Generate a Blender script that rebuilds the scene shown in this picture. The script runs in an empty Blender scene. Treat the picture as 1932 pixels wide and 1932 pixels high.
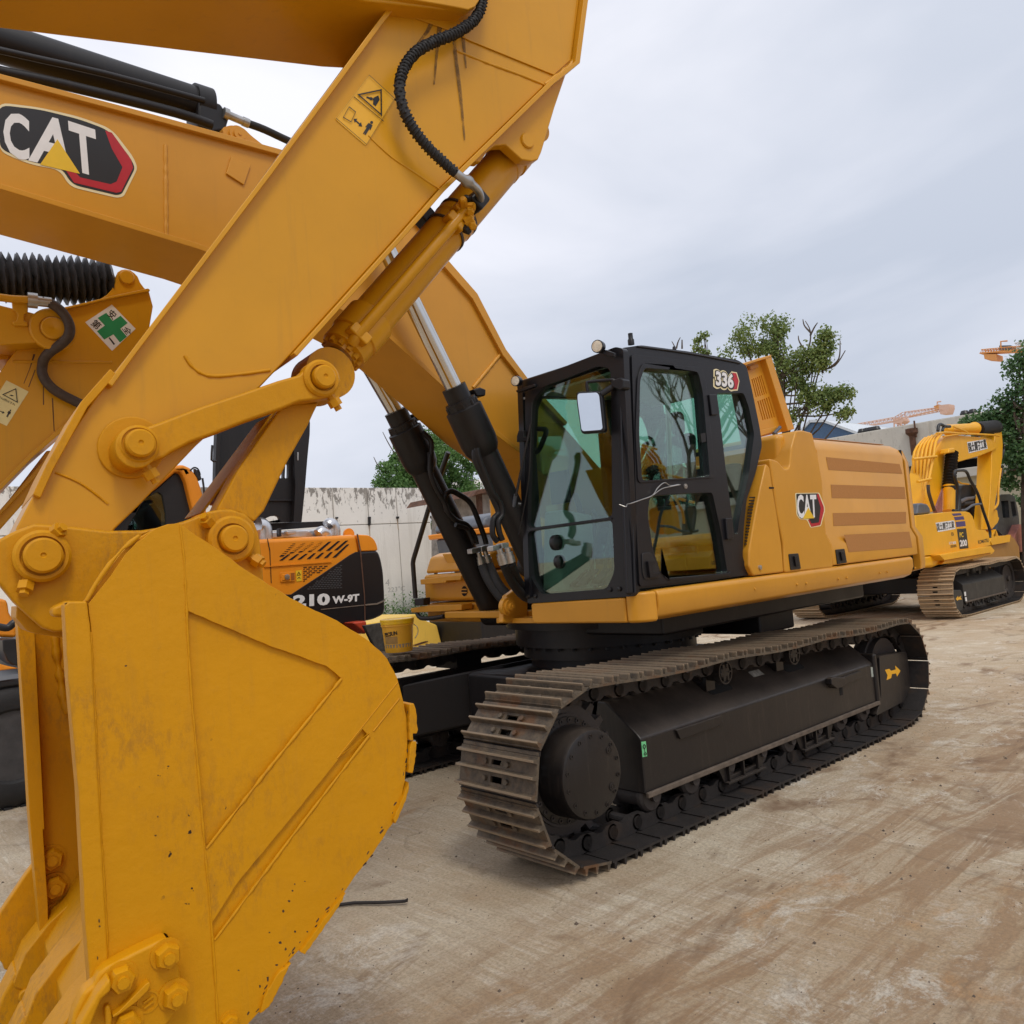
import bpy, bmesh, math, random
from mathutils import Vector, Matrix
from mathutils.geometry import tessellate_polygon
from math import radians, sin, cos, pi
random.seed(7)
sc = bpy.context.scene
COL = sc.collection

# ------------------------------------------------------------------ camera, world, sun, exposure
CAM = Vector((-2.724, -2.999, 1.66))
YAW, PIT, ROL, FOC = radians(42.53), radians(3.573), radians(-4.571), 1536.8   # focal length in photo pixels of a 1932 wide frame
Fd = Vector((sin(YAW)*cos(PIT), cos(YAW)*cos(PIT), sin(PIT)))
R0 = Vector((cos(YAW), -sin(YAW), 0)); U0 = R0.cross(Fd)
Rt = R0*cos(ROL) + U0*sin(ROL); Up = U0*cos(ROL) - R0*sin(ROL)
cd = bpy.data.cameras.new('camera'); cam = bpy.data.objects.new('camera', cd); COL.objects.link(cam)
cd.sensor_width = 36; cd.lens = 36*FOC/1932; cd.clip_start = 0.05; cd.clip_end = 4000
M = Matrix((Rt, Up, -Fd)).transposed().to_4x4(); M.translation = CAM
cam.matrix_world = M
sc.camera = cam

SUN_EL, SUN_AZ = radians(58), radians(200)      # azimuth clockwise from +Y
w = bpy.data.worlds.new('World'); sc.world = w; w.use_nodes = True
nt = w.node_tree; nt.nodes.clear()
def wn(t, **k):
    n = nt.nodes.new(t)
    for a, b in k.items(): setattr(n, a, b)
    return n
sky = wn('ShaderNodeTexSky', sky_type='NISHITA', sun_disc=False, sun_elevation=SUN_EL, sun_rotation=SUN_AZ)
sky.air_density = 1.5; sky.dust_density = 3.0
skm = wn('ShaderNodeVectorMath', operation='SCALE'); skm.inputs['Scale'].default_value = 0.09
nt.links.new(sky.outputs[0], skm.inputs[0])
tc = wn('ShaderNodeTexCoord')
mp = wn('ShaderNodeMapping'); mp.inputs['Scale'].default_value = (1.0, 1.0, 2.6)
nt.links.new(tc.outputs['Generated'], mp.inputs[0])
nz = wn('ShaderNodeTexNoise'); nz.inputs['Scale'].default_value = 1.25; nz.inputs['Detail'].default_value = 6; nz.inputs['Roughness'].default_value = .5; nz.inputs['Distortion'].default_value = .5
nt.links.new(mp.outputs[0], nz.inputs[0])
cr = wn('ShaderNodeValToRGB')
cr.color_ramp.elements[0].position = .38; cr.color_ramp.elements[0].color = (.57, .61, .70, 1)
cr.color_ramp.elements[1].position = .66; cr.color_ramp.elements[1].color = (.86, .865, .93, 1)
nt.links.new(nz.outputs[0], cr.inputs[0])
sp = wn('ShaderNodeSeparateXYZ'); nt.links.new(tc.outputs['Generated'], sp.inputs[0])
r2 = wn('ShaderNodeValToRGB')                      # overcast sky: a little greyer and bluer low down, everywhere round the horizon
r2.color_ramp.elements[0].position = 0.0; r2.color_ramp.elements[0].color = (.70, .735, .80, 1)
r2.color_ramp.elements[1].position = .50; r2.color_ramp.elements[1].color = (1.06, 1.05, 1.04, 1)
nt.links.new(sp.outputs[2], r2.inputs[0])
mul = wn('ShaderNodeVectorMath', operation='MULTIPLY')
nt.links.new(cr.outputs[0], mul.inputs[0]); nt.links.new(r2.outputs[0], mul.inputs[1])
mix = wn('ShaderNodeMix', data_type='RGBA'); mix.inputs[0].default_value = .88
nt.links.new(skm.outputs[0], mix.inputs[6]); nt.links.new(mul.outputs[0], mix.inputs[7])
bg = wn('ShaderNodeBackground'); bg.inputs[1].default_value = 1.0
nt.links.new(mix.outputs[2], bg.inputs[0])
ow = wn('ShaderNodeOutputWorld'); nt.links.new(bg.outputs[0], ow.inputs[0])

sd = bpy.data.lights.new('sun', 'SUN'); sd.energy = 1.0; sd.angle = radians(16); sd.color = (1, .95, .86)
so = bpy.data.objects.new('sun', sd); COL.objects.link(so)
sdir = Vector((sin(SUN_AZ)*cos(SUN_EL), cos(SUN_AZ)*cos(SUN_EL), sin(SUN_EL)))
so.rotation_euler = sdir.to_track_quat('Z', 'Y').to_euler(); so.location = (0, 0, 30)
sc.render.engine = 'CYCLES'
sc.view_settings.view_transform = 'Standard'; sc.view_settings.look = 'None'
sc.view_settings.exposure = 0.27; sc.view_settings.gamma = 1; sc.view_settings.use_curve_mapping = False
sc.cycles.max_bounces = 8; sc.cycles.transparent_max_bounces = 16

# ------------------------------------------------------------------ measuring helpers: photo pixel -> point on a real plane
X, Y, ZA = Vector((1, 0, 0)), Vector((0, 1, 0)), Vector((0, 0, 1))
PHF = radians(7.1)
LF = Vector((sin(PHF), cos(PHF), 0)); EF = Vector((cos(PHF), -sin(PHF), 0))   # the front machine stands turned by 7 degrees
def PY(v): return (Vector((0, v, 0)), Y)
def PX(v): return (Vector((v, 0, 0)), X)
def PZ(v): return (Vector((0, 0, v)), ZA)
def PF(D): return (CAM + LF*D, LF)
def hit(p, pl):
    d = Fd + Rt*((p[0]-966)/FOC) + Up*((966-p[1])/FOC)
    return CAM + d*((pl[0]-CAM).dot(pl[1])/d.dot(pl[1]))
RR = {'R1': (0,0,.6729), 'R2': (0,900,.5694), 'R3': (0,1600,.5694), 'R4': (900,500,.3623), 'C1': (1250,800,.4141), 'C2': (1850,800,.4141),
      'C3': (1100,1500,.4141), 'C4': (1800,1500,.4140), 'T1': (700,0,.4141), 'K': (480,950,.23298), 'P': (2280,1000,.20704), 'Q': (2250,1250,.18114),
      'H': (500,1150,.31056), 'L': (0,640,.24838), 'B': (0,2100,.31056), 'J': (1000,1150,.25873), 'M': (0,1480,.3209), 'N': (900,1450,.28470),
      'S': (1150,1150,.12937), 'V': (1250,1400,.33644), 'W': (0,1150,.18116)}
def Zp(r, *pts):
    a, b, s = RR[r]
    return [((a+x*s)/1.3416, (b+y*s)/1.3416) for x, y in pts]
def pix(r, x, y): return Zp(r, (x, y))[0]

# ------------------------------------------------------------------ materials
MATS = {}
def newmat(name):
    m = bpy.data.materials.new(name); m.use_nodes = True; MATS[name] = m
    n = m.node_tree.nodes; return m, m.node_tree, n['Principled BSDF']
def setc(b, base, rough, metal=0, coat=0, spec=.5):
    b.inputs['Base Color'].default_value = (*base, 1); b.inputs['Roughness'].default_value = rough
    b.inputs['Metallic'].default_value = metal; b.inputs['Coat Weight'].default_value = coat; b.inputs['Specular IOR Level'].default_value = spec
def noise(t, scale, detail=5, rough=.6, vec=None, dist=0):
    n = t.nodes.new('ShaderNodeTexNoise'); n.inputs['Scale'].default_value = scale; n.inputs['Detail'].default_value = detail
    n.inputs['Roughness'].default_value = rough; n.inputs['Distortion'].default_value = dist
    if vec: t.links.new(vec, n.inputs['Vector'])
    return n.outputs[0]
def ramp(t, fac, stops):
    r = t.nodes.new('ShaderNodeValToRGB'); e = r.color_ramp.elements
    while len(e) < len(stops): e.new(.5)
    for i, (p, c) in enumerate(stops):
        e[i].position = p; e[i].color = (*c, 1) if isinstance(c, tuple) else (c, c, c, 1)
    t.links.new(fac, r.inputs[0]); return r.outputs[0]
def mixc(t, fac, a, b, mode='MIX'):
    m = t.nodes.new('ShaderNodeMix'); m.data_type = 'RGBA'; m.blend_type = mode
    for i, v in ((0, fac), (6, a), (7, b)):
        if hasattr(v, 'links'): t.links.new(v, m.inputs[i])
        elif i == 0: m.inputs[0].default_value = v
        else: m.inputs[i].default_value = (*v, 1)
    return m.outputs[2]
def coords(t, scale=(1, 1, 1), rot=(0, 0, 0)):
    g = t.nodes.new('ShaderNodeNewGeometry'); m = t.nodes.new('ShaderNodeMapping')
    m.inputs['Scale'].default_value = scale; m.inputs['Rotation'].default_value = rot
    t.links.new(g.outputs['Position'], m.inputs[0]); return m.outputs[0]
def bump(t, b, h, strength, dist=.01):
    n = t.nodes.new('ShaderNodeBump'); n.inputs['Strength'].default_value = strength; n.inputs['Distance'].default_value = dist
    t.links.new(h, n.inputs['Height']); t.links.new(n.outputs[0], b.inputs['Normal'])
def paint(name, base, rough=.38, dirt=.25, dirtcol=(.16, .10, .05), coat=.25, chips=0, streak=.3, bmp=.15, chipcol=(.035, .02, .012), spec=.38, uplit_dust=0):
    m, t, b = newmat(name); setc(b, base, rough, 0, coat, spec)
    b.inputs['Coat Roughness'].default_value = .18
    v = coords(t)
    big = noise(t, 1.4, 6, .6, v); fine = noise(t, 22, 6, .7, v)
    c = mixc(t, ramp(t, big, [(.35, 0.0), (.75, 1.0)]), base, tuple(x*.84 for x in base))
    st = noise(t, 5, 5, .65, coords(t, (5, 5, .35)))
    c = mixc(t, ramp(t, st, [(.56, 0.0), (.80, streak)]), c, dirtcol)
    c = mixc(t, ramp(t, fine, [(.60, 0.0), (.85, dirt)]), c, dirtcol)
    if chips:
        rub = noise(t, 30, 8, .8, coords(t, (1.2, 1.2, .5), (0, .5, 0))); rm = noise(t, 1.7, 4, .6, v)
        m3 = t.nodes.new('ShaderNodeMath'); m3.operation = 'MULTIPLY'
        t.links.new(ramp(t, rub, [(.47, 0.0), (.62, .62)]), m3.inputs[0]); t.links.new(ramp(t, rm, [(.42, 0.0), (.58, 1.0)]), m3.inputs[1])
        c = mixc(t, m3.outputs[0], c, (.30, .135, .022))
        ch = noise(t, 42, 3, .5, v); ms = noise(t, 2.3, 3, .5, v)
        mm = t.nodes.new('ShaderNodeMath'); mm.operation = 'MULTIPLY'
        t.links.new(ramp(t, ch, [(.705, 0.0), (.72, 1.0)]), mm.inputs[0]); t.links.new(ramp(t, ms, [(.60, 0.0), (.66, 1.0)]), mm.inputs[1])
        c = mixc(t, mm.outputs[0], c, chipcol)
    if uplit_dust:  # dust on up-facing faces, with light from above put into its colour
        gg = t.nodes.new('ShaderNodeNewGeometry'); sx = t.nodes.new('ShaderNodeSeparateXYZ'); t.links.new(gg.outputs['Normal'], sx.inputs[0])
        md = t.nodes.new('ShaderNodeMath'); md.operation = 'MULTIPLY'; t.links.new(ramp(t, sx.outputs[2], [(.25, 0.0), (.9, uplit_dust)]), md.inputs[0]); t.links.new(ramp(t, noise(t, 2.6, 7, .7, v), [(.3, .25), (.65, 1.0)]), md.inputs[1])
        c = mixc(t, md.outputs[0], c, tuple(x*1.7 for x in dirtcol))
    t.links.new(c, b.inputs['Base Color'])
    rr = t.nodes.new('ShaderNodeMapRange'); rr.inputs['To Min'].default_value = rough*.8; rr.inputs['To Max'].default_value = min(1, rough*1.45)
    t.links.new(noise(t, 3.5, 6, .65, v), rr.inputs[0]); t.links.new(rr.outputs[0], b.inputs['Roughness'])
    h = t.nodes.new('ShaderNodeMath'); h.operation = 'ADD'
    t.links.new(noise(t, 9, 3, .5, v), h.inputs[0]); t.links.new(fine, h.inputs[1])
    bump(t, b, h.outputs[0], bmp, .004)
    return m
def plain(name, base, rough=.5, metal=0, coat=0, var=.15, scale=12, bmp=.1):
    m, t, b = newmat(name); setc(b, base, rough, metal, coat)
    v = coords(t); n = noise(t, scale, 5, .6, v)
    t.links.new(mixc(t, ramp(t, n, [(.3, 0.0), (.75, 1.0)]), tuple(min(1, x*(1+var)) for x in base), tuple(x*(1-var) for x in base)), b.inputs['Base Color'])
    if bmp: bump(t, b, noise(t, scale*4, 4, .6, v), bmp, .004)
    return m

Y_CAT = paint('amber_paint', (.66, .302, .026), .32, .08, coat=.10, spec=.34, streak=.10, bmp=.05)
Y_CATD = plain('amber_antislip', (.43, .190, .050), .85, var=.08, scale=90, bmp=.3)
Y_OLD = paint('brush_painted_yellow', (.64, .284, .0012), .45, .22, coat=.0, spec=.26, chips=1, streak=.14, bmp=.55)
Y_OLD2 = paint('smooth_painted_yellow', (.67, .312, .006), .32, .10, coat=.10, spec=.34, streak=.16, bmp=.12)
Y_KOM = paint('bright_yellow_paint', (.90, .44, .010), .36, .12, coat=.1, streak=.2, bmp=.06)
O_HYU = paint('orange_paint', (.86, .29, .012), .34, .08, coat=.15, streak=.1, bmp=.04)
Y_BOX = paint('pale_yellow_paint', (.85, .55, .09), .5, .2, coat=.1)
BLACK = paint('black_paint', (.010, .0085, .009), .42, .25, dirtcol=(.045, .034, .028), coat=.04, streak=.3, bmp=.1)
CABBLK = paint('satin_black_cab_paint', (.010, .010, .013), .32, .10, dirtcol=(.04, .036, .033), coat=.08, streak=.10, bmp=.04)
FRAME = paint('dusty_black_paint', (.013, .0108, .0105), .36, .30, dirtcol=(.070, .054, .042), coat=.12, streak=.5, uplit_dust=.55, bmp=.2)  # pale up-facing tone stands for light on the girder slope besides dust
RUBBER = plain('black_rubber', (.012, .011, .011), .66, var=.3, bmp=.25)
GREYPL = plain('grey_plastic', (.09, .10, .12), .45, var=.15)
CHROME = plain('chrome_rod', (.55, .54, .52), .10, 1.0, var=.05, bmp=0)
STEEL = plain('bare_steel', (.42, .41, .39), .35, .9, var=.2)
SILVER = plain('silver_heat_shield', (.62, .62, .63), .28, .9, var=.15)
WHITE = plain('white_decal', (.78, .77, .76), .45, var=.06, bmp=0)
RED = plain('red_decal', (.46, .012, .022), .4, var=.1, bmp=0)
INK = plain('black_decal', (.014, .013, .014), .4, var=.1, bmp=0)
GOLD = plain('yellow_decal', (.80, .50, .02), .4, var=.06, bmp=0)
DECY = plain('warning_yellow_decal', (.82, .42, .015), .4, var=.05, bmp=0)
DECP = plain('faded_yellow_decal', (.78, .66, .30), .45, var=.06, bmp=0)
CREAM = plain('cream_decal', (.80, .70, .42), .4, var=.05, bmp=0)
GREEN = plain('green_decal', (.015, .27, .10), .4, var=.08, bmp=0)
PURPLE = plain('purple_decal', (.06, .04, .17), .4, var=.08, bmp=0)
MINT = plain('mint_decal', (.16, .55, .25), .4, var=.1, bmp=0)
BROWN = plain('brown_hose_sleeve', (.055, .035, .024), .6, var=.3, scale=40, bmp=.3)
SEAT = plain('black_seat_fabric', (.03, .03, .032), .8, var=.2)
TRIM = plain('grey_cab_trim', (.30, .31, .30), .6, var=.1)
DARKIN = plain('dark_void', (.006, .006, .006), .9, var=.1, bmp=0)
ORED = paint('red_orange_paint', (.55, .06, .02), .45, .2)
LENS = plain('lamp_glass', (.75, .66, .50), .12, .2, 0.5, var=.2, scale=60)
MIRROR = plain('mirror_glass', (.85, .86, .88), .03, 1.0, var=.02, bmp=0)
ROOFB = plain('blue_roof_sheet', (.06, .12, .22), .5, var=.15)
RUST = plain('rusty_timber', (.10, .045, .025), .85, var=.5, scale=8, bmp=.4)
GLASSB = plain('blue_curtain_glass', (.22, .33, .45), .25, .1, var=.15)
PALEC = plain('pale_cladding', (.62, .66, .70), .6, var=.06)
CRANE = plain('crane_paint', (.66, .30, .09), .6, var=.15)
CRANEP = plain('faded_crane_paint', (.66, .44, .34), .6, var=.15)
REDBK = plain('faded_red_steel', (.42, .15, .11), .6, var=.2)
CARP = plain('dark_car_paint', (.03, .035, .04), .2, .3, .8, var=.1)
ALLOY = plain('alloy', (.5, .5, .52), .3, .9, var=.1)
BARK = plain('bark', (.10, .075, .055), .9, var=.4, scale=6, bmp=.5)

def shoemat(name, light, mid, rust):
    m, t, b = newmat(name); setc(b, mid, .62, .25)
    v = coords(t)
    c = mixc(t, ramp(t, noise(t, 16, 6, .7, v), [(.35, 0.0), (.7, 1.0)]), light, mid)
    c = mixc(t, ramp(t, noise(t, 4.2, 5, .6, v), [(.52, 0.0), (.63, .75)]), c, rust)
    c = mixc(t, ramp(t, noise(t, 45, 4, .6, v), [(.55, 0.0), (.8, .6)]), c, (.04, .03, .025))
    tcn = t.nodes.new('ShaderNodeTexCoord'); sz = t.nodes.new('ShaderNodeSeparateXYZ'); t.links.new(tcn.outputs['Object'], sz.inputs[0])
    ad = t.nodes.new('ShaderNodeMath'); ad.operation = 'MULTIPLY_ADD'; ad.inputs[1].default_value = .012; t.links.new(noise(t, 30, 4, .7, v), ad.inputs[0]); t.links.new(sz.outputs[2], ad.inputs[2])
    c = mixc(t, ramp(t, ad.outputs[0], [(.098, 0.0), (.106, .75)]), c, tuple(min(1, x*1.9) for x in light))
    t.links.new(c, b.inputs['Base Color'])
    bump(t, b, noise(t, 60, 5, .7, v), .6, .004); return m
SHOE = shoemat('worn_track_steel', (.165, .125, .082), (.060, .050, .040), (.16, .072, .027))
SHOEIN = shoemat('track_link_steel', (.032, .027, .025), (.020, .017, .016), (.05, .032, .022))
SHOE_DUST = shoemat('dusty_track_steel', (.42, .31, .19), (.33, .24, .15), (.36, .24, .13))

def glassmat(name, tint, refl=.5):
    m, t, b = newmat(name); t.nodes.remove(b)
    tr = t.nodes.new('ShaderNodeBsdfTransparent'); tr.inputs[0].default_value = (*tint, 1)
    gl = t.nodes.new('ShaderNodeBsdfGlossy'); gl.inputs['Roughness'].default_value = .015; gl.inputs[0].default_value = (.9, .95, .95, 1)
    lw = t.nodes.new('ShaderNodeLayerWeight'); lw.inputs[0].default_value = .5; fr = t.nodes.new('ShaderNodeMath'); fr.operation = 'POWER'; fr.inputs[1].default_value = 3.2
    t.links.new(lw.outputs['Facing'], fr.inputs[0])
    ad = t.nodes.new('ShaderNodeMath'); ad.operation = 'MULTIPLY_ADD'; ad.inputs[1].default_value = .9; ad.inputs[2].default_value = refl; ad.use_clamp = True
    t.links.new(fr.outputs[0], ad.inputs[0])
    mx = t.nodes.new('ShaderNodeMixShader'); t.links.new(ad.outputs[0], mx.inputs[0]); t.links.new(tr.outputs[0], mx.inputs[1]); t.links.new(gl.outputs[0], mx.inputs[2])
    t.links.new(mx.outputs[0], t.nodes['Material Output'].inputs[0]); return m
GLASS = glassmat('tinted_cab_glass', (.70, .885, .80), .115)
GLASSD = glassmat('dark_tinted_glass', (.35, .48, .45), .14)
FILM = glassmat('plastic_film', (.72, .78, .76), .12)

def ground_mat():
    m, t, b = newmat('concrete_yard'); setc(b, (.34, .29, .22), .85)
    v = coords(t)
    def mul(a, k):
        n = t.nodes.new('ShaderNodeMath'); n.operation = 'MULTIPLY'
        for i, q in enumerate((a, k)):
            if hasattr(q, 'links'): t.links.new(q, n.inputs[i])
            else: n.inputs[i].default_value = q
        return n.outputs[0]
    big = noise(t, .30, 7, .62, v, .8); med = noise(t, 1.3, 8, .68, v, .4)
    c = mixc(t, ramp(t, big, [(.36, 0.0), (.60, 1.0)]), (.50, .435, .335), (.42, .325, .215))
    c = mixc(t, ramp(t, med, [(.42, 0.0), (.66, .8)]), c, (.58, .52, .41))
    # broom marks left by the screed run across the yard
    s2 = noise(t, 1.0, 9, .82, coords(t, (17, 1.3, 1), (0, 0, radians(-7))), .35)
    broom = mul(ramp(t, s2, [(.49, 0.0), (.60, .75)]), ramp(t, noise(t, .8, 5, .6, v, .5), [(.38, 0.0), (.56, 1.0)]))
    c = mixc(t, broom, c, (.66, .62, .54))
    s2d = noise(t, 1.0, 9, .8, coords(t, (13, 1.6, 1), (0, 0, radians(-7))), .5)
    c = mixc(t, ramp(t, s2d, [(.52, 0.0), (.66, .45)]), c, (.28, .20, .125))
    # mud dragged by wheels and crawlers, running the way the machines drive, thickest on the near lane
    sy = t.nodes.new('ShaderNodeSeparateXYZ'); t.links.new(v, sy.inputs[0])
    lane = ramp(t, noise(t, .45, 5, .6, v, 1.0), [(.44, 0.0), (.60, 1.0)])
    mr = t.nodes.new('ShaderNodeMapRange'); mr.inputs['From Min'].default_value = .2; mr.inputs['From Max'].default_value = -.9; mr.inputs['To Min'].default_value = .12; mr.inputs['To Max'].default_value = .85
    t.links.new(sy.outputs[1], mr.inputs[0])
    s1 = noise(t, 1.0, 9, .76, coords(t, (.75, 5.2, 1), (0, 0, radians(13))), 1.1)
    c = mixc(t, mul(ramp(t, s1, [(.46, 0.0), (.56, .9)]), mr.outputs[0]), c, (.27, .155, .075))
    c = mixc(t, mul(lane, .40), c, (.40, .27, .155))
    s3 = noise(t, .9, 6, .62, coords(t, (.8, 1.3, 1)), 1.6)
    c = mixc(t, ramp(t, s3, [(.56, 0.0), (.68, .8)]), c, (.17, .095, .048))
    wt = noise(t, 1.0, 9, .85, coords(t, (2.2, 2.6, 1)), .6)
    c = mixc(t, mul(ramp(t, wt, [(.52, 0.0), (.60, .9)]), ramp(t, noise(t, .6, 4, .6, v, 1.0), [(.48, 0.0), (.58, 1.0)])), c, (.62, .585, .52))
    s5 = noise(t, .85, 6, .65, coords(t, (1.0, 1.9, 1), (0, 0, 1.1)), 1.2)
    c = mixc(t, ramp(t, s5, [(.61, 0.0), (.74, .75)]), c, (.45, .25, .10))
    gr = noise(t, 60, 8, .8, v)
    c = mixc(t, ramp(t, gr, [(.38, .55), (.56, 0.0)]), c, (.20, .145, .095))
    c = mixc(t, ramp(t, noise(t, 15, 7, .75, v), [(.60, 0.0), (.74, .6)]), c, (.17, .12, .075))
    vo = t.nodes.new('ShaderNodeTexVoronoi'); vo.feature = 'DISTANCE_TO_EDGE'; vo.inputs['Scale'].default_value = .30
    cn = t.nodes.new('ShaderNodeTexNoise'); cn.inputs['Scale'].default_value = 1.3; cn.inputs['Detail'].default_value = 6; t.links.new(v, cn.inputs[0])
    va = t.nodes.new('ShaderNodeVectorMath'); va.operation = 'MULTIPLY_ADD'; va.inputs[1].default_value = (1.2, 1.2, 0)
    t.links.new(cn.outputs['Color'], va.inputs[0]); t.links.new(v, va.inputs[2]); t.links.new(va.outputs[0], vo.inputs['Vector'])
    c = mixc(t, mul(ramp(t, vo.outputs['Distance'], [(.0, 1.0), (.004, 0.0)]), .35), c, (.16, .11, .07))
    up = t.nodes.new('ShaderNodeVectorMath'); up.operation = 'MULTIPLY'; up.inputs[1].default_value = (1.34, 1.30, 1.22); t.links.new(c, up.inputs[0])
    t.links.new(up.outputs[0], b.inputs['Base Color'])
    t.links.new(ramp(t, s1, [(.4, .92), (.7, .62)]), b.inputs['Roughness'])
    a2 = t.nodes.new('ShaderNodeMath'); a2.operation = 'MULTIPLY_ADD'; a2.inputs[1].default_value = 1.6; t.links.new(s2, a2.inputs[0]); t.links.new(s1, a2.inputs[2])
    a = t.nodes.new('ShaderNodeMath'); a.operation = 'ADD'; t.links.new(gr, a.inputs[0]); t.links.new(a2.outputs[0], a.inputs[1])
    bump(t, b, a.outputs[0], .9, .014); return m
GROUND = ground_mat()

def wallmat(name, base, stain, top, zlo, zhi, amount=.5):
    m, t, b = newmat(name); setc(b, base, .9)
    v = coords(t)
    c = mixc(t, ramp(t, noise(t, .5, 6, .6, v), [(.35, 0.0), (.7, .6)]), base, tuple(x*.8 for x in base))
    pe = noise(t, 4.2, 9, .74, coords(t, (1.8, 1.8, .8)), .2)
    sz = t.nodes.new('ShaderNodeSeparateXYZ'); t.links.new(v, sz.inputs[0])
    mr = t.nodes.new('ShaderNodeMapRange'); mr.inputs['From Min'].default_value = zlo; mr.inputs['From Max'].default_value = zhi
    mr.inputs['To Min'].default_value = -.14; mr.inputs['To Max'].default_value = .05*amount*2
    t.links.new(sz.outputs[2], mr.inputs[0])
    ad = t.nodes.new('ShaderNodeMath'); ad.operation = 'ADD'; t.links.new(pe, ad.inputs[0]); t.links.new(mr.outputs[0], ad.inputs[1])
    c = mixc(t, ramp(t, ad.outputs[0], [(.545, 0.0), (.585, .85)]), c, stain)
    st = noise(t, 1.3, 6, .7, coords(t, (2.2, 2.2, .12)))
    c = mixc(t, ramp(t, st, [(.55, 0.0), (.78, .6)]), c, top)
    t.links.new(c, b.inputs['Base Color']); bump(t, b, noise(t, 9, 6, .7, v), .4, .02); return m
WALLW = wallmat('peeling_whitewash', (.82, .785, .73), (.17, .15, .13), (.46, .42, .36), 2.9, 4.3, .7)
WALLC = wallmat('stained_concrete', (.66, .63, .56), (.42, .39, .34), (.42, .39, .33), 0, 8, .2)
WALLY = wallmat('weathered_yellow_render', (.62, .56, .40), (.40, .35, .25), (.42, .37, .26), -4, 8, .1)

def leafmat(name, a, b_, c_):
    m, t, b = newmat(name); setc(b, a, .6)
    b.inputs['Subsurface Weight'].default_value = 0
    oi = noise(t, 1.1, 3, .6, coords(t)); of = noise(t, 14, 2, .5, coords(t))
    c = mixc(t, ramp(t, oi, [(.35, 0.0), (.65, 1.0)]), a, b_)
    c = mixc(t, ramp(t, of, [(.5, 0.0), (.7, .8)]), c, c_)
    t.links.new(c, b.inputs['Base Color'])
    tl = t.nodes.new('ShaderNodeBsdfTranslucent'); t.links.new(c, tl.inputs[0]); mx = t.nodes.new('ShaderNodeMixShader'); mx.inputs[0].default_value = .4
    t.links.new(b.outputs[0], mx.inputs[1]); t.links.new(tl.outputs[0], mx.inputs[2]); t.links.new(mx.outputs[0], t.nodes['Material Output'].inputs[0]); return m
LEAF1 = leafmat('broad_leaf_green', (.085, .19, .05), (.12, .24, .06), (.20, .31, .08))
LEAF2 = leafmat('yellowing_leaf_green', (.15, .23, .065), (.23, .30, .08), (.32, .33, .09))
LEAF3 = leafmat('dark_leaf_green', (.065, .15, .055), (.10, .20, .065), (.16, .25, .08))

# ------------------------------------------------------------------ object helpers
def put(o, parent):
    COL.objects.link(o)
    if parent is not None: o.parent = parent
    return o
ORG = {}
def rootloc(p):
    q = p
    while q is not None:
        if q.name in ORG: return ORG[q.name]
        q = q.parent
    return Vector((0, 0, 0))
def thing(name, label, cat, loc, group=None):
    o = bpy.data.objects.new(name, None); o.empty_display_size = .2; COL.objects.link(o)
    o.location = loc; o['label'] = label; o['category'] = cat
    if group: o['group'] = group
    ORG[o.name] = Vector(loc); return o
def tag(o, label=None, cat=None, group=None, kind=None):
    if label: o['label'] = label
    if cat: o['category'] = cat
    if group: o['group'] = group
    if kind: o['kind'] = kind
    return o
def mk(name, bm, mat, parent=None, bevel=0, seg=2, smooth=35, label=None):
    bmesh.ops.recalc_face_normals(bm, faces=bm.faces[:])
    r = rootloc(parent)
    if r.length: bmesh.ops.translate(bm, verts=bm.verts[:], vec=-r)
    me = bpy.data.meshes.new(name); bm.to_mesh(me); bm.free()
    for m in (mat if isinstance(mat, (list, tuple)) else [mat]): me.materials.append(m)
    for p in me.polygons: p.use_smooth = True
    me.set_sharp_from_angle(angle=radians(smooth))
    o = put(bpy.data.objects.new(name, me), parent)
    if bevel:
        md = o.modifiers.new('bevel', 'BEVEL'); md.width = bevel; md.segments = seg; md.limit_method = 'ANGLE'; md.angle_limit = radians(32)
        md.harden_normals = True; md.use_clamp_overlap = True
    if label: o['label'] = label
    return o
def nb(): return bmesh.new()
def b_prism(bm, pts, dv, holes=(), mi=0):
    """outline (world points, planar) pushed along dv; holes go right through"""
    if not holes:
        a = [bm.verts.new(p) for p in pts]; b = [bm.verts.new(p+dv) for p in pts]; n = len(a)
        fs = [bm.faces.new(a), bm.faces.new(b[::-1])] + [bm.faces.new((a[i], b[i], b[(i+1) % n], a[(i+1) % n])) for i in range(n)]
    else:
        loops = [list(pts)] + [list(h) for h in holes]
        flat = [p for l in loops for p in l]
        tri = tessellate_polygon(loops)
        a = [bm.verts.new(p) for p in flat]; b = [bm.verts.new(p+dv) for p in flat]; fs = []
        for t in tri:
            for arr in (a, b):
                try: fs.append(bm.faces.new([arr[i] for i in t]))
                except ValueError: pass
        k = 0
        for l in loops:
            n = len(l)
            for i in range(n): fs.append(bm.faces.new((a[k+i], b[k+i], b[k+(i+1) % n], a[k+(i+1) % n])))
            k += n
    for f in fs: f.material_index = mi
    return fs
def b_box(bm, lo, hi, mi=0):
    p = [Vector((lo[0], lo[1], lo[2])), Vector((hi[0], lo[1], lo[2])), Vector((hi[0], hi[1], lo[2])), Vector((lo[0], hi[1], lo[2]))]
    return b_prism(bm, p, Vector((0, 0, hi[2]-lo[2])), mi=mi)
def b_obox(bm, c, ax, ay, az, mi=0):
    """box centred on c with half-axes"""
    p = [c-ax-ay-az, c+ax-ay-az, c+ax+ay-az, c-ax+ay-az]
    return b_prism(bm, p, az*2, mi=mi)
def frame_of(d):
    d = d.normalized(); h = Vector((0, 0, 1)) if abs(d.z) < .9 else Vector((1, 0, 0))
    u = d.cross(h).normalized(); return u, d.cross(u).normalized()
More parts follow.
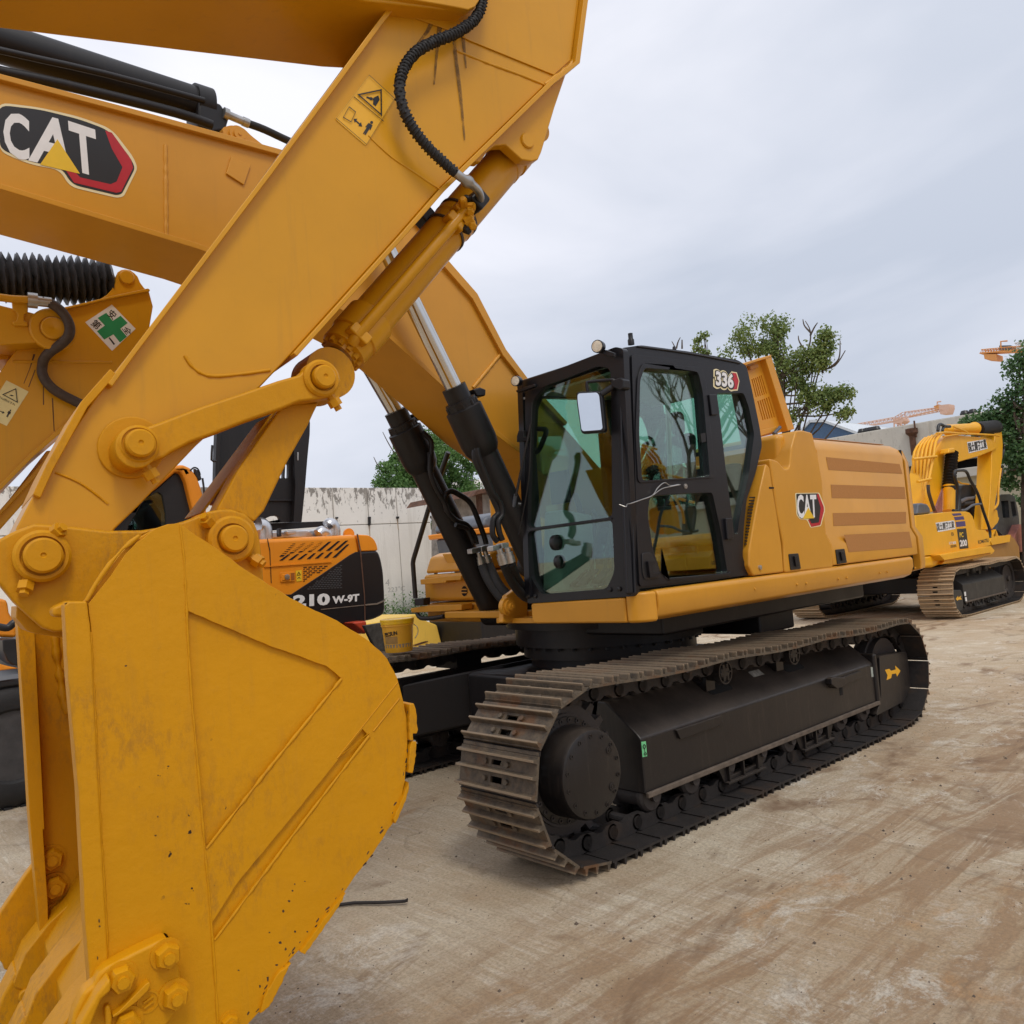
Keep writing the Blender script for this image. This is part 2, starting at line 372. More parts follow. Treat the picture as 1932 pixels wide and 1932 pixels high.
def b_lathe(bm, c, d, prof, n=32, mi=0, a0=0, caps=True):
    """prof: list of (radius, height along d)"""
    d = d.normalized(); u, v = frame_of(d); rings = []
    for r, h in prof:
        if r < 1e-6: rings.append([bm.verts.new(c+d*h)])
        else: rings.append([bm.verts.new(c+d*h+(u*cos(a0+2*pi*i/n)+v*sin(a0+2*pi*i/n))*r) for i in range(n)])
    fs = []
    for a, b in zip(rings, rings[1:]):
        for i in range(n):
            j = (i+1) % n
            if len(a) == 1 and len(b) == 1: continue
            if len(a) == 1: fs.append(bm.faces.new((a[0], b[i], b[j])))
            elif len(b) == 1: fs.append(bm.faces.new((a[i], b[0], a[j])))
            else: fs.append(bm.faces.new((a[i], b[i], b[j], a[j])))
    for k in (0, -1):
        if caps and len(rings[k]) > 1: fs.append(bm.faces.new(rings[k]))
    for f in fs: f.material_index = mi
    return fs
def b_cyl(bm, p, q, r, n=20, mi=0): b_lathe(bm, p, q-p, [(r, 0), (r, (q-p).length)], n, mi)
def smoothpath(pts, k=6):
    if len(pts) < 3: return pts
    P = [pts[0]]+list(pts)+[pts[-1]]; out = []
    for i in range(1, len(P)-2):
        for j in range(k):
            t = j/k; a, b, c, d = P[i-1], P[i], P[i+1], P[i+2]
            out.append(.5*((2*b)+(c-a)*t+(2*a-5*b+4*c-d)*t*t+(-a+3*b-3*c+d)*t**3))
    out.append(P[-2]); return out
def b_tube(bm, pts, r, n=10, mi=0, rfun=None):
    rings = []; up = None
    for i, p in enumerate(pts):
        d = (pts[min(i+1, len(pts)-1)]-pts[max(i-1, 0)]).normalized()
        if up is None: u, v = frame_of(d)
        else:
            u = (up-d*up.dot(d)).normalized(); v = d.cross(u)
        up = u; rr = rfun(i) if rfun else r
        rings.append([bm.verts.new(p+(u*cos(2*pi*k/n)+v*sin(2*pi*k/n))*rr) for k in range(n)])
    fs = []
    for a, b in zip(rings, rings[1:]):
        for k in range(n): fs.append(bm.faces.new((a[k], b[k], b[(k+1) % n], a[(k+1) % n])))
    fs += [bm.faces.new(rings[0]), bm.faces.new(rings[-1])]
    for f in fs: f.material_index = mi
def roundpoly(pts, r, k=5):
    """round the corners of a planar loop of Vectors"""
    out = []; n = len(pts)
    for i in range(n):
        rr = r[i] if isinstance(r, (list, tuple)) else r
        p, a, b = pts[i], pts[i-1], pts[(i+1) % n]
        if rr <= 0: out.append(p); continue
        da, db = (a-p), (b-p); q = min(rr, da.length*.45, db.length*.45)
        s, e = p+da.normalized()*q, p+db.normalized()*q
        for j in range(k+1):
            t = j/k; out.append(s*(1-t)**2+p*2*t*(1-t)+e*t*t)
    return out
def trace(pl, pts, r=0, k=5):
    v = [hit(p, pl) for p in pts]
    return roundpoly(v, r, k) if r else v
def slab(name, px, pl, depth, mat, parent=None, r=0, holes=(), hr=0, bevel=.004, label=None, off=0):
    """an outline measured on plane pl, pushed back (away from camera) by depth"""
    bm = nb(); n = pl[1]; o = n*off
    b_prism(bm, [p+o for p in trace(pl, px, r)], n*depth, [[p+o for p in trace(pl, h, hr)] for h in holes])
    return mk(name, bm, mat, parent, bevel=bevel, label=label)
def rod(name, p, q, r, mat, parent=None, n=20, bevel=0, label=None):
    bm = nb(); b_cyl(bm, p, q, r, n); return mk(name, bm, mat, parent, bevel=bevel, label=label)
def tube(name, pts, r, mat, parent=None, n=10, k=6, label=None, rfun=None):
    bm = nb(); b_tube(bm, smoothpath(pts, k) if k else pts, r, n, rfun=rfun); return mk(name, bm, mat, parent, label=label, smooth=50)
def hexbolt(name, c, d, r, h, mat, parent):
    bm = nb(); b_lathe(bm, c, d, [(r*1.25, 0), (r*1.25, h*.15)], 20); b_lathe(bm, c, d, [(r, h*.1), (r, h*.75), (r*.85, h)], 6, a0=random.random())
    b_lathe(bm, c, d, [(r*.45, h*.9), (r*.45, h*1.3)], 10)
    return mk(name, bm, mat, parent)
FONT = None
def textmesh(body, bold=.0):
    cu = bpy.data.curves.new('t', 'FONT'); cu.body = body; cu.size = 1; cu.offset = bold; cu.resolution_u = 3
    ob = bpy.data.objects.new('t', cu); COL.objects.link(ob)
    dg = bpy.context.evaluated_depsgraph_get(); me = bpy.data.meshes.new_from_object(ob.evaluated_get(dg))
    bpy.data.objects.remove(ob); return me
def text(name, body, bl, br, tl, pl, mat, parent, bold=.01, off=-.006, thick=0.0015, shear=0):
    """letters laid flat on a plane between three measured corners"""
    if -.0095 < off < 0: off *= .45; thick = .0003
    me = textmesh(body, bold); vs = [v.co.copy() for v in me.vertices]
    if not vs: return None
    x0, x1 = min(v.x for v in vs), max(v.x for v in vs); y0, y1 = min(v.y for v in vs), max(v.y for v in vs)
    A, Bv, Cv = hit(bl, pl), hit(br, pl)-hit(bl, pl), hit(tl, pl)-hit(bl, pl); n = pl[1]
    r = rootloc(parent)
    for v in me.vertices:
        s, t_ = (v.co.x-x0)/(x1-x0), (v.co.y-y0)/(y1-y0)
        v.co = A+Bv*(s+shear*t_)+Cv*t_+n*off-r
    for p_ in me.polygons: p_.use_smooth = False
    me.name = name; me.materials.clear(); me.materials.append(mat)
    o = put(bpy.data.objects.new(name, me), parent)
    md = o.modifiers.new('solid', 'SOLIDIFY'); md.thickness = thick; md.offset = 0
    return o
def sheet(name, px, pl, mat, parent, off=-.004, r=0, label=None, thick=.002):
    if -.0095 < off < 0 and thick <= .002: off *= .45; thick = .0004
    bm = nb(); n = pl[1]; b_prism(bm, [p+n*off for p in trace(pl, px, r)], n*thick)
    return mk(name, bm, mat, parent, label=label)
def oncopy(me_obj, mat4, parent, name=None):
    o = me_obj.copy(); COL.objects.link(o); o.parent = parent; o.matrix_local = mat4; return o

FLANGE = plain('dusty_flange', (.105, .080, .060), .7, var=.4, scale=14, bmp=.3)
# ------------------------------------------------------------------ crawler track: shoes and links are pieces of their own
def shoe_bm(w, p, holes=True):
    bm = nb(); hp = p/2
    # profile in (s, n), swept across the shoe width; the middle strip leaves two slots open
    def bar(s0, s1, t0, t1, y0, y1, nlo, nhi):
        pts = [Vector((s0, y0, nlo)), Vector((s1, y0, nlo)), Vector((t1, y0, nhi)), Vector((t0, y0, nhi))]
        b_prism(bm, pts, Vector((0, y1-y0, 0)))
    gs = (-hp+.014, -.002, hp-.030)
    for g in gs: bar(g-.012, g+.013, g-.0045, g+.0055, 0, w, .0682, .103)
    mid = w/2
    ends = ((0, mid-.045), (mid+.045, w))
    for a, b in ends: bar(-hp-.004, hp-.006, -hp-.004, hp-.006, a, b, .054, .0680)
    for a, b in ((-hp-.004, gs[0]+.029), (gs[1]-.030, gs[1]+.027), (gs[2]-.027, hp-.006)):
        bar(a, b, a, b, mid-.0452, mid+.0452, .054, .0678)
    bar(hp-.006, hp+.018, hp-.004, hp+.014, .002, w-.002, .047, .060)      # lip that laps under the next shoe
    for s in ((gs[0]+gs[1])/2, (gs[1]+gs[2])/2):
        for y in (mid-.085, mid+.085): b_lathe(bm, Vector((s, y, .068)), Vector((0, 0, 1)), [(.016, 0), (.015, .014)], 6)
    bm.normal_update()
    bmesh.ops.recalc_face_normals(bm, faces=bm.faces[:])
    for f in bm.faces:
        if f.normal.z < -.5 or f.calc_center_median().z < .0545: f.material_index = 1
    return bm
def link_bm(w, p):
    bm = nb(); mid = w/2
    for k, y in enumerate((mid-.125, mid+.085)):
        pts = []
        for a in range(0, 9): t = pi/2+pi*a/8*1.0; pts.append(Vector((-p/2+.046*cos(t)+.004, y, .046*sin(t)-.006)))
        pts += [Vector((-.055, y, -.050)), Vector((-.02, y, -.030)), Vector((.02, y, -.030)), Vector((.055, y, -.050))]
        for a in range(0, 9): t = -pi/2+pi*a/8; pts.append(Vector((p/2+.046*cos(t)-.004, y+(0), .046*sin(t)-.006)))
        pts += [Vector((.07, y, .053)), Vector((-.07, y, .053))]
        b_prism(bm, pts, Vector((0, .04, 0)))
        for s in (-p/2, p/2): b_lathe(bm, Vector((s*.98, y-.012, -.006)), Y, [(.034, 0), (.034, .064)], 14)
    b_lathe(bm, Vector((p/2*.98, mid-.13, -.006)), Y, [(.026, 0), (.026, .26)], 10)
    return bm
def hull(pts):
    pts = sorted(set(pts))
    def half(ps):
        h = []
        for q in ps:
            while len(h) > 1 and (h[-1][0]-h[-2][0])*(q[1]-h[-2][1])-(h[-1][1]-h[-2][1])*(q[0]-h[-2][0]) <= 0: h.pop()
            h.append(q)
        return h
    a, b = half(pts), half(pts[::-1]); return a[:-1]+b[:-1]
def chain(parent, c1, c2, zb, y0, w, npitch, mats, links=True, label=None, sag=.02):
    """closed chain round a sprocket circle c1=(x,z,r) and an idler circle c2"""
    pts = []
    for (x, z, r) in (c1, c2):
        for i in range(72): pts.append((round(x+r*cos(2*pi*i/72), 5), round(z+r*sin(2*pi*i/72), 5)))
    pts += [(c1[0]+.33, zb), (c2[0]-.12, zb)]
    H = hull(pts)                                   # counter-clockwise
    dense = []
    for a, b in zip(H, H[1:]+H[:1]):
        n = max(1, int(math.hypot(b[0]-a[0], b[1]-a[1])/.01))
        for i in range(n): dense.append((a[0]+(b[0]-a[0])*i/n, a[1]+(b[1]-a[1])*i/n))
    xm0, xm1 = c1[0]+.1, c2[0]-.1
    zc = (c1[1]+c2[1])/2+.1
    dense = [(x, z-(sag*abs(sin((x-xm0)/(xm1-xm0)*3*pi)) if xm0 < x < xm1 and z > zc else 0)) for x, z in dense]
    acc = [0]
    for a, b in zip(dense, dense[1:]+dense[:1]): acc.append(acc[-1]+math.hypot(b[0]-a[0], b[1]-a[1]))
    tot = acc[-1]; N = npitch or round(tot/.2159); p = tot/N; P = []; j = 0
    for i in range(N):
        s = i*p+.03
        while acc[j+1] < s: j += 1
        a, b = dense[j], dense[(j+1) % len(dense)]; f = (s-acc[j])/(acc[j+1]-acc[j]); P.append(Vector((a[0]+(b[0]-a[0])*f, 0, a[1]+(b[1]-a[1])*f)))
    bm = nb()
    for q in P: b_cyl(bm, Vector((q.x, y0+w/2-.10, q.z)), Vector((q.x, y0+w/2+.10, q.z)), .024, 8)
    part = mk('track_chain', bm, mats[1], parent, label=label)
    org = rootloc(parent)
    sm = mk('track_shoe', shoe_bm(w, p), [mats[0], mats[1]], None, bevel=0); lm = mk('track_link', link_bm(w, p), mats[1], None)
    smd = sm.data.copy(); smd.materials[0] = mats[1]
    bpy.data.objects.remove(sm) if False else None
    for i in range(N):
        a, b = P[i], P[(i+1) % N]; mid = (a+b)/2; s = (b-a).normalized(); n = Vector((s.z, 0, -s.x))   # outward for a ccw loop in (x, z)
        # local axes: s, y, n with s = Y x n
        sx = Y.cross(n)
        mt = Matrix((sx, Y, n)).transposed().to_4x4()
        mt.translation = Vector((mid.x, y0, mid.z))-org
        for src in ((sm, lm) if links else (sm,)):
            o = src if i == 0 else src.copy()
            if i: COL.objects.link(o)
            o.parent = part; o.matrix_local = mt
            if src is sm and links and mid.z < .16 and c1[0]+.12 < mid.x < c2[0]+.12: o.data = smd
    if not links:
        bpy.data.objects.remove(lm)
        bm = nb()
        for i in range(N):
            a, b = P[i], P[(i+1) % N]; mid = (a+b)/2; s = (b-a).normalized(); n = Vector((s.z, 0, -s.x))
            for yy in (y0+w/2-.1, y0+w/2+.1): b_obox(bm, Vector((mid.x, yy, mid.z)), s*p*.48, Y*.02, n*.05)
        tag(mk('link_row', bm, mats[1], part), kind='stuff')
    return part
def undercarriage(root, xs, y0, w, c1, c2, zb, mats, fr, near, outer=-1, arrow=None, links=True, cap=True, mirror=False):
    """one side: chain, frame, rollers, sprocket with drive, idler. outer: -1 when the outer face looks to -y"""
    ch = chain(root, c1, c2, zb, y0, w, None, mats, links=links)
    yo = y0+.13 if outer < 0 else y0+w-.13; yi = y0+w-.13 if outer < 0 else y0+.13
    sg = 1 if outer < 0 else -1
    xa, xb = xs
    # frame: bevelled box girder
    sec = [(yo, .255), (yo, .575), (yo+sg*.03, .605), (yo+sg*.25, .775), (yi-sg*.02, .775), (yi, .70), (yi, .255)]
    bm = nb(); pts = [Vector((xa, y, z)) for y, z in sec]; b_prism(bm, pts, X*(xb-xa))
    f = mk('track_frame', bm, fr, root, bevel=.012, seg=3)
    bm = nb(); b_box(bm, (xa+.002, min(yo, yo-sg*.022), .236), (xb-.002, max(yo, yo-sg*.022), .268)); mk('frame_flange', bm, FLANGE if near else fr, f, bevel=.005)
    # rollers
    nr = 9; m = nb(); rr = []
    for k in range(nr):
        x = xa+.10+(xb-xa+.10)*k/(nr-1)
        bm = nb(); c = Vector((x, min(yo, yi)+.03, .225)); L_ = abs(yi-yo)-.06
        b_lathe(bm, c, Y, [(.035, -.03), (.035, 0), (.085, .002), (.098, .02), (.098, .045), (.075, .055), (.075, L_-.055), (.098, L_-.045), (.098, L_-.02), (.085, L_-.002), (.035, L_), (.035, L_+.03)], 20)
        for s_ in (.022, L_-.022): b_obox(bm, c+Y*s_+ZA*.045, X*.045, Y*.014, ZA*.05)
        mk('track_roller', bm, mats[1], f)
    for fx in (.34, .66):
        x = xa+(xb-xa)*fx; yy = yo
        bm = nb(); pr_ = [Vector((x-.30, yy+sg*.012, .236)), Vector((x-.24, yy+sg*.012, .125)), Vector((x+.22, yy+sg*.012, .125)), Vector((x+.28, yy+sg*.012, .236)), Vector((x+.20, yy+sg*.012, .236)), Vector((x+.14, yy+sg*.012, .158)), Vector((x-.16, yy+sg*.012, .158)), Vector((x-.22, yy+sg*.012, .236))]
        b_prism(bm, pr_, Y*sg*.03); b_box(bm, (x-.24, min(yy-sg*.02, yy+sg*.012), .117), (x+.22, max(yy-sg*.02, yy+sg*.012), .133))
        for s_ in (-.2, -.03, .15): b_obox(bm, Vector((x+s_, yy+sg*.005, .18)), X*.008, Y*.014, ZA*.052)
        mk('roller_guard', bm, fr, f, bevel=.003)
    if near:
        for fx in (.293, .584):
            x = xa+(xb-xa)*fx+.02; bm = nb(); yc = min(yo, yi)+.055
            b_lathe(bm, Vector((x, yo+sg*.010, .825)), Y*sg, [(.030, -.006), (.050, -.004), (.056, .006), (.066, .006), (.068, -.008), (.078, -.008), (.080, .012), (.080, .04), (.060, .05), (.060, .15), (.08, .155), (.08, .24)], 28)
            for a in range(6): b_obox(bm, Vector((x+.046*cos(a*pi/3), yo+sg*.008, .825+.046*sin(a*pi/3))), X*.012*abs(cos(a*pi/3))+X*.004, Y*.008, ZA*.012*abs(sin(a*pi/3))+ZA*.004)
            b_obox(bm, Vector((x, yo+sg*.18, .79)), X*.05, Y*.05, ZA*.09)
            mk('carrier_roller', bm, fr, f)
    # sprocket
    bm = nb(); cx, cz, r = c1; yc = y0+w/2
    n = 23; pts = []
    for i in range(n):
        for da, q in ((-.32, r-.055), (-.16, r+.012), (.16, r+.012), (.32, r-.055)):
            t = 2*pi*(i+da)/n; pts.append(Vector((cx+q*cos(t), yc-.035, cz+q*sin(t))))
    b_prism(bm, pts, Y*.07)
    b_lathe(bm, Vector((cx, yc, cz)), Y*-sg, [(r-.05, 0), (r-.05, .05), (r-.10, .055), (r-.10, .07)], 48)
    sp = mk('sprocket', bm, mats[1], root)
    bm = nb()
    for i in range(26):
        t = 2*pi*i/26; bm = nb(); b_lathe(bm, Vector((cx+(r-.135)*cos(t), yc-sg*.065, cz+(r-.135)*sin(t))), Y*-sg, [(.015, 0), (.015, .022), (.008, .022), (.008, .010)], 8)
        if near and cap: mk('bolt', bm, mats[1], sp)
    if cap:
        bm = nb(); b_lathe(bm, Vector((cx, yc-sg*.05, cz)), Y*-sg, [(.29, 0), (.285, .03), (.245, .035), (.238, .19), (.228, .208), (.212, .214), (0, .216)], 56)
        fd = mk('final_drive', bm, fr, root, smooth=28)
        bm = nb()
        for i in range(14):
            t = 2*pi*(i+.5)/14; bm = nb(); b_lathe(bm, Vector((cx+.200*cos(t), yc-sg*(.05+.214), cz+.200*sin(t))), Y*-sg, [(.0125, -.004), (.0125, .004), (.0085, .004), (.0085, -.002)], 6); mk('bolt', bm, fr, fd)
        for t in (.62, -.62): bm = nb(); b_lathe(bm, Vector((cx+.168*cos(t), yc-sg*(.05+.214), cz+.168*sin(t))), Y*-sg, [(.022, 0), (.022, .004), (.016, .005), (.016, .003), (.008, .003), (.008, .006)], 18); mk('drain_plug', bm, fr, fd)
    # idler
    bm = nb(); ix, iz, ir = c2; q = ir-.055
    b_lathe(bm, Vector((ix, yc-.09, iz)), Y, [(.06, -.04), (.06, 0), (q*.55, .02), (q*.88, .0), (q-.02, .0), (q-.02, .055), (q, .06), (q, .12), (q-.02, .125), (q-.02, .18), (q*.88, .18), (q*.55, .16), (.06, .18), (.06, .22)], 48)
    mk('idler', bm, mats[1], root)
    return ch, f, yo, sg

# ------------------------------------------------------------------ setting: ground
bm = nb()
gx = [-400, -60, -20, -8, -4, 0, 4, 8, 14, 24, 60, 200, 900]; gy = [-400, -60, -20, -8, -4, 0, 4, 8, 14, 24, 60, 200, 900]
gv = [[bm.verts.new((x, y, 0)) for y in gy] for x in gx]
for i in range(len(gx)-1):
    for j in range(len(gy)-1): bm.faces.new((gv[i][j], gv[i+1][j], gv[i+1][j+1], gv[i][j+1]))
tag(mk('ground', bm, GROUND), kind='structure')

# ------------------------------------------------------------------ MAIN EXCAVATOR
ex = thing('excavator', 'amber crawler excavator with black cab marked 336 standing in the middle of the yard', 'excavator', (2.5, 1.6, 0))
C1, C2 = (.495, .507, .402), (4.515, .465, .352)
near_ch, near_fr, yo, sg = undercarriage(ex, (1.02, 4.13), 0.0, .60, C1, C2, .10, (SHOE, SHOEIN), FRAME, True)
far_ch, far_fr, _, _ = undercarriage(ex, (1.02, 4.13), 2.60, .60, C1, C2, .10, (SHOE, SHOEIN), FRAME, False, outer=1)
# details on the near frame
def onslope(x, t):      # point on the slanted top of the frame girder
    return Vector((x, yo+.03+.22*t, .605+.17*t))
for x0, x1 in ((1.93, 2.20), (2.93, 3.20)):
    bm = nb(); sl = Vector((0, .22, .17)).normalized(); nn = Vector((0, -.17, .22)).normalized()
    pts = roundpoly([onslope(x0, .38)+nn*.002, onslope(x1, .38)+nn*.002, onslope(x1, .72)+nn*.002, onslope(x0, .72)+nn*.002], .035)
    b_prism(bm, pts, -nn*.004); mk('slot', bm, DARKIN, near_fr)
    bm = nb(); pts2 = roundpoly([onslope(x0-.012, .33)+nn*.0005, onslope(x1+.012, .33)+nn*.0005, onslope(x1+.012, .77)+nn*.0005, onslope(x0-.012, .77)+nn*.0005], .04)
    b_prism(bm, pts2, -nn*.004); mk('slot_rim', bm, FRAME, near_fr)
bm = nb(); b_prism(bm, [onslope(2.52, .55)+nn*.003, onslope(2.66, .55)+nn*.003, onslope(2.66, .75)+nn*.003, onslope(2.52, .75)+nn*.003], -nn*.002); mk('data_plate', bm, plain('scuffed_plate', (.30, .29, .26), .5, var=.5, scale=40), near_fr)
P14 = PY(yo)
for a in (Zp('C3', (1465, 840), (1740, 750), (1752, 800), (1490, 895)), Zp('C4', (790, 520), (905, 478), (912, 520), (800, 565))):
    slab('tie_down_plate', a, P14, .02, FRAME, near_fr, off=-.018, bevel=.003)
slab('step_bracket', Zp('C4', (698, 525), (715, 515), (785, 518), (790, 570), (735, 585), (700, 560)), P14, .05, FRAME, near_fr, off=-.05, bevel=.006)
sheet('frame_opening', Zp('C4', (780, 562), (800, 558), (806, 625), (788, 630)), P14, DARKIN, near_fr)
sheet('tie_down_decal', Zp('C3', (1262, 912), (1290, 908), (1298, 1000), (1270, 1006)), P14, MINT, near_fr)
def ringloop(r, cx, cy, a, b, n=14): return [pix(r, cx+a*cos(2*pi*i/n), cy+b*sin(2*pi*i/n)) for i in range(n)]
slab('decal_ring', ringloop('C3', 1278, 940, 9, 14), P14, .001, INK, near_fr, holes=[ringloop('C3', 1278, 940, 5, 9)], bevel=0, off=-.006)
slab('decal_hook', ringloop('C3', 1284, 985, 8, 10), P14, .001, INK, near_fr, holes=[ringloop('C3', 1284, 984, 4, 6)], bevel=0, off=-.006)
sheet('decal_line', Zp('C3', (1278, 950), (1282, 950), (1286, 975), (1282, 976)), P14, INK, near_fr, off=-.006)
sheet('tie_down_decal', Zp('C4', (974, 456), (986, 455), (992, 514), (980, 517)), P14, plain('grey_decal', (.36, .40, .36), .5), near_fr)
# idler guard with the travel arrow
PG = PY(yo-.012)
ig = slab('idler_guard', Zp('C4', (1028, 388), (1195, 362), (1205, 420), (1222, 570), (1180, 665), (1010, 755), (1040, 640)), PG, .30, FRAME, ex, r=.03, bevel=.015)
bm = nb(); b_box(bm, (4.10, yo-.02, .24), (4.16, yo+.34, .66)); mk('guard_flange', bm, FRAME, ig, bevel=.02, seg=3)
sheet('travel_arrow', Zp('C4', (1062, 472), (1088, 466), (1100, 478), (1128, 470), (1124, 446), (1157, 478), (1136, 514), (1130, 494), (1105, 498), (1100, 522), (1072, 535), (1078, 505)), PG, DECY, ig, off=-.003)
# carbody, legs, slewing ring
bm = nb(); b_box(bm, (1.45, .95, .42), (3.5, 2.25, .80))
cb = mk('carbody', bm, BLACK, ex, bevel=.03)
for sx_ in (-1, 1):
    for sy_ in (-1, 1):
        bm = nb(); a = Vector((2.48+sx_*.45, 1.6+sy_*.55, 0)); b = Vector((2.48+sx_*1.15, 1.6+sy_*1.05, 0)); wv = Vector((.26, 0, 0))
        pts = [a-wv+ZA*.40, a+wv+ZA*.40, a+wv+ZA*.83, a-wv+ZA*.83]; pt2 = [b-wv+ZA*.30, b+wv+ZA*.30, b+wv+ZA*.74, b-wv+ZA*.74]
        va = [bm.verts.new(p) for p in pts]; vb = [bm.verts.new(p) for p in pt2]
        bm.faces.new(va); bm.faces.new(vb[::-1])
        for i in range(4): bm.faces.new((va[i], vb[i], vb[(i+1) % 4], va[(i+1) % 4]))
        mk('carbody_leg', bm, BLACK, cb, bevel=.02)
bm = nb(); b_box(bm, (1.74, 2.74, .77), (2.02, 3.05, .93)); mk('carrier_bracket', bm, BLACK, far_fr)
bm = nb(); b_lathe(bm, Vector((2.48, 1.6, .78)), ZA, [(.66, 0), (.66, .1), (.72, .1), (.72, .2), (.78, .2), (.78, .34), (.85, .345), (.85, .46)], 64)
for i in range(36): t = 2*pi*i/36; b_lathe(bm, Vector((2.48+.75*cos(t), 1.6+.75*sin(t), .955)), ZA, [(.016, 0), (.016, .02)], 6)
mk('slewing_ring', bm, BLACK, cb)
bm = nb(); b_box(bm, (1.80, .50, 1.08), (4.9, 1.95, 1.24)); mk('upper_frame', bm, BLACK, ex, bevel=.02)
bm = nb(); b_box(bm, (3.2, .6, .92), (3.75, 1.3, 1.1)); mk('swivel_cover', bm, BLACK, ex, bevel=.02)

# skirt along the side (rounded section) and under the cab front
ys = .11
def sweepx(name, sec, x0, x1, mat, parent, bevel=.01, seg=3, label=None):
    bm = nb(); b_prism(bm, [Vector((x0, y, z)) for y, z in sec], X*(x1-x0)); return mk(name, bm, mat, parent, bevel=bevel, seg=seg, label=label)
sk = sweepx('side_skirt', [(ys+.02, 1.428), (ys, 1.405), (ys, 1.335), (ys+.03, 1.262), (ys+.10, 1.235), (ys+.30, 1.235), (ys+.30, 1.428)], 1.28, 5.12, Y_CAT, ex, .015)
for zx, zy in ((147, 1668), (405, 1640), (462, 1633), (658, 1607), (710, 1600), (912, 1571), (957, 1565), (1127, 1540)):
    p = hit(pix('C2', zx, zy), PY(ys)); bm = nb(); b_lathe(bm, p, -Y, [(.011, 0), (.010, .004), (0, .008)], 12); mk('rivet', bm, Y_CAT, sk)
bm = nb()
PFc = PX(1.13)
pts = [Vector((1.13, .253, 1.240)), Vector((1.13, 1.07, 1.235)), Vector((1.13, 1.09, 1.255)), Vector((1.13, 1.09, 1.365)), Vector((1.13, 1.07, 1.378)), Vector((1.13, .253, 1.396))]
b_prism(bm, pts, X*.18); fs = mk('front_skirt', bm, Y_CAT, ex, bevel=.02, seg=4)
bm = nb()
cor = []
for i in range(9):
    t = pi/2*i/8; cor.append(Vector((1.27-.14*cos(t), .25-.14*sin(t), 0)))
low = [c+ZA*1.238 for c in cor]+[Vector((1.275, .25, 1.238))]
b_prism(bm, low, ZA*.186); mk('skirt_corner', bm, Y_CAT, sk, bevel=.02, seg=4)

# hood, door panels, counterweight (cross section swept along x)
hs = [(ys+.012, 1.435), (ys+.012, 1.600), (ys+.055, 1.695), (ys+.055, 2.375), (ys+.085, 2.44), (ys+.16, 2.49), (ys+.40, 2.515)]
hood_sec = hs+[(3.2-y, z) for y, z in hs[::-1]]
hood = sweepx('engine_door', hood_sec, 3.585, 5.275, Y_CAT, ex, .014, 4)
XT = [5.29, 5.42, 5.50, 5.53]
def loft(name, rings, mat, parent, bevel=0, caps=True, smooth=40, seg=2):
    bm = nb(); R_ = [[bm.verts.new(p) for p in r] for r in rings]
    for a, b in zip(R_, R_[1:]):
        for i in range(len(a)): bm.faces.new((a[i], b[i], b[(i+1) % len(a)], a[(i+1) % len(a)]))
    if caps: bm.faces.new(R_[0]); bm.faces.new(R_[-1][::-1])
    return mk(name, bm, mat, parent, bevel=bevel, smooth=smooth, seg=seg)
# counterweight: same section, rounded in plan towards the tail
cw = [(ys+.01, 1.30), (ys, 1.36), (ys, 1.600), (ys+.045, 1.70), (ys+.045, 2.33), (ys+.09, 2.43), (ys+.17, 2.47), (ys+.40, 2.49)]
cws = [(ys+.30, 1.235)] + cw; full = cws + [(3.2-y, z) for y, z in cws[::-1]]
rings = []
for x, inset in ((5.295, 0), (5.36, .004), (5.44, .03), (5.53, .09), (5.61, .19), (5.68, .33), (5.735, .52), (5.775, .8), (5.79, 1.15)):
    rings.append([Vector((x-(.10 if z > 2.40 else 0)*(x > 5.4)+(z < 1.62)*.03*(x > 5.31), 1.6+(y-1.6)*(1-inset/1.5), z-(.02 if x > 5.6 and z > 2.3 else 0))) for y, z in full])
loft('counterweight', rings, Y_CAT, ex, bevel=.02, smooth=38, seg=3)
bm = nb(); b_box(bm, (5.27, ys+.07, 1.30), (5.30, 3.1, 2.44)); mk('seam_seal', bm, DARKIN, ex)
# front door panel behind the cab: shoulder cut that drops towards the cab
PD = PY(ys+.012)
fd_px = Zp('C2', (238, 868), (290, 885), (330, 935), (360, 925), (372, 800), (400, 700), (440, 696), (500, 712), (520, 800), (560, 1000), (578, 1320), (620, 1400), (628, 1538), (332, 1570), (325, 1400), (285, 1200))
sec_f = []
dp = slab('front_side_door', fd_px, PD, .30, Y_CAT, ex, r=.03, bevel=.03)
slab('door_shoulder', Zp('C2', (238, 868), (300, 884), (334, 872), (368, 780), (398, 700), (372, 770), (460, 800), (510, 800), (480, 712), (405, 697)), PY(ys+.14), .5, Y_CAT, ex, bevel=.02, off=.02) if False else None
bm = nb(); b_box(bm, (3.08, ys+.10, 1.44), (3.584, 3.05, 2.50)); mk('engine_bay', bm, Y_CAT, ex, bevel=.05, seg=4)
bm = nb(); b_box(bm, (2.52, .75, 1.44), (3.10, 3.05, 2.32)); mk('pump_bay', bm, Y_CAT, ex, bevel=.03)
slab('cab_side_panel', Zp('C2', (217, 900), (240, 925), (262, 1080), (290, 1250), (312, 1400), (325, 1566), (140, 1588), (112, 1530), (112, 1440), (150, 1220), (180, 1060)), PD, .25, Y_CAT, ex, r=.02, bevel=.02)
sheet('lock_badge', Zp('C2', (232, 1044), (262, 1046), (262, 1056), (232, 1056)), PD, DARKIN, ex)
bm = nb(); b_lathe(bm, hit(pix('C2', 175, 1537), PD), -Y, [(.018, 0), (.016, .012), (0, .018)], 14); mk('lock_knob', bm, STEEL, ex)
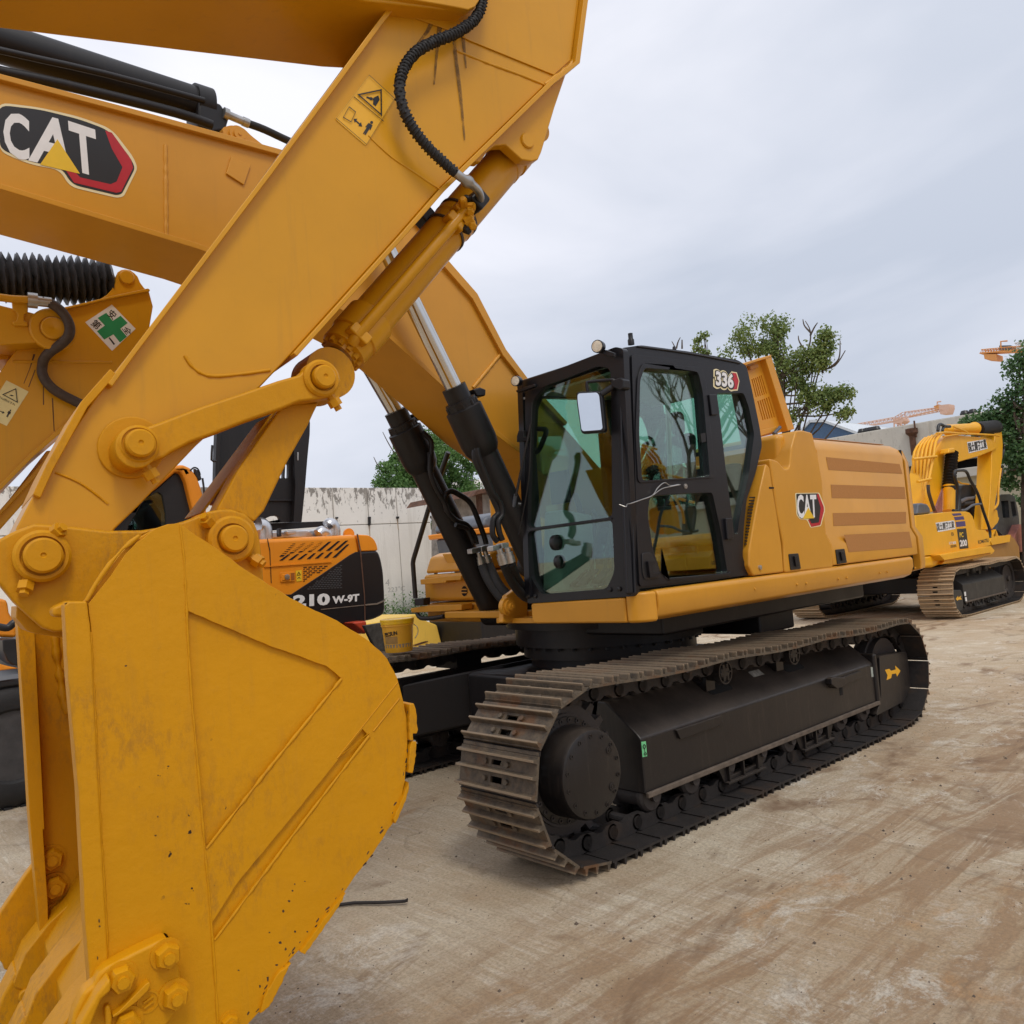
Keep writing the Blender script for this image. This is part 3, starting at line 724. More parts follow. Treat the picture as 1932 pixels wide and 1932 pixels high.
for q in (((350, 1455), (408, 1450), (424, 1545), (362, 1553)), ((636, 1428), (690, 1422), (705, 1508), (648, 1518))):
    hpan = slab('latch_recess', Zp('C2', *q), PD, .01, INK, ex, r=.012, off=-.008, bevel=.003)
    (ax, ay), (bx, by), (cx_, cy_), (dx, dy) = q
    slab('latch_lever', Zp('C2', ((ax+bx)/2-6, ay+14), ((ax+bx)/2+14, ay+12), ((cx_+dx)/2+12, cy_-14), ((cx_+dx)/2-8, cy_-12)), PD, .012, BLACK, hpan, off=-.022, bevel=.003)
PH = PY(ys+.055)
for q in (((580, 862), (1030, 905), (1048, 964), (596, 940)), ((610, 1030), (1060, 1045), (1068, 1117), (616, 1112)), ((622, 1204), (1070, 1197), (1071, 1267), (626, 1283))):
    sheet('antislip_strip', Zp('C2', *q), PH, Y_CATD, hood, off=-.004)
sheet('antislip_strip', Zp('C2', (690, 1337), (1090, 1318), (1108, 1414), (720, 1443)), PY(ys+.012), Y_CATD, hood, off=-.004)
bm = nb(); b_prism(bm, [Vector((3.70, ys+.19, 2.504)), Vector((5.20, ys+.19, 2.504)), Vector((5.20, ys+.34, 2.517)), Vector((3.62, ys+.34, 2.517))], ZA*.006); mk('antislip_strip', bm, Y_CATD, hood)
# maker's badge on the door
PDb = PD
bd = sheet('badge_red', Zp('C2', (505, 1088), (535, 1085), (566, 1165), (568, 1190), (546, 1278), (490, 1290), (470, 1245), (500, 1238)), PDb, RED, dp, off=-.004, r=.008)
sheet('badge_outline', Zp('C2', (392, 1082), (540, 1080), (573, 1165), (574, 1192), (550, 1284), (486, 1294), (464, 1246), (420, 1242), (400, 1215)), PDb, CREAM, dp, off=-.0025, r=.015)
sheet('badge_black', Zp('C2', (398, 1087), (532, 1084), (522, 1092), (548, 1172), (536, 1262), (490, 1268), (478, 1240), (424, 1238), (406, 1212)), PDb, INK, dp, off=-.0055, r=.012)
text('badge_letters', 'CAT', pix('C2', 405, 1238), pix('C2', 525, 1232), pix('C2', 398, 1092), PDb, WHITE, dp, bold=.03, off=-.009)
sheet('badge_triangle', Zp('C2', (436, 1240), (470, 1170), (508, 1236)), PDb, GOLD, dp, off=-.0094)

# raised grille lid behind the cab
PL = PX(2.62)
lidp = [hit(p, PY(.9)) for p in Zp('C2', (88, 290), (245, 238), (390, 688), (165, 745))]
lid0 = PY(.72)
def lattice(name, outline, holes, pl, depth, mat, parent, r=0, hr=0, bevel=.004):
    return slab(name, outline, pl, depth, mat, parent, r=r, holes=holes, hr=hr, bevel=bevel)
hl = []
def quadgrid(A, B, C_, D_, nu, nv, gu, gv):
    """sub-quads inside quad A(tl) B(tr) C(br) D(bl) given in pixels"""
    out = []
    def P_(u, v): return tuple((A[k]*(1-u)+B[k]*u)*(1-v)+(D_[k]*(1-u)+C_[k]*u)*v for k in (0, 1))
    for j in range(nv):
        for i in range(nu):
            u0, u1 = (i+gu)/nu, (i+1-gu)/nu; v0, v1 = (j+gv)/nv, (j+1-gv)/nv
            out.append([P_(u0, v0), P_(u1, v0), P_(u1, v1), P_(u0, v1)])
    return out
g = quadgrid(pix('C2', 122, 385), pix('C2', 190, 358), pix('C2', 225, 475), pix('C2', 150, 500), 6, 1, .22, .02)
g += quadgrid(pix('C2', 158, 520), pix('C2', 236, 490), pix('C2', 275, 620), pix('C2', 190, 640), 6, 1, .22, .02)
ld = lattice('raised_lid', Zp('C2', (82, 292), (212, 246), (352, 700), (160, 745), (165, 690), (130, 480)), g, lid0, .03, Y_CAT, ex)
slab('lid_rim', Zp('C2', (208, 247), (245, 238), (390, 690), (350, 702)), PY(.66), .10, Y_CAT, ld, bevel=.006)
slab('lid_rim', Zp('C2', (82, 292), (90, 284), (250, 236), (245, 250), (90, 300)), PY(.655), .08, Y_CAT, ld, bevel=.003)
slab('lid_beam', Zp('C2', (165, 700), (280, 675), (284, 700), (168, 738)), PY(.68), .035, Y_CAT, ld, bevel=.004)
slab('lid_latch', Zp('C2', (117, 305), (165, 292), (172, 312), (124, 328)), PY(.69), .025, Y_CATD, ld, bevel=.004)
tube('lid_stay', [hit(pix('C2', 262, 720), PY(.66)), hit(pix('C2', 300, 680), PY(.66))], .016, GREYPL, ld, k=0)

# ------------------------------------------------------------------ cab
PS, PN = PY(.16), PX(1.13)
side_out = Zp('C1', (775, 196), (900, 178), (1180, 215), (1490, 268), (1545, 305), (1580, 460), (1625, 680), (1640, 790), (1600, 960), (1545, 1120), (1528, 1300), (1520, 1480), (1575, 1580), (1300, 1620), (880, 1668), (850, 1712))
W1 = Zp('C1', (905, 322), (1232, 345), (1262, 470), (1305, 985), (890, 1008), (872, 720), (878, 400))
W2 = Zp('C1', (965, 1098), (1200, 1082), (1325, 1080), (1380, 1330), (1418, 1572), (1050, 1604), (1010, 1570), (960, 1420), (930, 1220), (940, 1120))
W3 = Zp('C1', (1362, 470), (1528, 470), (1560, 560), (1592, 720), (1560, 960), (1500, 1250), (1488, 1335), (1470, 1330), (1420, 960), (1385, 640))
WF = Zp('C1', (905, 322), (1232, 345), (1262, 470), (1320, 1100), (1400, 1540), (1050, 1590), (930, 1500), (872, 720), (878, 400))
cabs = slab('cab', side_out, PS, .055, CABBLK, ex, r=.035, holes=[trace and W1, W2, W3], hr=.03, bevel=.008)
# the far side of the cab, same outline
def shiftpl(pts, pl, dv): return [hit(p, pl)+dv for p in pts]
bm = nb(); dv = Y*.90
b_prism(bm, roundpoly(shiftpl(side_out, PS, dv), .03), Y*.05, [roundpoly(shiftpl(h, PS, dv), .03) for h in (WF, W3)])
mk('far_cab_side', bm, CABBLK, cabs, bevel=.008)
# front frame
front_out = Zp('C1', (190, 402), (745, 188), (790, 200), (862, 1712), (205, 1757))
F1 = Zp('C1', (300, 432), (640, 305), (712, 320), (716, 420), (724, 1228), (206, 1298), (216, 900), (238, 520))
F2 = Zp('C1', (206, 1316), (724, 1246), (738, 1560), (690, 1668), (290, 1702), (228, 1600))
slab('cab_front', front_out, PN, .05, CABBLK, cabs, r=.02, holes=[F1, F2], hr=.04, bevel=.008)
for a in ([(300, 436), (702, 300), (720, 420), (728, 1236), (200, 1306), (214, 900), (236, 520)], [(202, 1308), (728, 1238), (742, 1560), (692, 1674), (288, 1708), (224, 1604)]):
    sheet('windscreen', Zp('C1', *a), PN, GLASS, cabs, off=.03, thick=.006)
sheet('wind_bar', Zp('C1', (206, 1300), (724, 1232), (724, 1242), (206, 1312)), PN, CABBLK, cabs, off=-.008, thick=.02)
for nm, a in (('door_window', W1), ('door_lower_window', W2), ('rear_quarter_window', W3)):
    sheet(nm, a, PS, GLASS, cabs, off=.028, r=.03, thick=.006)
    if a is not W2:
        bm = nb(); b_prism(bm, roundpoly([p+Y*.93 for p in shiftpl(WF if a is W1 else a, PS, Vector())], .03), Y*.006); mk('far_window', bm, GLASS, cabs)
# roof, floor, rear wall, pillars
v = [hit(p, PS) for p in side_out]
bm = nb(); rp = v[0:5]; th = ZA*-.05
b_prism(bm, [p+Y*.045 for p in rp]+[p+Y*.045+ZA*-.10 for p in rp[::-1]], Y*.87); mk('cab_roof', bm, CABBLK, cabs, bevel=.012)
bm = nb(); hp_ = [p+Y*.05-ZA*.105 for p in rp]; b_prism(bm, [p-ZA*.02 for p in hp_]+[p-ZA*.035 for p in hp_[::-1]], Y*.86); mk('headliner', bm, TRIM, cabs)
bm = nb(); b_box(bm, (1.17, .21, 1.36), (2.55, 1.10, 1.43)); mk('cab_floor', bm, BLACK, cabs)
rv = [hit(p, PS) for p in Zp('C1', (1545, 305), (1580, 460), (1625, 680), (1640, 790))]
bm = nb(); pa = [rv[0]+Y*.05, rv[0]+Y*.90, rv[3]+Y*.90, rv[3]+Y*.05]
hA = [rv[0]*.85+rv[3]*.15+Y*.15, rv[0]*.85+rv[3]*.15+Y*.80, rv[0]*.05+rv[3]*.95+Y*.80, rv[0]*.05+rv[3]*.95+Y*.15]
b_prism(bm, pa, -X*.03, [hA]); mk('rear_wall', bm, CABBLK, cabs)
bm = nb(); b_prism(bm, hA, -X*.005); mk('rear_window', bm, GLASS, cabs)
bm = nb(); b_box(bm, (2.42, .21, 1.40), (2.52, 1.08, 2.25)); mk('rear_console', bm, BLACK, cabs, bevel=.01)
sweep = Zp('C1', (1585, 1100), (1600, 1100), (1560, 1400), (1545, 1400))
for i in range(16):
    t = i/15; x0 = 1562*(1-t)+1530*t; y0_ = 1105*(1-t)+1390*t
    sheet('vent_rib', Zp('C1', (x0, y0_), (x0+32, y0_), (x0+31, y0_+8), (x0-1, y0_+8)), PS, BLACK, cabs, off=-.008, thick=.008)
# door outline seams, hinges, handle
def seam(name, px, pl, w_, mat, parent, off=-.001):
    pts = [hit(p, pl)+pl[1]*off for p in px]
    return tube(name, pts, w_, mat, parent, n=6, k=0)
door = slab('door', Zp('C1', (832, 236), (1300, 292), (1345, 560), (1400, 1000), (1428, 1240), (1465, 1588), (880, 1654), (862, 1300), (846, 700)), PS, .012, CABBLK, ex, r=.03,
            holes=[W1, W2], hr=.03, bevel=.004, off=-.014)
slab('window_surround', Zp('C1', (895, 290), (1255, 318), (1280, 400), (1340, 990), (866, 1022), (850, 720), (862, 380)), PS, .010, CABBLK, door, r=.035, holes=[W1], hr=.03, bevel=.003, off=-.022)
slab('lower_surround', Zp('C1', (1012, 1440), (1030, 1600), (1060, 1618), (1430, 1585), (1434, 1560), (1420, 1572), (1050, 1604), (1010, 1570)), PS, .006, CABBLK, door, bevel=.002, off=-.020)
slab('handle_recess', Zp('C1', (890, 1450), (945, 1446), (985, 1530), (1003, 1600), (905, 1612), (893, 1560)), PS, .006, INK, door, r=.02, off=-.021, bevel=.003)
slab('door_handle', Zp('C1', (912, 1500), (960, 1500), (955, 1520), (938, 1525), (945, 1575), (985, 1570), (990, 1590), (925, 1600)), PS, .018, CABBLK, door, r=.004, off=-.040, bevel=.004)
for a in (((1292, 485), (1340, 485), (1352, 608), (1308, 612)), ((1392, 1238), (1430, 1236), (1440, 1365), (1404, 1368))):
    slab('door_hinge', Zp('C1', *a), PS, .04, CABBLK, door, r=.008, off=-.035, bevel=.006)
bm = nb(); b_lathe(bm, hit(pix('C1', 1160, 1042), PS)-Y*.014, -Y, [(.018, 0), (.016, .006), (.008, .006), (.006, .010)], 16); mk('door_lock', bm, STEEL, door)
sheet('slider_latch', Zp('C1', (1248, 722), (1278, 716), (1284, 770), (1256, 776)), PS, BLACK, door, off=-.02, thick=.02)
sheet('window_divider', Zp('C1', (1075, 335), (1100, 336), (1118, 990), (1098, 992)), PS, TRIM, door, off=.034, thick=.012)
# wire looped through the door
wp = [hit(pix('C1', x, y), PS)-Y*d for x, y, d in ((720, 1158, .06), (735, 1175, .09), (760, 1158, .07), (800, 1150, .05), (870, 1128, .035), (945, 1100, .03), (970, 1055, .04), (1020, 1022, .03), (1060, 1040, .025), (1112, 1032, .022))]
tube('wire_loop', wp, .0035, STEEL, cabs, n=6)
tube('wire_loop', [hit(pix('C1', x, y), PS)-Y*.035 for x, y in ((945, 1100), (1000, 1060), (1060, 1045), (1112, 1035))], .003, STEEL, cabs, n=6)
# corner post ribs on the near front pillar
for zx in (762, 812):
    tube('pillar_rib', [hit(pix('C1', zx+(2 if zx > 800 else 0), 205), PS)-Y*.006, hit(pix('C1', zx+18, 900), PS)-Y*.006, hit(pix('C1', zx+46, 1690), PS)-Y*.006], .008, CABBLK, cabs, k=0, n=8)
# model number
PB = PS
text('number_edge', '336', pix('C1', 1340, 442), pix('C1', 1476, 466), pix('C1', 1340, 312), PB, CREAM, cabs, bold=.12, off=-.003)
sheet('number_red_edge', Zp('C1', (1456, 340), (1484, 344), (1500, 398), (1489, 456), (1450, 458)), PB, CREAM, cabs, off=-.0042)
sheet('number_red', Zp('C1', (1458, 346), (1480, 350), (1495, 398), (1484, 448), (1456, 450)), PB, RED, cabs, off=-.0062)
text('number', '336', pix('C1', 1348, 433), pix('C1', 1470, 455), pix('C1', 1348, 323), PB, INK, cabs, bold=.085, off=-.0078)
text('number', '336', pix('C1', 1354, 424), pix('C1', 1463, 444), pix('C1', 1354, 333), PB, WHITE, cabs, bold=.04, off=-.0092)
# mirror on its arm, lights, aerial, wiper
MN = Vector((.95, .31, -.04)).normalized(); PM = (hit(pix('C1', 590, 580), PX(1.02)), MN)
mz = Zp('C1', (500, 462), (640, 455), (660, 480), (680, 690), (672, 708), (540, 718), (528, 705), (502, 520))
mc = slab('mirror', mz, PM, .05, CABBLK, ex, r=.03, bevel=.012, off=0)
slab('mirror_glass', Zp('C1', (513, 474), (632, 468), (645, 486), (666, 686), (655, 696), (548, 704), (538, 694), (514, 520)), PM, .003, MIRROR, mc, r=.02, bevel=0, off=-.004)
tube('mirror_arm', [hit(pix('C1', 574, 460), PX(1.04)), hit(pix('C1', 568, 415), PX(1.04)), hit(pix('C1', 585, 402), PX(1.05)), hit(pix('C1', 725, 390), PX(1.10)), hit(pix('C1', 735, 402), PX(1.12))], .010, CABBLK, mc, k=3)
tube('mirror_arm', [hit(pix('C1', 655, 480), PX(1.06)), hit(pix('C1', 735, 425), PX(1.12))], .020, CABBLK, mc, k=0)
slab('mirror_bracket', Zp('C1', (712, 395), (770, 375), (790, 388), (792, 440), (770, 455), (715, 430)), PX(1.09), .07, CABBLK, mc, bevel=.008)
def worklamp(px, pl, r, parent=None):
    c = hit(px, pl); bm = nb(); d = Vector((-1, -.25, -.05)).normalized()
    b_lathe(bm, c-d*.05, d, [(r*.5, 0), (r*.9, .015), (r, .045), (r, .06)], 24)
    o = mk('work_lamp', bm, CABBLK, ex)
    bm = nb(); b_lathe(bm, c, d, [(r*.88, .006), (r*.86, .013), (0, .017)], 24); mk('lamp_lens', bm, LENS, o)
    return o
l1 = worklamp(pix('C1', 636, 186), PX(1.05), .040); slab('lamp_bracket', Zp('C1', (640, 222), (680, 205), (735, 225), (735, 250), (690, 245)), PX(1.07), .02, CABBLK, l1)
l2 = worklamp(pix('C1', 136, 397), PX(1.05), .036); slab('lamp_bracket', Zp('C1', (132, 455), (180, 436), (250, 415), (250, 432), (185, 456), (140, 468)), PX(1.06), .03, CABBLK, l2)
bm = nb(); c = hit(pix('C1', 840, 175), PY(.3)); b_lathe(bm, c, ZA, [(.022, 0), (.022, .03), (.016, .04), (.016, .075), (0, .08)], 14); mk('aerial', bm, CABBLK, cabs)
c = hit(pix('C1', 1103, 205), PY(.25)); bm = nb(); b_lathe(bm, c, ZA, [(.014, 0), (.010, .02), (0, .025)], 10); mk('roof_screw', bm, CABBLK, cabs)
tube('roof_seam', [hit(pix('C1', x, y), PY(.155)) for x, y in ((880, 186), (1180, 226), (1470, 280), (1500, 290))], .006, CABBLK, cabs, k=3)
tube('wiper', [hit(pix('C1', 228, 660), PX(1.09)), hit(pix('C1', 190, 830), PX(1.07)), hit(pix('C1', 135, 1100), PX(1.04))], .009, INK, cabs, k=0)
tube('wiper', [hit(pix('C1', 135, 1090), PX(1.05)), hit(pix('C1', 118, 1165), PX(1.05))], .014, GREYPL, cabs, k=0)
tube('wiper_arm', [hit(pix('C1', 120, 1150), PX(1.07)), hit(pix('C1', 165, 1155), PX(1.11))], .02, INK, cabs, k=0)
slab('wiper_park', Zp('C1', (150, 700), (178, 700), (182, 740), (215, 738), (215, 752), (182, 770), (140, 770), (140, 735)), PX(1.09), .03, INK, cabs, bevel=.003)
for q in ((208, 1715), (255, 1712), (712, 1672), (770, 1668), (826, 1655), (826, 1690), (172, 1258)):
    bm = nb(); b_lathe(bm, hit(pix('C1', *q), PN), -X, [(.015, 0), (.014, .012), (.007, .014), (0, .016)], 12); mk('screw', bm, INK, cabs)
tube('front_wire', [hit(pix('C1', x, y), PX(1.10)) for x, y in ((232, 525), (226, 700), (212, 1000), (160, 1300), (150, 1330))], .005, INK, cabs, k=4, n=6)
# inside the cab
seat = nb()
b_box(seat, (1.72, .46, 1.72), (2.22, .98, 1.86)); st = mk('seat', seat, SEAT, cabs, bevel=.05, seg=4)
bm = nb(); b_prism(bm, [Vector((2.16, .48, 1.84)), Vector((2.30, .48, 1.84)), Vector((2.42, .48, 2.52)), Vector((2.30, .48, 2.52))], Y*.48); mk('seat_back', bm, SEAT, cabs, bevel=.05, seg=4)
bm = nb(); b_box(bm, (2.32, .58, 2.52), (2.42, .86, 2.70)); mk('headrest', bm, SEAT, cabs, bevel=.04, seg=3)
bm = nb(); b_box(bm, (1.80, .50, 1.43), (2.15, .92, 1.72)); mk('seat_base', bm, BLACK, cabs, bevel=.02)
for yy in (.28, 1.0):
    bm = nb(); b_box(bm, (1.55, yy-.07, 1.68), (2.2, yy+.07, 1.95)); mk('arm_console', bm, BLACK, cabs, bevel=.03, seg=3)
    tube('joystick', [Vector((1.62, yy, 1.93)), Vector((1.60, yy, 2.04)), Vector((1.57, yy, 2.12))], .022, INK, cabs, k=3)
for yy in (.52, .62, .74, .84):
    tube('travel_lever', [Vector((1.42, yy, 1.42)), Vector((1.40, yy, 1.60)), Vector((1.50, yy, 1.86)), Vector((1.46, yy, 1.98))], .013, BROWN, cabs, k=4)
    bm = nb(); b_prism(bm, [Vector((1.28, yy-.04, 1.47)), Vector((1.28, yy+.04, 1.47)), Vector((1.42, yy+.04, 1.56)), Vector((1.42, yy-.04, 1.56))], ZA*.015); mk('pedal', bm, BLACK, cabs)
bm = nb(); b_prism(bm, [Vector((1.20, .86, 1.43)), Vector((1.52, .80, 1.43)), Vector((1.52, .80, 1.95)), Vector((1.28, .86, 2.0))], Y*.18); kp = mk('right_console', bm, TRIM, cabs, bevel=.02, seg=3)
for zx, zy, r_ in ((378, 1385, .052), (400, 1502, .046)):
    c = hit(pix('C1', zx, zy), PY(.82)); bm = nb(); b_lathe(bm, c, -Y, [(r_, -.01), (r_, .016), (r_*.75, .022), (r_*.7, .012), (r_*.4, .018), (0, .018)], 24); mk('vent', bm, INK, kp)
bm = nb(); b_box(bm, (1.40, .90, 2.05), (1.43, 1.08, 2.28)); mk('monitor', bm, INK, cabs, bevel=.008)
tube('grab_bar', [hit(pix('C1', x, y), PX(1.22)) for x, y in ((240, 690), (285, 690), (320, 700), (302, 760), (270, 825), (240, 830))], .018, BLACK, cabs, k=4)
# plastic sheet thrown over the seat
fv = nb(); rows = []
for i in range(15):
    u = i/14; row = []
    for j in range(11):
        t = j/10; z = 2.64-1.02*t; sp_ = .10+.34*t
        x = 2.26-.62*t*(.3+.7*u)+.03*sin(i*1.9+t*3); y = .64+(u-.5)*2*sp_*.72+.02*sin(i*2.7+j*.8)
        row.append(fv.verts.new((x, y, z+.02*sin(i*1.3))))
    rows.append(row)
for i in range(14):
    for j in range(10): fv.faces.new((rows[i][j], rows[i+1][j], rows[i+1][j+1], rows[i][j+1]))
fo = mk('plastic_cover', fv, FILM, cabs, smooth=20); sm_ = fo.modifiers.new('solid', 'SOLIDIFY'); sm_.thickness = .002

# ------------------------------------------------------------------ boom of the main excavator
BN, BW = 1.35, .50
boom_px = [(-170, 90), (0, 149), (260, 217), (521, 288), (700, 345), (790, 420), (833, 492), (892, 559), (946, 664), (990, 724), (1060, 800), (1190, 950), (1300, 1080), (1290, 1130), (1240, 1130), (1110, 970), (981, 856), (925, 810), (841, 732), (722, 625), (560, 535), (371, 466), (0, 353), (-170, 300)]
PBm = PY(BN)
boom = slab('boom', boom_px, PBm, BW, Y_CAT, ex, bevel=.006)
# edge flanges and weld beads
def bead(name, pts, pl, r, mat, parent, off=0, n=6, k=0, wob=0):
    ps = [hit(p, pl)+pl[1]*off for p in pts]
    ps = smoothpath(ps, k) if k else ps
    if wob:
        dn = []
        for a, b in zip(ps, ps[1:]):
            m_ = max(1, int((b-a).length/.02))
            for i in range(m_): dn.append(a.lerp(b, i/m_))
        ps = dn+[ps[-1]]
    bm = nb(); rnd = random.Random(3); b_tube(bm, ps, r, n, rfun=(lambda i: r*(1+wob*(rnd.random()-.5))) if wob else None)
    return mk(name, bm, mat, parent, smooth=60)
def offs(pts, d): return [(x, y+d) for x, y in pts]
slab('boom_top_flange', [(-170, 86), (0, 145), (260, 213), (521, 284), (700, 341), (793, 416), (838, 490), (896, 556), (950, 661), (996, 722), (1066, 798), (1062, 804), (990, 730), (944, 672), (887, 566), (829, 500), (786, 428), (698, 352), (521, 295), (260, 224), (0, 156), (-170, 97)], PBm, .56, Y_CAT, boom, off=-.03, bevel=.004)
slab('boom_bottom_flange', [(-170, 296), (0, 349), (371, 461), (560, 530), (722, 620), (841, 727), (925, 805), (985, 853), (985, 861), (925, 816), (841, 738), (722, 631), (560, 541), (371, 472), (0, 360), (-170, 307)], PBm, .54, Y_CAT, boom, off=-.02, bevel=.004)
bead('weld_bead', Zp('R1', (622, 545), (625, 900)), PBm, .012, Y_CAT, boom, k=0, wob=.5)
bead('weld_bead', Zp('R4', (1020, 1085), (820, 1330)), PBm, .014, Y_CAT, boom, wob=.3)
slab('boom_plate', Zp('R1', (868, 592), (940, 625), (915, 698), (848, 655)), PBm, .01, Y_CAT, boom, off=-.012, bevel=.003)
slab('rear_boom_lug', Zp('R4', (1100, 1150), (1120, 1155), (1165, 1230), (1150, 1240)), PBm, .2, Y_CAT, boom, off=.1, bevel=.003)
# badge on the boom
bz = lambda *p: Zp('R1', *p)
sheet('badge_outline', bz((-10, 385), (150, 405), (300, 440), (420, 485), (500, 590), (518, 632), (465, 740), (440, 745), (262, 703), (225, 640), (120, 620), (60, 598), (0, 570)), PBm, CREAM, boom, off=-.004, r=.05)
sheet('badge_black', bz((-8, 395), (150, 413), (300, 450), (412, 492), (490, 595), (508, 632), (458, 730), (438, 735), (270, 695), (232, 632), (120, 610), (62, 588), (0, 560)), PBm, INK, boom, off=-.006, r=.05)
sheet('badge_red', bz((395, 492), (420, 500), (492, 600), (500, 632), (455, 722), (436, 726), (278, 688), (246, 640), (275, 640), (300, 668), (415, 694), (438, 684), (460, 630), (420, 560)), PBm, RED, boom, off=-.008)
text('badge_letters', 'C', pix('R1', 12, 580), pix('R1', 110, 612), pix('R1', 12, 408), PBm, WHITE, boom, bold=.03, off=-.008)
text('badge_letters', 'A', pix('R1', 105, 605), pix('R1', 262, 640), pix('R1', 130, 425), PBm, WHITE, boom, bold=.03, off=-.008)
text('badge_letters', 'T', pix('R1', 270, 640), pix('R1', 372, 670), pix('R1', 255, 455), PBm, WHITE, boom, bold=.03, off=-.0085)
sheet('badge_triangle', bz((150, 620), (215, 525), (300, 655)), PBm, GOLD, boom, off=-.0094)
# stick cylinder lying on top of the boom
PC = PY(1.60)
sc1 = [hit((-180, 25), PC), hit((395, 205), PC)]
bm = nb(); ax = (sc1[1]-sc1[0]); Lc = ax.length
b_lathe(bm, sc1[0], ax, [(.10, 0), (.10, Lc-.10), (.115, Lc-.10), (.115, Lc), (.06, Lc+.01)], 32)
scy = mk('stick_cylinder', bm, BLACK, ex)
tube('cylinder_pipe', [hit(p, PY(1.46)) for p in ((-150, 98), (0, 135), (120, 160), (330, 212), (400, 236))], .028, BLACK, scy, k=3)
tube('cylinder_pipe', [hit(p, PY(1.44)) for p in ((-150, 55), (0, 95), (200, 140), (385, 190))], .018, BLACK, scy, k=3)
slab('cylinder_end', bz((745, 375), (830, 385), (865, 440), (850, 490), (800, 500), (745, 470)), PY(1.50), .2, BLACK, scy, bevel=.02)
bm = nb(); a, b = hit(pix('R1', 840, 425), PY(1.5)), hit(pix('R1', 935, 465), PY(1.5)); b_lathe(bm, a, b-a, [(.035, 0), (.035, .03), (.024, .03), (.024, .12), (.028, .12), (.028, (b-a).length)], 16); mk('hose_fitting', bm, STEEL, scy)
tube('cylinder_hose', [hit(p, PY(1.5)) for p in ((468, 233), (500, 245), (545, 266), (600, 288), (680, 330))], .024, RUBBER, scy, k=4)
slab('cylinder_lug', bz((835, 480), (870, 470), (915, 480), (945, 510), (990, 545), (1040, 572), (990, 575), (940, 545), (880, 530), (845, 520)), PY(1.43), .06, Y_CAT, boom, r=.02, bevel=.006)
bm = nb(); b_lathe(bm, hit(pix('R1', 893, 512), PY(1.43)), -Y, [(.055, 0), (.055, .02), (.034, .02), (.034, .035), (.010, .035), (.010, .04)], 28); mk('cylinder_pin', bm, Y_CAT, boom)

# boom cylinders
def ramcyl(name, a, b, c, r, rr, parent):
    """rod from a to b, barrel from b to c"""
    d = (c-b).normalized(); L_ = (c-b).length
    bm = nb(); b_lathe(bm, b-d*.02, d, [(r*.86, 0), (r*.86, .10), (r*1.10, .102), (r*1.10, .15), (r*1.30, .16), (r*1.32, .40), (r*1.22, .46), (r, .50), (r, L_)], 32)
    o = mk(name, bm, BLACK, parent, smooth=25)
    for i in range(10):
        t = 2*pi*i/10; u, v_ = frame_of(d); q = b+d*.12+(u*cos(t)+v_*sin(t))*r*1.06
        bm = nb(); b_lathe(bm, q, d, [(.012, -.02), (.012, 0.05)], 6); mk('gland_bolt', bm, BLACK, o)
    bm = nb(); b_cyl(bm, a, b, rr, 28); mk('rod', bm, CHROME, o)
    return o
YN, YFc = 1.18, 2.02
nA, nB, nC = hit((700, 410), PY(YN)), hit((858, 735), PY(YN)), hit((1010, 1065), PY(YN))
fA, fB, fC = hit((650, 610), PY(YFc)), hit((748, 780), PY(YFc)), hit((935, 1160), PY(YFc))
cyl1 = ramcyl('boom_cylinder', nA, nB, nC, .098, .058, ex); cyl2 = ramcyl('boom_cylinder', fA, fB, fC, .102, .060, ex)
for c_, o_ in ((nA, cyl1), (fA, cyl2)):
    bm = nb(); b_lathe(bm, c_-Y*.06, Y, [(.10, 0), (.10, .12)], 24); mk('rod_eye', bm, BLACK, o_)
for q in (((1140, 400), (1180, 385), (1205, 400), (1195, 430), (1160, 432)),):
    pass
slab('port_block', Zp('R4', (790, 1350), (840, 1335), (880, 1350), (878, 1395), (820, 1400)), PY(YN), .1, BLACK, cyl1, off=-.05, bevel=.01)
slab('port_block', Zp('R4', (360, 1525), (410, 1508), (445, 1525), (440, 1560), (390, 1570)), PY(YFc), .1, BLACK, cyl2, off=-.05, bevel=.01)
# steel lines along the cylinders
J = lambda *p: Zp('J', *p)
def jt(name, pts, y, r, mat, parent, k=5): return tube(name, [hit(p, PY(y)) for p in pts], r, mat, parent, k=k)
jt('steel_line', Zp('R4', (470, 1640), (525, 1700), (530, 1790), (528, 1930))+J((345, 0), (345, 170), (400, 330), (480, 470), (520, 570), (600, 650), (700, 690), (770, 780), (800, 880)), 1.86, .020, BLACK, cyl2)
jt('steel_line', J((480, 470), (490, 400), (545, 360), (620, 390), (740, 480), (830, 690), (880, 830), (890, 880)), 1.86, .022, BLACK, cyl2)
jt('steel_line', J((590, 690), (690, 720), (730, 770), (770, 870)), 1.84, .018, BLACK, cyl2)
jt('steel_line', J((330, -20), (335, 80), (345, 180), (470, 430), (500, 560)), 1.88, .016, BLACK, cyl2)
jt('steel_line', J((780, -40), (785, 50), (850, 210), (930, 370), (960, 440), (1010, 570), (960, 640), (955, 780), (1000, 850)), 1.02, .020, BLACK, cyl1)
jt('steel_line', J((800, -60), (820, 40), (900, 240), (960, 380), (1030, 480), (1050, 590), (1010, 660), (1020, 760), (1050, 840)), 1.00, .020, BLACK, cyl1)
for (x, y), yy, o_ in (((785, 945), 1.84, cyl2), ((880, 925), 1.83, cyl2), ((990, 920), .99, cyl1), ((1080, 895), .98, cyl1)):
    slab('flange_clamp', J((x-38, y-22), (x+34, y-36), (x+38, y+14), (x-32, y+30)), PY(yy), .06, STEEL, o_, bevel=.006)
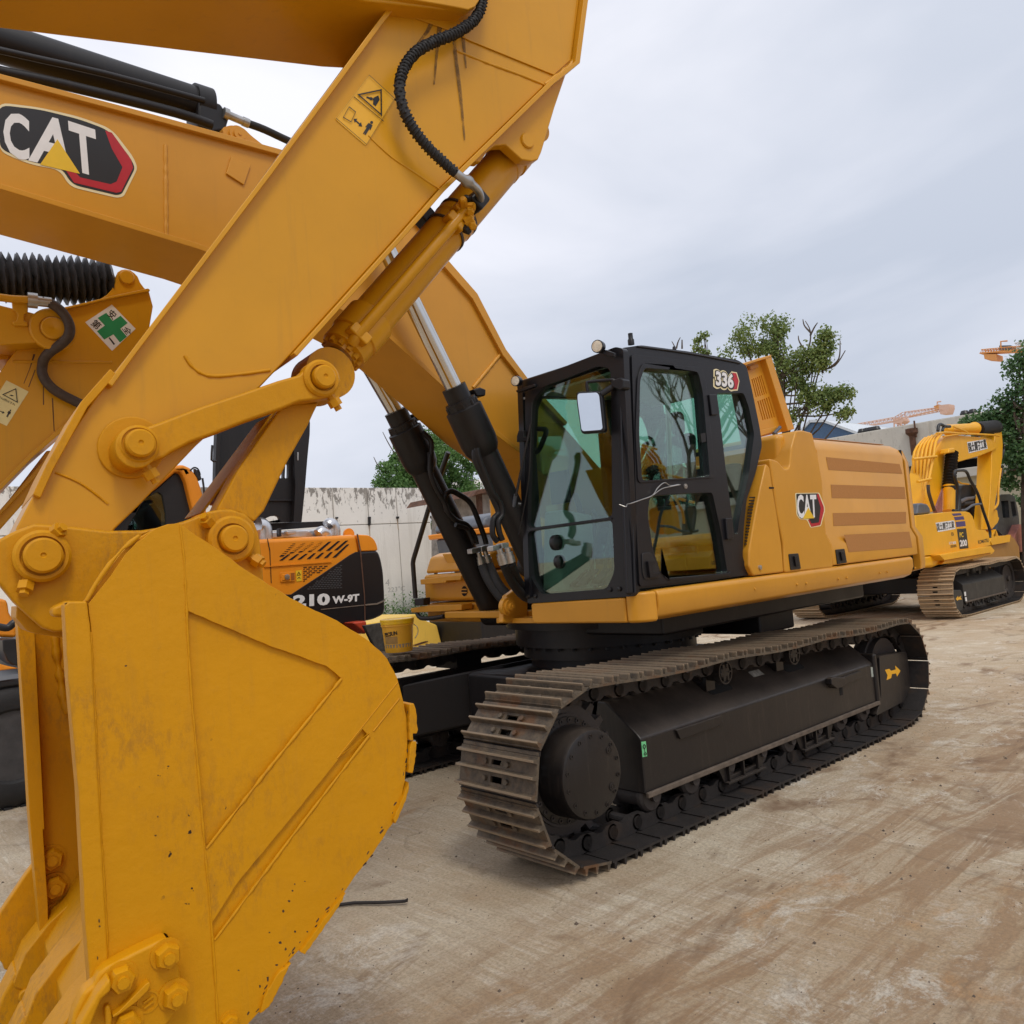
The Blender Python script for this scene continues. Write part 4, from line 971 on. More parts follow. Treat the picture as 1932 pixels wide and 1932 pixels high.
def jhose(pts, y0_, y1_, r, parent):
    n_ = len(pts); return tube('hydraulic_hose', [hit(p, PY(y0_+(y1_-y0_)*i/(n_-1))) for i, p in enumerate(pts)], r, RUBBER, parent, k=5)
def fitting(a, b, y, parent):
    p, q = hit(a, PY(y)), hit(b, PY(y)); bm = nb(); L_ = (q-p).length
    b_lathe(bm, p, q-p, [(.020, 0), (.020, L_*.3), (.030, L_*.3), (.030, L_*.55), (.034, L_*.55), (.034, L_)], 14); mk('hose_fitting', bm, STEEL, parent)
fitting(*J((820, 960), (855, 1095)), 1.88, cyl2); fitting(*J((880, 945), (925, 1090)), 1.86, cyl2)
fitting(*J((1020, 930), (1065, 1072)), .92, cyl1); fitting(*J((1095, 915), (1130, 1060)), .90, cyl1)
jhose(J((855, 1090), (900, 1200), (980, 1330), (1060, 1420), (1180, 1480), (1300, 1478), (1400, 1470)), 1.88, 1.5, .038, cyl2)
jhose(J((920, 1085), (960, 1180), (1030, 1300), (1130, 1400), (1220, 1445), (1300, 1450)), 1.86, 1.5, .038, cyl2)
jhose(J((1065, 1065), (1110, 1180), (1180, 1300), (1280, 1400), (1380, 1420)), .92, 1.25, .032, cyl1)
jhose(J((1130, 1055), (1170, 1170), (1230, 1280), (1300, 1360)), .90, 1.25, .032, cyl1)
# front of the upper frame: cylinder lugs, boom foot pin, tool box on the far side with steps and mirror pole
slab('cylinder_lug', J((1010, 1440), (1040, 1400), (1065, 1395), (1050, 1440), (1040, 1520), (1060, 1600), (1060, 1650), (1020, 1650)), PY(1.95), .06, Y_CAT, ex, r=.02, bevel=.006)
slab('cylinder_lug', J((880, 1480), (900, 1440), (910, 1500), (935, 1580), (940, 1650), (900, 1650)), PY(2.25), .06, Y_CAT, ex, r=.02, bevel=.006)
bm = nb(); cc = hit(J((1135, 1490))[0], PY(1.38)); b_lathe(bm, cc, Y, [(.012, -.03), (.012, -.02), (.028, -.02), (.028, 0), (.05, 0), (.05, .02), (.068, .02), (.068, .06)], 36); mk('boom_foot_pin', bm, Y_CAT, ex)
bm = nb(); b_lathe(bm, fC-Y*.1, Y, [(.085, 0), (.085, .2)], 24); mk('cylinder_foot', bm, BLACK, cyl2)
bm = nb(); b_lathe(bm, nC-Y*.1, Y, [(.085, 0), (.085, .2)], 24); mk('cylinder_foot', bm, BLACK, cyl1)
slab('boom_foot_bracket', J((1060, 1500), (1090, 1380), (1150, 1340), (1260, 1240), (1300, 1250), (1300, 1640), (1050, 1650)), PY(1.42), .05, Y_CAT, ex, bevel=.01)
bm = nb(); b_box(bm, (1.42, 1.12, 1.245), (1.75, 2.45, 1.30)); mk('frame_beam', bm, Y_CAT, ex, bevel=.01)
bm = nb(); b_box(bm, (1.25, 1.12, 1.225), (1.45, 1.60, 1.262)); mk('front_plate', bm, Y_CAT, ex, bevel=.004)
slab('frame_tower', J((900, 1010), (935, 922), (1100, 912), (1150, 925), (1185, 950), (1300, 945), (1500, 1000), (1500, 1600), (900, 1640)), PX(1.95), .12, Y_CAT, ex, bevel=.02, r=.02)
bm = nb(); b_box(bm, (1.62, 2.10, 1.375), (3.2, 2.99, 1.615)); tb = mk('tool_box', bm, Y_CAT, ex, bevel=.035, seg=5)
bm = nb(); b_prism(bm, [Vector((1.635, 2.12, 1.625)), Vector((3.0, 2.12, 1.625)), Vector((3.0, 2.12, 1.80)), Vector((1.80, 2.12, 1.80)), Vector((1.70, 2.12, 1.77))], Y*.86); mk('tool_box_lid', bm, Y_CAT, tb, bevel=.03, seg=5)
slab('lid_rib', J((430, 975), (600, 965), (640, 1130), (520, 1145)), PX(1.64), .05, Y_CAT, tb, off=.03, bevel=.01)
bm = nb(); b_box(bm, (1.64, 1.95, 1.19), (3.2, 3.0, 1.362)); mk('frame_side', bm, Y_CAT, ex, bevel=.03, seg=4)
PT = PX(1.62)
slab('step', J((245, 1225), (370, 1208), (500, 1190), (650, 1185), (640, 1230), (500, 1238), (495, 1258), (250, 1275)), PX(1.50), .12, Y_CAT, tb, bevel=.006)
slab('step', J((150, 1508), (260, 1485), (420, 1475), (650, 1468), (650, 1525), (420, 1540), (160, 1550)), PX(1.50), .12, Y_CAT, tb, bevel=.006)
lo_ = [hit(pix('J', 680+28*cos(t*pi/8), 1338+50*sin(t*pi/8)), PT) for t in range(16)]
bm = nb(); b_prism(bm, [p-X*.004 for p in lo_], X*.002); mk('lamp_opening', bm, DARKIN, tb)
for dy in (-17, 14):
    sheet('opening_bar', J((650, 1338+dy-6), (710, 1338+dy-6), (710, 1338+dy+6), (650, 1338+dy+6)), PT, Y_CAT, tb, off=-.01)
PP = PX(1.52)
pole = tube('mirror_pole', [hit(p, PP) for p in J((200, 1410), (175, 1070), (180, 1030), (350, 460), (520, -20))], .022, INK, ex, k=0)
slab('pole_socket', J((185, 1415), (275, 1405), (275, 1480), (190, 1482)), PX(1.48), .08, INK, pole, bevel=.008)
tube('pole_loop', [hit(p, PP) for p in J((215, 1550), (250, 1600), (350, 1605), (480, 1585))], .02, INK, pole, k=4)
slab('pole_bracket', J((485, 1565), (530, 1540), (590, 1540), (600, 1600), (540, 1610), (490, 1605)), PX(1.50), .08, Y_CAT, pole, bevel=.006)

# ------------------------------------------------------------------ FRONT MACHINE: stick, linkage, bucket cylinder, bucket (turned 7 degrees, standing nearer the camera)
def FP(u, z, D): return Vector((CAM.x, CAM.y, 0))+EF*u+LF*D+ZA*z
fm = thing('excavator', 'old brush-painted yellow excavator arm with bucket reaching across the left foreground', 'excavator', FP(.3, 0, 2.9))
DN, DW = 2.68, .36
PFN = PF(DN)
stick_px = [(738, 6), (840, -150), (1093, -150), (1093, 0), (1077, 123), (1028, 161), (824, 361), (748, 448), (547, 671), (492, 729), (369, 842), (263, 953), (215, 1000), (200, 1080), (30, 1080), (30, 997), (85, 891), (178, 751), (241, 671), (502, 326)]
stick = slab('stick', stick_px, PFN, DW, Y_OLD2, fm, bevel=.006)
def strip(name, a, pl, depth, mat, parent, wd, side=1, off=0, bevel=.003, wob=0):
    """ribbon of px width wd laid along an open px polyline on one side"""
    L1 = list(a); L2 = []
    for i, p in enumerate(a):
        q0, q1 = a[max(i-1, 0)], a[min(i+1, len(a)-1)]; dx, dy = q1[0]-q0[0], q1[1]-q0[1]; l = math.hypot(dx, dy)
        L2.append((p[0]-dy/l*wd*side, p[1]+dx/l*wd*side))
    return slab(name, L1+L2[::-1], pl, depth, mat, parent, bevel=bevel, off=off)
strip('stick_flange', [(738, 6), (502, 326), (241, 671), (200, 728)], PFN, .43, Y_OLD2, stick, 10, -1, off=-.035)
strip('stick_flange', [(205, 700), (150, 762), (85, 880), (60, 935)], PFN, .40, Y_OLD, stick, 16, -1, off=-.03)
strip('stick_flange', [(1093, -100), (1093, 0), (1077, 123), (1028, 161), (824, 361), (748, 448), (547, 671)], PFN, .43, Y_OLD2, stick, 9, -1, off=-.035)
T1 = lambda *p: Zp('T1', *p)
bead('weld_bead', T1((1100, 310), (1300, 390), (1500, 462), (1640, 520)), PFN, .006, Y_OLD2, stick, wob=.5)
bead('weld_bead', T1((1640, 520), (1800, 400), (1850, 300)), PFN, .012, Y_OLD2, stick, wob=.5)
slab('stick_step_plate', T1((1180, 255), (1690, 462), (1790, 372), (1850, -200), (700, -200), (690, 60), (1050, 190)), PFN, .006, Y_OLD2, stick, off=-.007, bevel=.002)
bead('weld_bead', Zp('R2', (820, 0), (860, 55), (930, 90), (1050, 85), (1200, 65)), PFN, .006, Y_OLD, stick, k=5, wob=.5)
bead('weld_bead', T1((560, 830), (700, 960), (850, 1060), (1000, 1160)), PFN, .004, Y_OLD2, stick, k=5)
bead('weld_bead', Zp('R2', (245, 520), (360, 570), (480, 660)), PFN, .004, Y_OLD, stick, k=5)
slab('cylinder_bracket', T1((1640, 520), (1780, 425), (1700, 660), (1620, 930), (1600, 975), (1560, 985), (1500, 975), (1450, 930), (1400, 885), (1340, 890), (1290, 925), (1245, 990), (1200, 985)), PF(2.70), .05, Y_OLD2, stick, bevel=.006)
slab('cylinder_bracket', T1((1640, 520), (1780, 425), (1700, 660), (1620, 930), (1600, 975), (1560, 985), (1500, 975), (1450, 930), (1400, 885), (1340, 890), (1290, 925), (1245, 990), (1200, 985)), PF(2.96), .05, Y_OLD2, stick, bevel=.006)
def boss(name, px, D, prof, mat, parent, n=48):
    bm = nb(); b_lathe(bm, hit(px, PF(D)), -LF, prof, n); return mk(name, bm, mat, parent, smooth=28)
boss('cylinder_pin', pix('T1', 1530, 862), 2.70, [(.034, -.01), (.034, .004), (.030, .010), (0, .010)], Y_OLD2, stick)
def stainmat(name, col, lo, hi, scale):
    m, t, b = newmat(name); setc(b, col, .7); v = coords(t)
    tr = t.nodes.new('ShaderNodeBsdfTransparent'); mx = t.nodes.new('ShaderNodeMixShader'); t.links.new(ramp(t, noise(t, scale, 7, .75, v), [(lo, 0.0), (hi, .55)]), mx.inputs[0])
    t.links.new(tr.outputs[0], mx.inputs[1]); t.links.new(b.outputs[0], mx.inputs[2]); t.links.new(mx.outputs[0], t.nodes['Material Output'].inputs[0]); return m
OIL = stainmat('oil_stain', (.12, .065, .02), .30, .66, 26); 
for a in (((1062, 60), (1100, 60), (1096, 300), (1130, 560), (1152, 860), (1143, 860), (1108, 560), (1078, 320)), ((1000, 60), (1050, 60), (1010, 170), (985, 330), (965, 520), (956, 520), (968, 320), (980, 160)), ((960, 70), (1000, 70), (930, 200), (850, 290), (845, 280), (910, 190)), ((1105, 70), (1135, 70), (1150, 250), (1160, 420), (1152, 420), (1128, 250))):
    sheet('oil_streak', T1(*a), PFN, OIL, stick, off=-.0088 - .0)
# boom of the front machine, entering along the top edge
boomF = slab('boom', [(-500, -60), (-500, -400), (700, -420), (905, -200), (905, -40), (880, 22), (697, 2), (400, -50), (0, -122)], PF(2.60), .46, Y_OLD2, fm, bevel=.008)
slab('boom_tip_fork', [(640, -200), (930, -200), (925, -40), (905, 0), (897, 12), (884, 18), (858, 13), (760, -4), (640, -24)], PF(2.58), .05, Y_OLD2, boomF, off=0, bevel=.005)
boss('boom_tip_boss', (600, 60), 2.99, [(.10, -.05), (.10, .02)], Y_OLD2, boomF)
# hose with spiral guard
hp = [hit(p, PF(2.60)) for p in T1((1270, -120), (1262, -30), (1245, 60), (1200, 130), (1090, 205), (950, 260), (840, 330), (770, 440), (752, 560), (785, 690), (860, 820), (960, 935), (1095, 1060))]
hs_ = smoothpath(hp, 8); hose = tube('hydraulic_hose', hp, .019, RUBBER, fm, k=8, n=12)
bm = nb(); L_ = 0; prev = hs_[0]; hel = []
tot = sum((b-a).length for a, b in zip(hs_, hs_[1:])); turns = tot/.0155
acc = 0; u_ = None
dense = []
for a, b in zip(hs_, hs_[1:]):
    n_ = max(1, int((b-a).length/.0026))
    for i in range(n_): dense.append(a.lerp(b, i/n_))
acc = 0
for i, p in enumerate(dense[:-1]):
    d = (dense[i+1]-p); acc += d.length; d.normalize()
    if u_ is None: u_, v_ = frame_of(d)
    u_ = (u_-d*u_.dot(d)).normalized(); v_ = d.cross(u_); t = acc/.0155*2*pi
    hel.append(p+(u_*cos(t)+v_*sin(t))*.0215)
b_tube(bm, hel, .0038, 5); tag(mk('spiral_guard', bm, RUBBER, hose, smooth=60))
bm = nb(); ps = [hit(pix('T1', x, y), PF(D)) for x, y, D in ((1085, 1050, 2.60), (1130, 1085, 2.60), (1190, 1125, 2.62), (1230, 1165, 2.66), (1245, 1210, 2.70), (1235, 1250, 2.73))]
b_tube(bm, smoothpath(ps, 4), .019, 12, rfun=lambda i: .025 if i < 8 and i > 5 else .018); mk('hose_fitting', bm, STEEL, hose)
# bucket cylinder
DM = 2.86; PM_ = PF(DM)
ca, cb_, cc_ = hit((992, 262), PM_), hit((640, 672), PM_), hit((609, 712), PM_)
d = (cb_-ca).normalized(); Lc = (cb_-ca).length; s0_ = .16
bm = nb(); r_ = .0865
b_lathe(bm, ca, d, [(.06, .03), (.075, .07), (.094, .10), (.094, .16), (r_, .165), (r_, .20), (r_+.003, .205), (r_+.003, .23), (r_, .235), (r_, .62), (r_+.004, .625), (r_+.004, .655), (r_, .66), (r_, Lc-.22), (r_+.013, Lc-.21), (r_+.013, Lc-.10), (r_+.006, Lc-.095), (r_+.006, Lc-.03), (.07, Lc-.02), (.07, Lc)], 56)
bc = mk('bucket_cylinder', bm, Y_OLD2, fm, smooth=28)
for i in range(12):
    t = 2*pi*i/12; u, v_ = frame_of(d); bm = nb(); b_lathe(bm, ca+d*(Lc-.035)+(u*cos(t)+v_*sin(t))*.074, d, [(.012, -.01), (.012, .03)], 6); mk('gland_bolt', bm, Y_OLD, bc)
tube('steel_line', [hit(pix('R4', x, y), PF(D)) for x, y, D in ((762, 95, 2.74), (700, 170, 2.75), (10, 965, 2.75), (-20, 1010, 2.78))], .024, Y_OLD2, bc, k=0, n=16)
for q in ((690, 175), (745, 110), (20, 960)):
    c = hit(pix('R4', *q), PF(2.76)); bm = nb(); u, v_ = d, d.cross(LF).normalized(); b_obox(bm, c, u*.022, v_*.045, LF*.03); mk('pipe_clamp', bm, Y_OLD2, bc, bevel=.008)
c = hit(pix('R4', 835, 35), PF(2.75)); bm = nb(); b_obox(bm, c, d*.04, d.cross(LF)*.035, LF*.05); mk('valve_block', bm, BLACK, bc, bevel=.012)
for k, (dx, dy) in enumerate(((775, 20), (805, 65), (800, 100), (860, 60), (800, 175), (820, 200), (775, 225), (790, 150), (750, 30))):
    c = hit(pix('R4', dx, dy), PF(2.73-.01*(k % 3))); bm = nb(); b_lathe(bm, c, Vector((sin(k*2.1), -1, cos(k*1.7))), [(.018, -.02), (.018, .015), (.012, .02)], 6); mk('port_bolt', bm, Y_OLD if k % 3 else BLACK, bc)
for zz, w_ in (((612, 95), .1), ((690, 105), .1)): pass
bm = nb(); b_lathe(bm, ca+d*.60, d, [(r_+.006, 0), (r_+.006, .012)], 48); mk('clamp_band', bm, BROWN, bc)
bm = nb(); b_lathe(bm, ca+d*.71, d, [(r_+.006, 0), (r_+.006, .012)], 48); mk('clamp_band', bm, BROWN, bc)
c = hit(pix('R4', 490, 150), PF(2.9)); bm = nb(); b_obox(bm, c, d*.035, d.cross(LF)*.03, LF*.04); mk('port_block', bm, BLACK, bc, bevel=.01)
bm = nb(); b_lathe(bm, ca-LF*.10, LF, [(.06, 0), (.06, .20)], 32); mk('cylinder_eye', bm, Y_OLD2, bc)
bm = nb(); b_cyl(bm, cb_, cc_, .05, 24); mk('rod', bm, CHROME, bc)
bm = nb(); b_lathe(bm, cc_-LF*.08, LF, [(.095, 0), (.095, .16)], 36); mk('rod_eye', bm, Y_OLD, bc)
# warning label on the stick
WL = sheet('warning_label', T1((562, 458), (722, 605), (545, 893), (355, 728)), PFN, DECY, stick, off=-.0035, r=.01)
for a, b in (((470, 595), (652, 745)),): bead('label_line', T1(a, b), PFN, .0012, INK, WL, off=-.005)
def tri(a, b, c, f):
    g_ = ((a[0]+b[0]+c[0])/3, (a[1]+b[1]+c[1])/3); return [(p[0]+(g_[0]-p[0])*f, p[1]+(g_[1]-p[1])*f) for p in (a, b, c)]
tA = ((488, 580), (640, 548), (642, 716))
slab('label_triangle', T1(*tri(*tA, .02)), PFN, .001, INK, WL, holes=[T1(*tri(*tA, .17))], off=-.0065, bevel=0)
def stickman(R_, cx, cy, s, ang, pl, parent, off=-.0065, mat=INK):
    def q(x, y): return pix(R_, cx+s*(x*cos(ang)-y*sin(ang)), cy+s*(x*sin(ang)+y*cos(ang)))
    sheet('label_figure', [q(-.20, -.30), (q(.20, -.30)), q(.26, .15), q(.17, .15), q(.14, -.1), q(.13, .75), q(.02, .75), q(0, .2), q(-.02, .75), q(-.13, .75), q(-.14, -.1), q(-.17, .15), q(-.26, .15)], pl, mat, parent, off=off)
    sheet('label_head', [q(.13*cos(i*pi/5), -.47+.13*sin(i*pi/5)) for i in range(10)], pl, mat, parent, off=off)
stickman('T1', 562, 778, 70, radians(32), PFN, WL)
stickman('T1', 575, 605, 38, radians(110), PFN, WL)
sheet('label_hand', T1((590, 600), (620, 585), (628, 610), (605, 650), (588, 640)), PFN, INK, WL, off=-.0065)
def frameq(name, pts, f, R_, pl, parent, off=-.0065):
    g_ = (sum(p[0] for p in pts)/len(pts), sum(p[1] for p in pts)/len(pts)); inn = [(p[0]+(g_[0]-p[0])*f, p[1]+(g_[1]-p[1])*f) for p in pts]
    return slab(name, Zp(R_, *pts), pl, .001, INK, parent, holes=[Zp(R_, *inn)], off=off, bevel=0)
frameq('label_box', [(440, 655), (482, 688), (452, 752), (402, 722)], .10, 'T1', PFN, WL)
frameq('label_border', [(562, 462), (718, 606), (546, 888), (360, 728)], .012, 'T1', PFN, WL)
sheet('label_arrow', T1((470, 728), (492, 728), (486, 737), (508, 757), (514, 748), (522, 775), (498, 772), (504, 764), (482, 744), (476, 752)), PFN, INK, WL, off=-.0065)

# links and pins
def R2p(*p): return Zp('R2', *p)
def ringpts(c, r, a0, a1, n): return [(c[0]+r[0]*cos(radians(a0+(a1-a0)*i/n)), c[1]-r[1]*sin(radians(a0+(a1-a0)*i/n))) for i in range(n+1)]
link_px = R2p(*(ringpts((600, 412), (96, 96), 100, 320, 12)+[(735, 450), (760, 432), (850, 385), (960, 345), (1100, 290), (1250, 238), (1330, 205), (1400, 196)]+ringpts((1432, 108), (82, 88), 300, 360, 4)+ringpts((1432, 108), (82, 88), 0, 130, 6)+[(1330, 85), (1240, 110), (1080, 165), (880, 232), (700, 300), (650, 318)]))
idl = slab('side_link', link_px, PF(2.585), .07, Y_OLD, fm, bevel=.012)
slab('side_link', link_px, PF(3.06), .07, Y_OLD, fm, bevel=.012)
slab('link_boss', R2p(*ringpts((600, 412), (96, 96), 0, 345, 24)), PF(2.585), .12, Y_OLD, idl, bevel=.006, off=-.03)
slab('weld_ring', R2p(*ringpts((580, 410), (150, 138), 0, 345, 26)), PFN, .01, Y_OLD, stick, bevel=.006, off=-.010)
def pinface(name, cpx, rx, R_, D, parent, mat=Y_OLD, boss_r=None, h=.02, hole=True):
    c = hit(pix(R_, *cpx), PF(D)); e = hit(pix(R_, cpx[0], cpx[1]-rx), PF(D)); r = (e-c).length
    bm = nb()
    if boss_r:
        rb = r*boss_r/rx; b_lathe(bm, c, -LF, [(rb, -.06), (rb, -.008), (rb-.008, 0), (r+.007, 0), (r+.007, -.012), (r, -.012), (r, h), (r-.006, h+.006), (.008, h+.006), (.005, h+.002), (0, h+.002)], 56)
    else: b_lathe(bm, c, -LF, [(r, -.1), (r, h), (r-.006, h+.006), (.007, h+.006), (.005, h+.001), (0, h+.001)], 48)
    return mk(name, bm, mat, parent, smooth=28)
pinface('pin', (620, 393), 62, 'R2', 2.55, idl, boss_r=86)
pinface('pin', (1436, 98), 50, 'R2', 2.57, idl, boss_r=82)
for q, a in (((655, 505), .5), ((1475, 188), .6)):
    c = hit(pix('R2', *q), PF(2.60)); dv_ = (EF*.45-ZA*.8).normalized(); bm = nb(); b_lathe(bm, c-dv_*.03, dv_, [(.014, 0), (.014, .035), (.023, .035), (.023, .062), (.012, .062), (.012, .078)], 6); mk('keeper_bolt', bm, Y_OLD, idl)
# main bucket link (box section)
ml = slab('bucket_link', R2p((1242, 240), (1290, 215), (1420, 205), (1395, 255), (1370, 310), (1280, 470), (1175, 690), (1130, 740), (1060, 700), (960, 690), (1050, 520)), PF(2.66), .10, Y_OLD, fm, bevel=.008)
slab('bucket_link', R2p((1242, 240), (1290, 215), (1420, 205), (1395, 255), (1370, 310), (1280, 470), (1175, 690), (1130, 740), (1060, 700), (960, 690), (1050, 520)), PF(2.96), .10, Y_OLD, fm, bevel=.008)
slab('link_web', R2p((1225, 270), (1330, 240), (1130, 640), (1000, 640)), PF(2.76), .20, Y_OLD, ml, bevel=.004)
slab('link_edge', R2p((1225, 250), (1238, 248), (905, 700), (890, 700)), PF(2.84), .22, Y_OLD, ml, bevel=.003)
pinface('rod_boss', (1436, 98), 50, 'R2', 2.64, ml, boss_r=82, h=-.02)

# bucket
PB0 = PF(2.25); BWD = 1.30
R3p = lambda *p: Zp('R3', *p)
top_edge = R2p((540, 880), (580, 838), (640, 800), (700, 765), (750, 748), (790, 745), (830, 768), (870, 800), (950, 850), (1030, 905), (1100, 960), (1200, 1020), (1290, 1075), (1400, 1132), (1500, 1180), (1590, 1235), (1640, 1270), (1690, 1315), (1720, 1350), (1745, 1395))
back_edge = R3p((1742, 150), (1765, 200), (1780, 250), (1795, 310), (1806, 380), (1812, 470), (1810, 560), (1800, 660), (1780, 760), (1745, 850), (1700, 920), (1640, 1010), (1580, 1085), (1530, 1155), (1460, 1250), (1400, 1340), (1340, 1405), (1280, 1465), (1230, 1560), (1185, 1645), (1140, 1700), (1100, 1745), (1000, 1870), (850, 2010), (650, 2120), (470, 2130))
front_edge = R3p((440, 1900), (420, 1700), (400, 1585), (378, 1320), (345, 700), (300, 200)) + R2p((290, 1240), (284, 1110), (300, 1095), (383, 1092), (420, 1045), (460, 990))
side_px = top_edge + back_edge + front_edge
bk = slab('bucket', side_px, PB0, .045, Y_OLD, fm, bevel=.004, off=.012)
# raised wear plates on the near side: one plate with two recesses
rec1 = R2p((834, 1135), (1010, 1210), (1200, 1292), (1330, 1335), (1405, 1365))+R3p((1450, 150), (1490, 180), (1518, 208), (1500, 240), (1200, 600), (1060, 790), (918, 962), (905, 900), (880, 620), (850, 300), (833, 0))
rec2 = R3p((1612, 432), (1640, 462), (1300, 905), (1120, 1140), (955, 1368), (938, 1300), (1060, 1110), (1300, 820))
jit = random.Random(5)
def rough(pts, amp, step=14):
    out = []
    for i, a in enumerate(pts):
        b = pts[(i+1) % len(pts)]; n_ = max(1, int(math.hypot(b[0]-a[0], b[1]-a[1])/step))
        for k in range(n_):
            t = k/n_; out.append((a[0]+(b[0]-a[0])*t+jit.uniform(-amp, amp), a[1]+(b[1]-a[1])*t+jit.uniform(-amp, amp)))
    return out
out_px = top_edge[3:] + back_edge + R3p((440, 1900), (472, 1690), (484, 1480), (462, 1100), (440, 700), (405, 0)) + R2p((402, 1180), (392, 1105), (430, 1058), (500, 970), (560, 880), (610, 828))
slab('side_wear_plate', rough(out_px, .8), PB0, .0118, Y_OLD, bk, holes=[rough(rec1, .5), rough(rec2, .4)], bevel=.003)
slab('side_cutter_bar', rough(R2p((284, 1110), (300, 1095), (383, 1092))+R3p((402, 0), (436, 700), (458, 1100), (480, 1480), (470, 1640), (420, 1700), (400, 1585), (378, 1320), (345, 700), (300, 200)), .6), PB0, .05, Y_OLD, bk, bevel=.008, off=-.012)
bead('weld_bead', R2p((800, 750), (818, 900), (830, 1130))+R3p((833, 0), (852, 300), (880, 600), (910, 960), (930, 1170), (945, 1380), (958, 1560), (968, 1742)), PB0, .003, Y_OLD, bk, off=0, wob=.9)
bead('weld_bead', R3p((402, 0), (436, 700), (458, 1100), (480, 1480)), PB0, .004, Y_OLD, bk, off=-.001, wob=.9)
bead('weld_bead', R3p((1768, 222), (1500, 560), (1640, 450)), PB0, .002, Y_OLD, bk)
bead('weld_bead', R3p((1775, 295), (1660, 440)), PB0, .003, Y_OLD, bk)
bead('weld_bead', R3p((918, 962), (1200, 600), (1518, 208)), PB0, .0045, Y_OLD, bk, wob=.9)
bead('weld_bead', R3p((955, 1368), (1300, 905), (1640, 462)), PB0, .004, Y_OLD, bk, wob=.9)
bead('weld_bead', R2p((385, 1090), (430, 1010), (490, 925), (545, 860), (620, 800)), PB0, .006, Y_OLD, bk, off=.004, wob=.9)
# wrapper: a curved plate between the two sides
def offpath(pts, dist):
    return pts
wr = trace(PF(2.262), top_edge[4:] + back_edge[:-1])
cen = FP(.70, 1.20, 2.262)
outer = wr; inner = [p+(cen-p).normalized()*.028 for p in wr]
bm = nb(); loop = outer + inner[::-1]; b_prism(bm, [p+LF*.03 for p in loop], LF*(BWD-.05)); mk('bucket_shell', bm, Y_OLD, bk)
# far side plate
fs_pts = [p+LF*(BWD-.03) for p in trace(PF(2.262), side_px)]
bm = nb(); b_prism(bm, fs_pts, LF*.04); mk('far_side_plate', bm, Y_OLD, bk, bevel=.004)
# far front edge: rounded bar, inner liner, bolts and the side cutter fin
PFF = PF(3.50)
Mz = lambda *p: Zp('M', *p)
fe = Mz((135, 262), (160, 650), (200, 1250), (232, 1800))+Zp('B', (250, 0), (300, 560), (345, 1080))
fi = Zp('B', (400, 1040), (390, 600), (350, 0))+Mz((352, 1930), (320, 1300), (290, 700), (275, 380))
slab('front_edge_bar', fe+fi, PF(3.42), .12, Y_OLD, bk, bevel=.025)
slab('inner_liner', Mz((275, 380), (290, 700), (320, 1300), (352, 1930))+Zp('B', (350, 0), (390, 600), (400, 1040), (800, 700), (760, 0))+Mz((760, 1800), (660, 300), (500, 380)), PF(3.50), .04, Y_OLD, bk, bevel=.003)
bead('weld_bead', Mz((430, 390), (445, 560), (480, 760), (500, 900), (540, 1010)), PF(3.5), .016, Y_OLD, bk, wob=.9)
for q in ((415, 235), (440, 463), (465, 698)):
    hexbolt('bolt', hit(pix('B', *q), PF(3.5)), -LF, .040, .035, Y_OLD, bk)
slab('side_cutter', Zp('B', (270, 285), (200, 380), (0, 680), (-60, 800), (-60, 1000), (15, 1090), (35, 1145), (90, 1152), (210, 1105), (335, 955), (330, 800)), PF(3.58), .045, Y_OLD, bk, bevel=.006)
# ears
ear_px = R2p((-90, 900), (-40, 835), (60, 782), (150, 748), (250, 752), (480, 778), (630, 776), (720, 762), (820, 735), (880, 712), (930, 692), (980, 682), (1030, 682), (1090, 702), (1130, 738), (1152, 790), (1162, 860), (1172, 975), (1180, 1060), (900, 1100), (420, 1060), (330, 1180), (300, 1228), (240, 1230), (190, 1212), (140, 1170), (60, 1095), (0, 1022), (-80, 960))
ear = slab('bucket_ear', ear_px, PF(2.615), .06, Y_OLD, bk, bevel=.010, off=0)
slab('bucket_ear', ear_px, PF(3.06), .06, Y_OLD, bk, bevel=.010)
slab('ear_gusset', Mz((130, 165), (150, 180), (240, 260), (280, 300), (360, 350), (500, 362), (500, 420), (280, 385), (210, 360), (125, 260)), PF(2.68), .2, Y_OLD, bk, bevel=.01)
pinface('pin', (190, 890), 78, 'R2', 2.575, bk, boss_r=116)
pinface('pin', (1036, 815), 60, 'R2', 2.575, bk, boss_r=104)
for q, dv_ in (((118, 1005), (-.25, -.9)), ((935, 750), (-.6, .6)), ((1125, 900), (.6, -.55)), ((240, 795), (.35, .3))):
    c = hit(pix('R2', *q), PF(2.60)); dd = (EF*dv_[0]+ZA*dv_[1]-LF*.5).normalized(); bm = nb()
    b_lathe(bm, c-dd*.03, dd, [(.013, 0), (.013, .035), (.022, .035), (.022, .060), (.013, .06), (.013, .072)], 6); mk('keeper_bolt', bm, Y_OLD, bk)
slab('ear_doubler', R2p((385, 1092), (330, 1150), (285, 1165), (232, 1160), (232, 1120), (300, 1090)), PF(2.45), .08, Y_OLD, bk, bevel=.01)
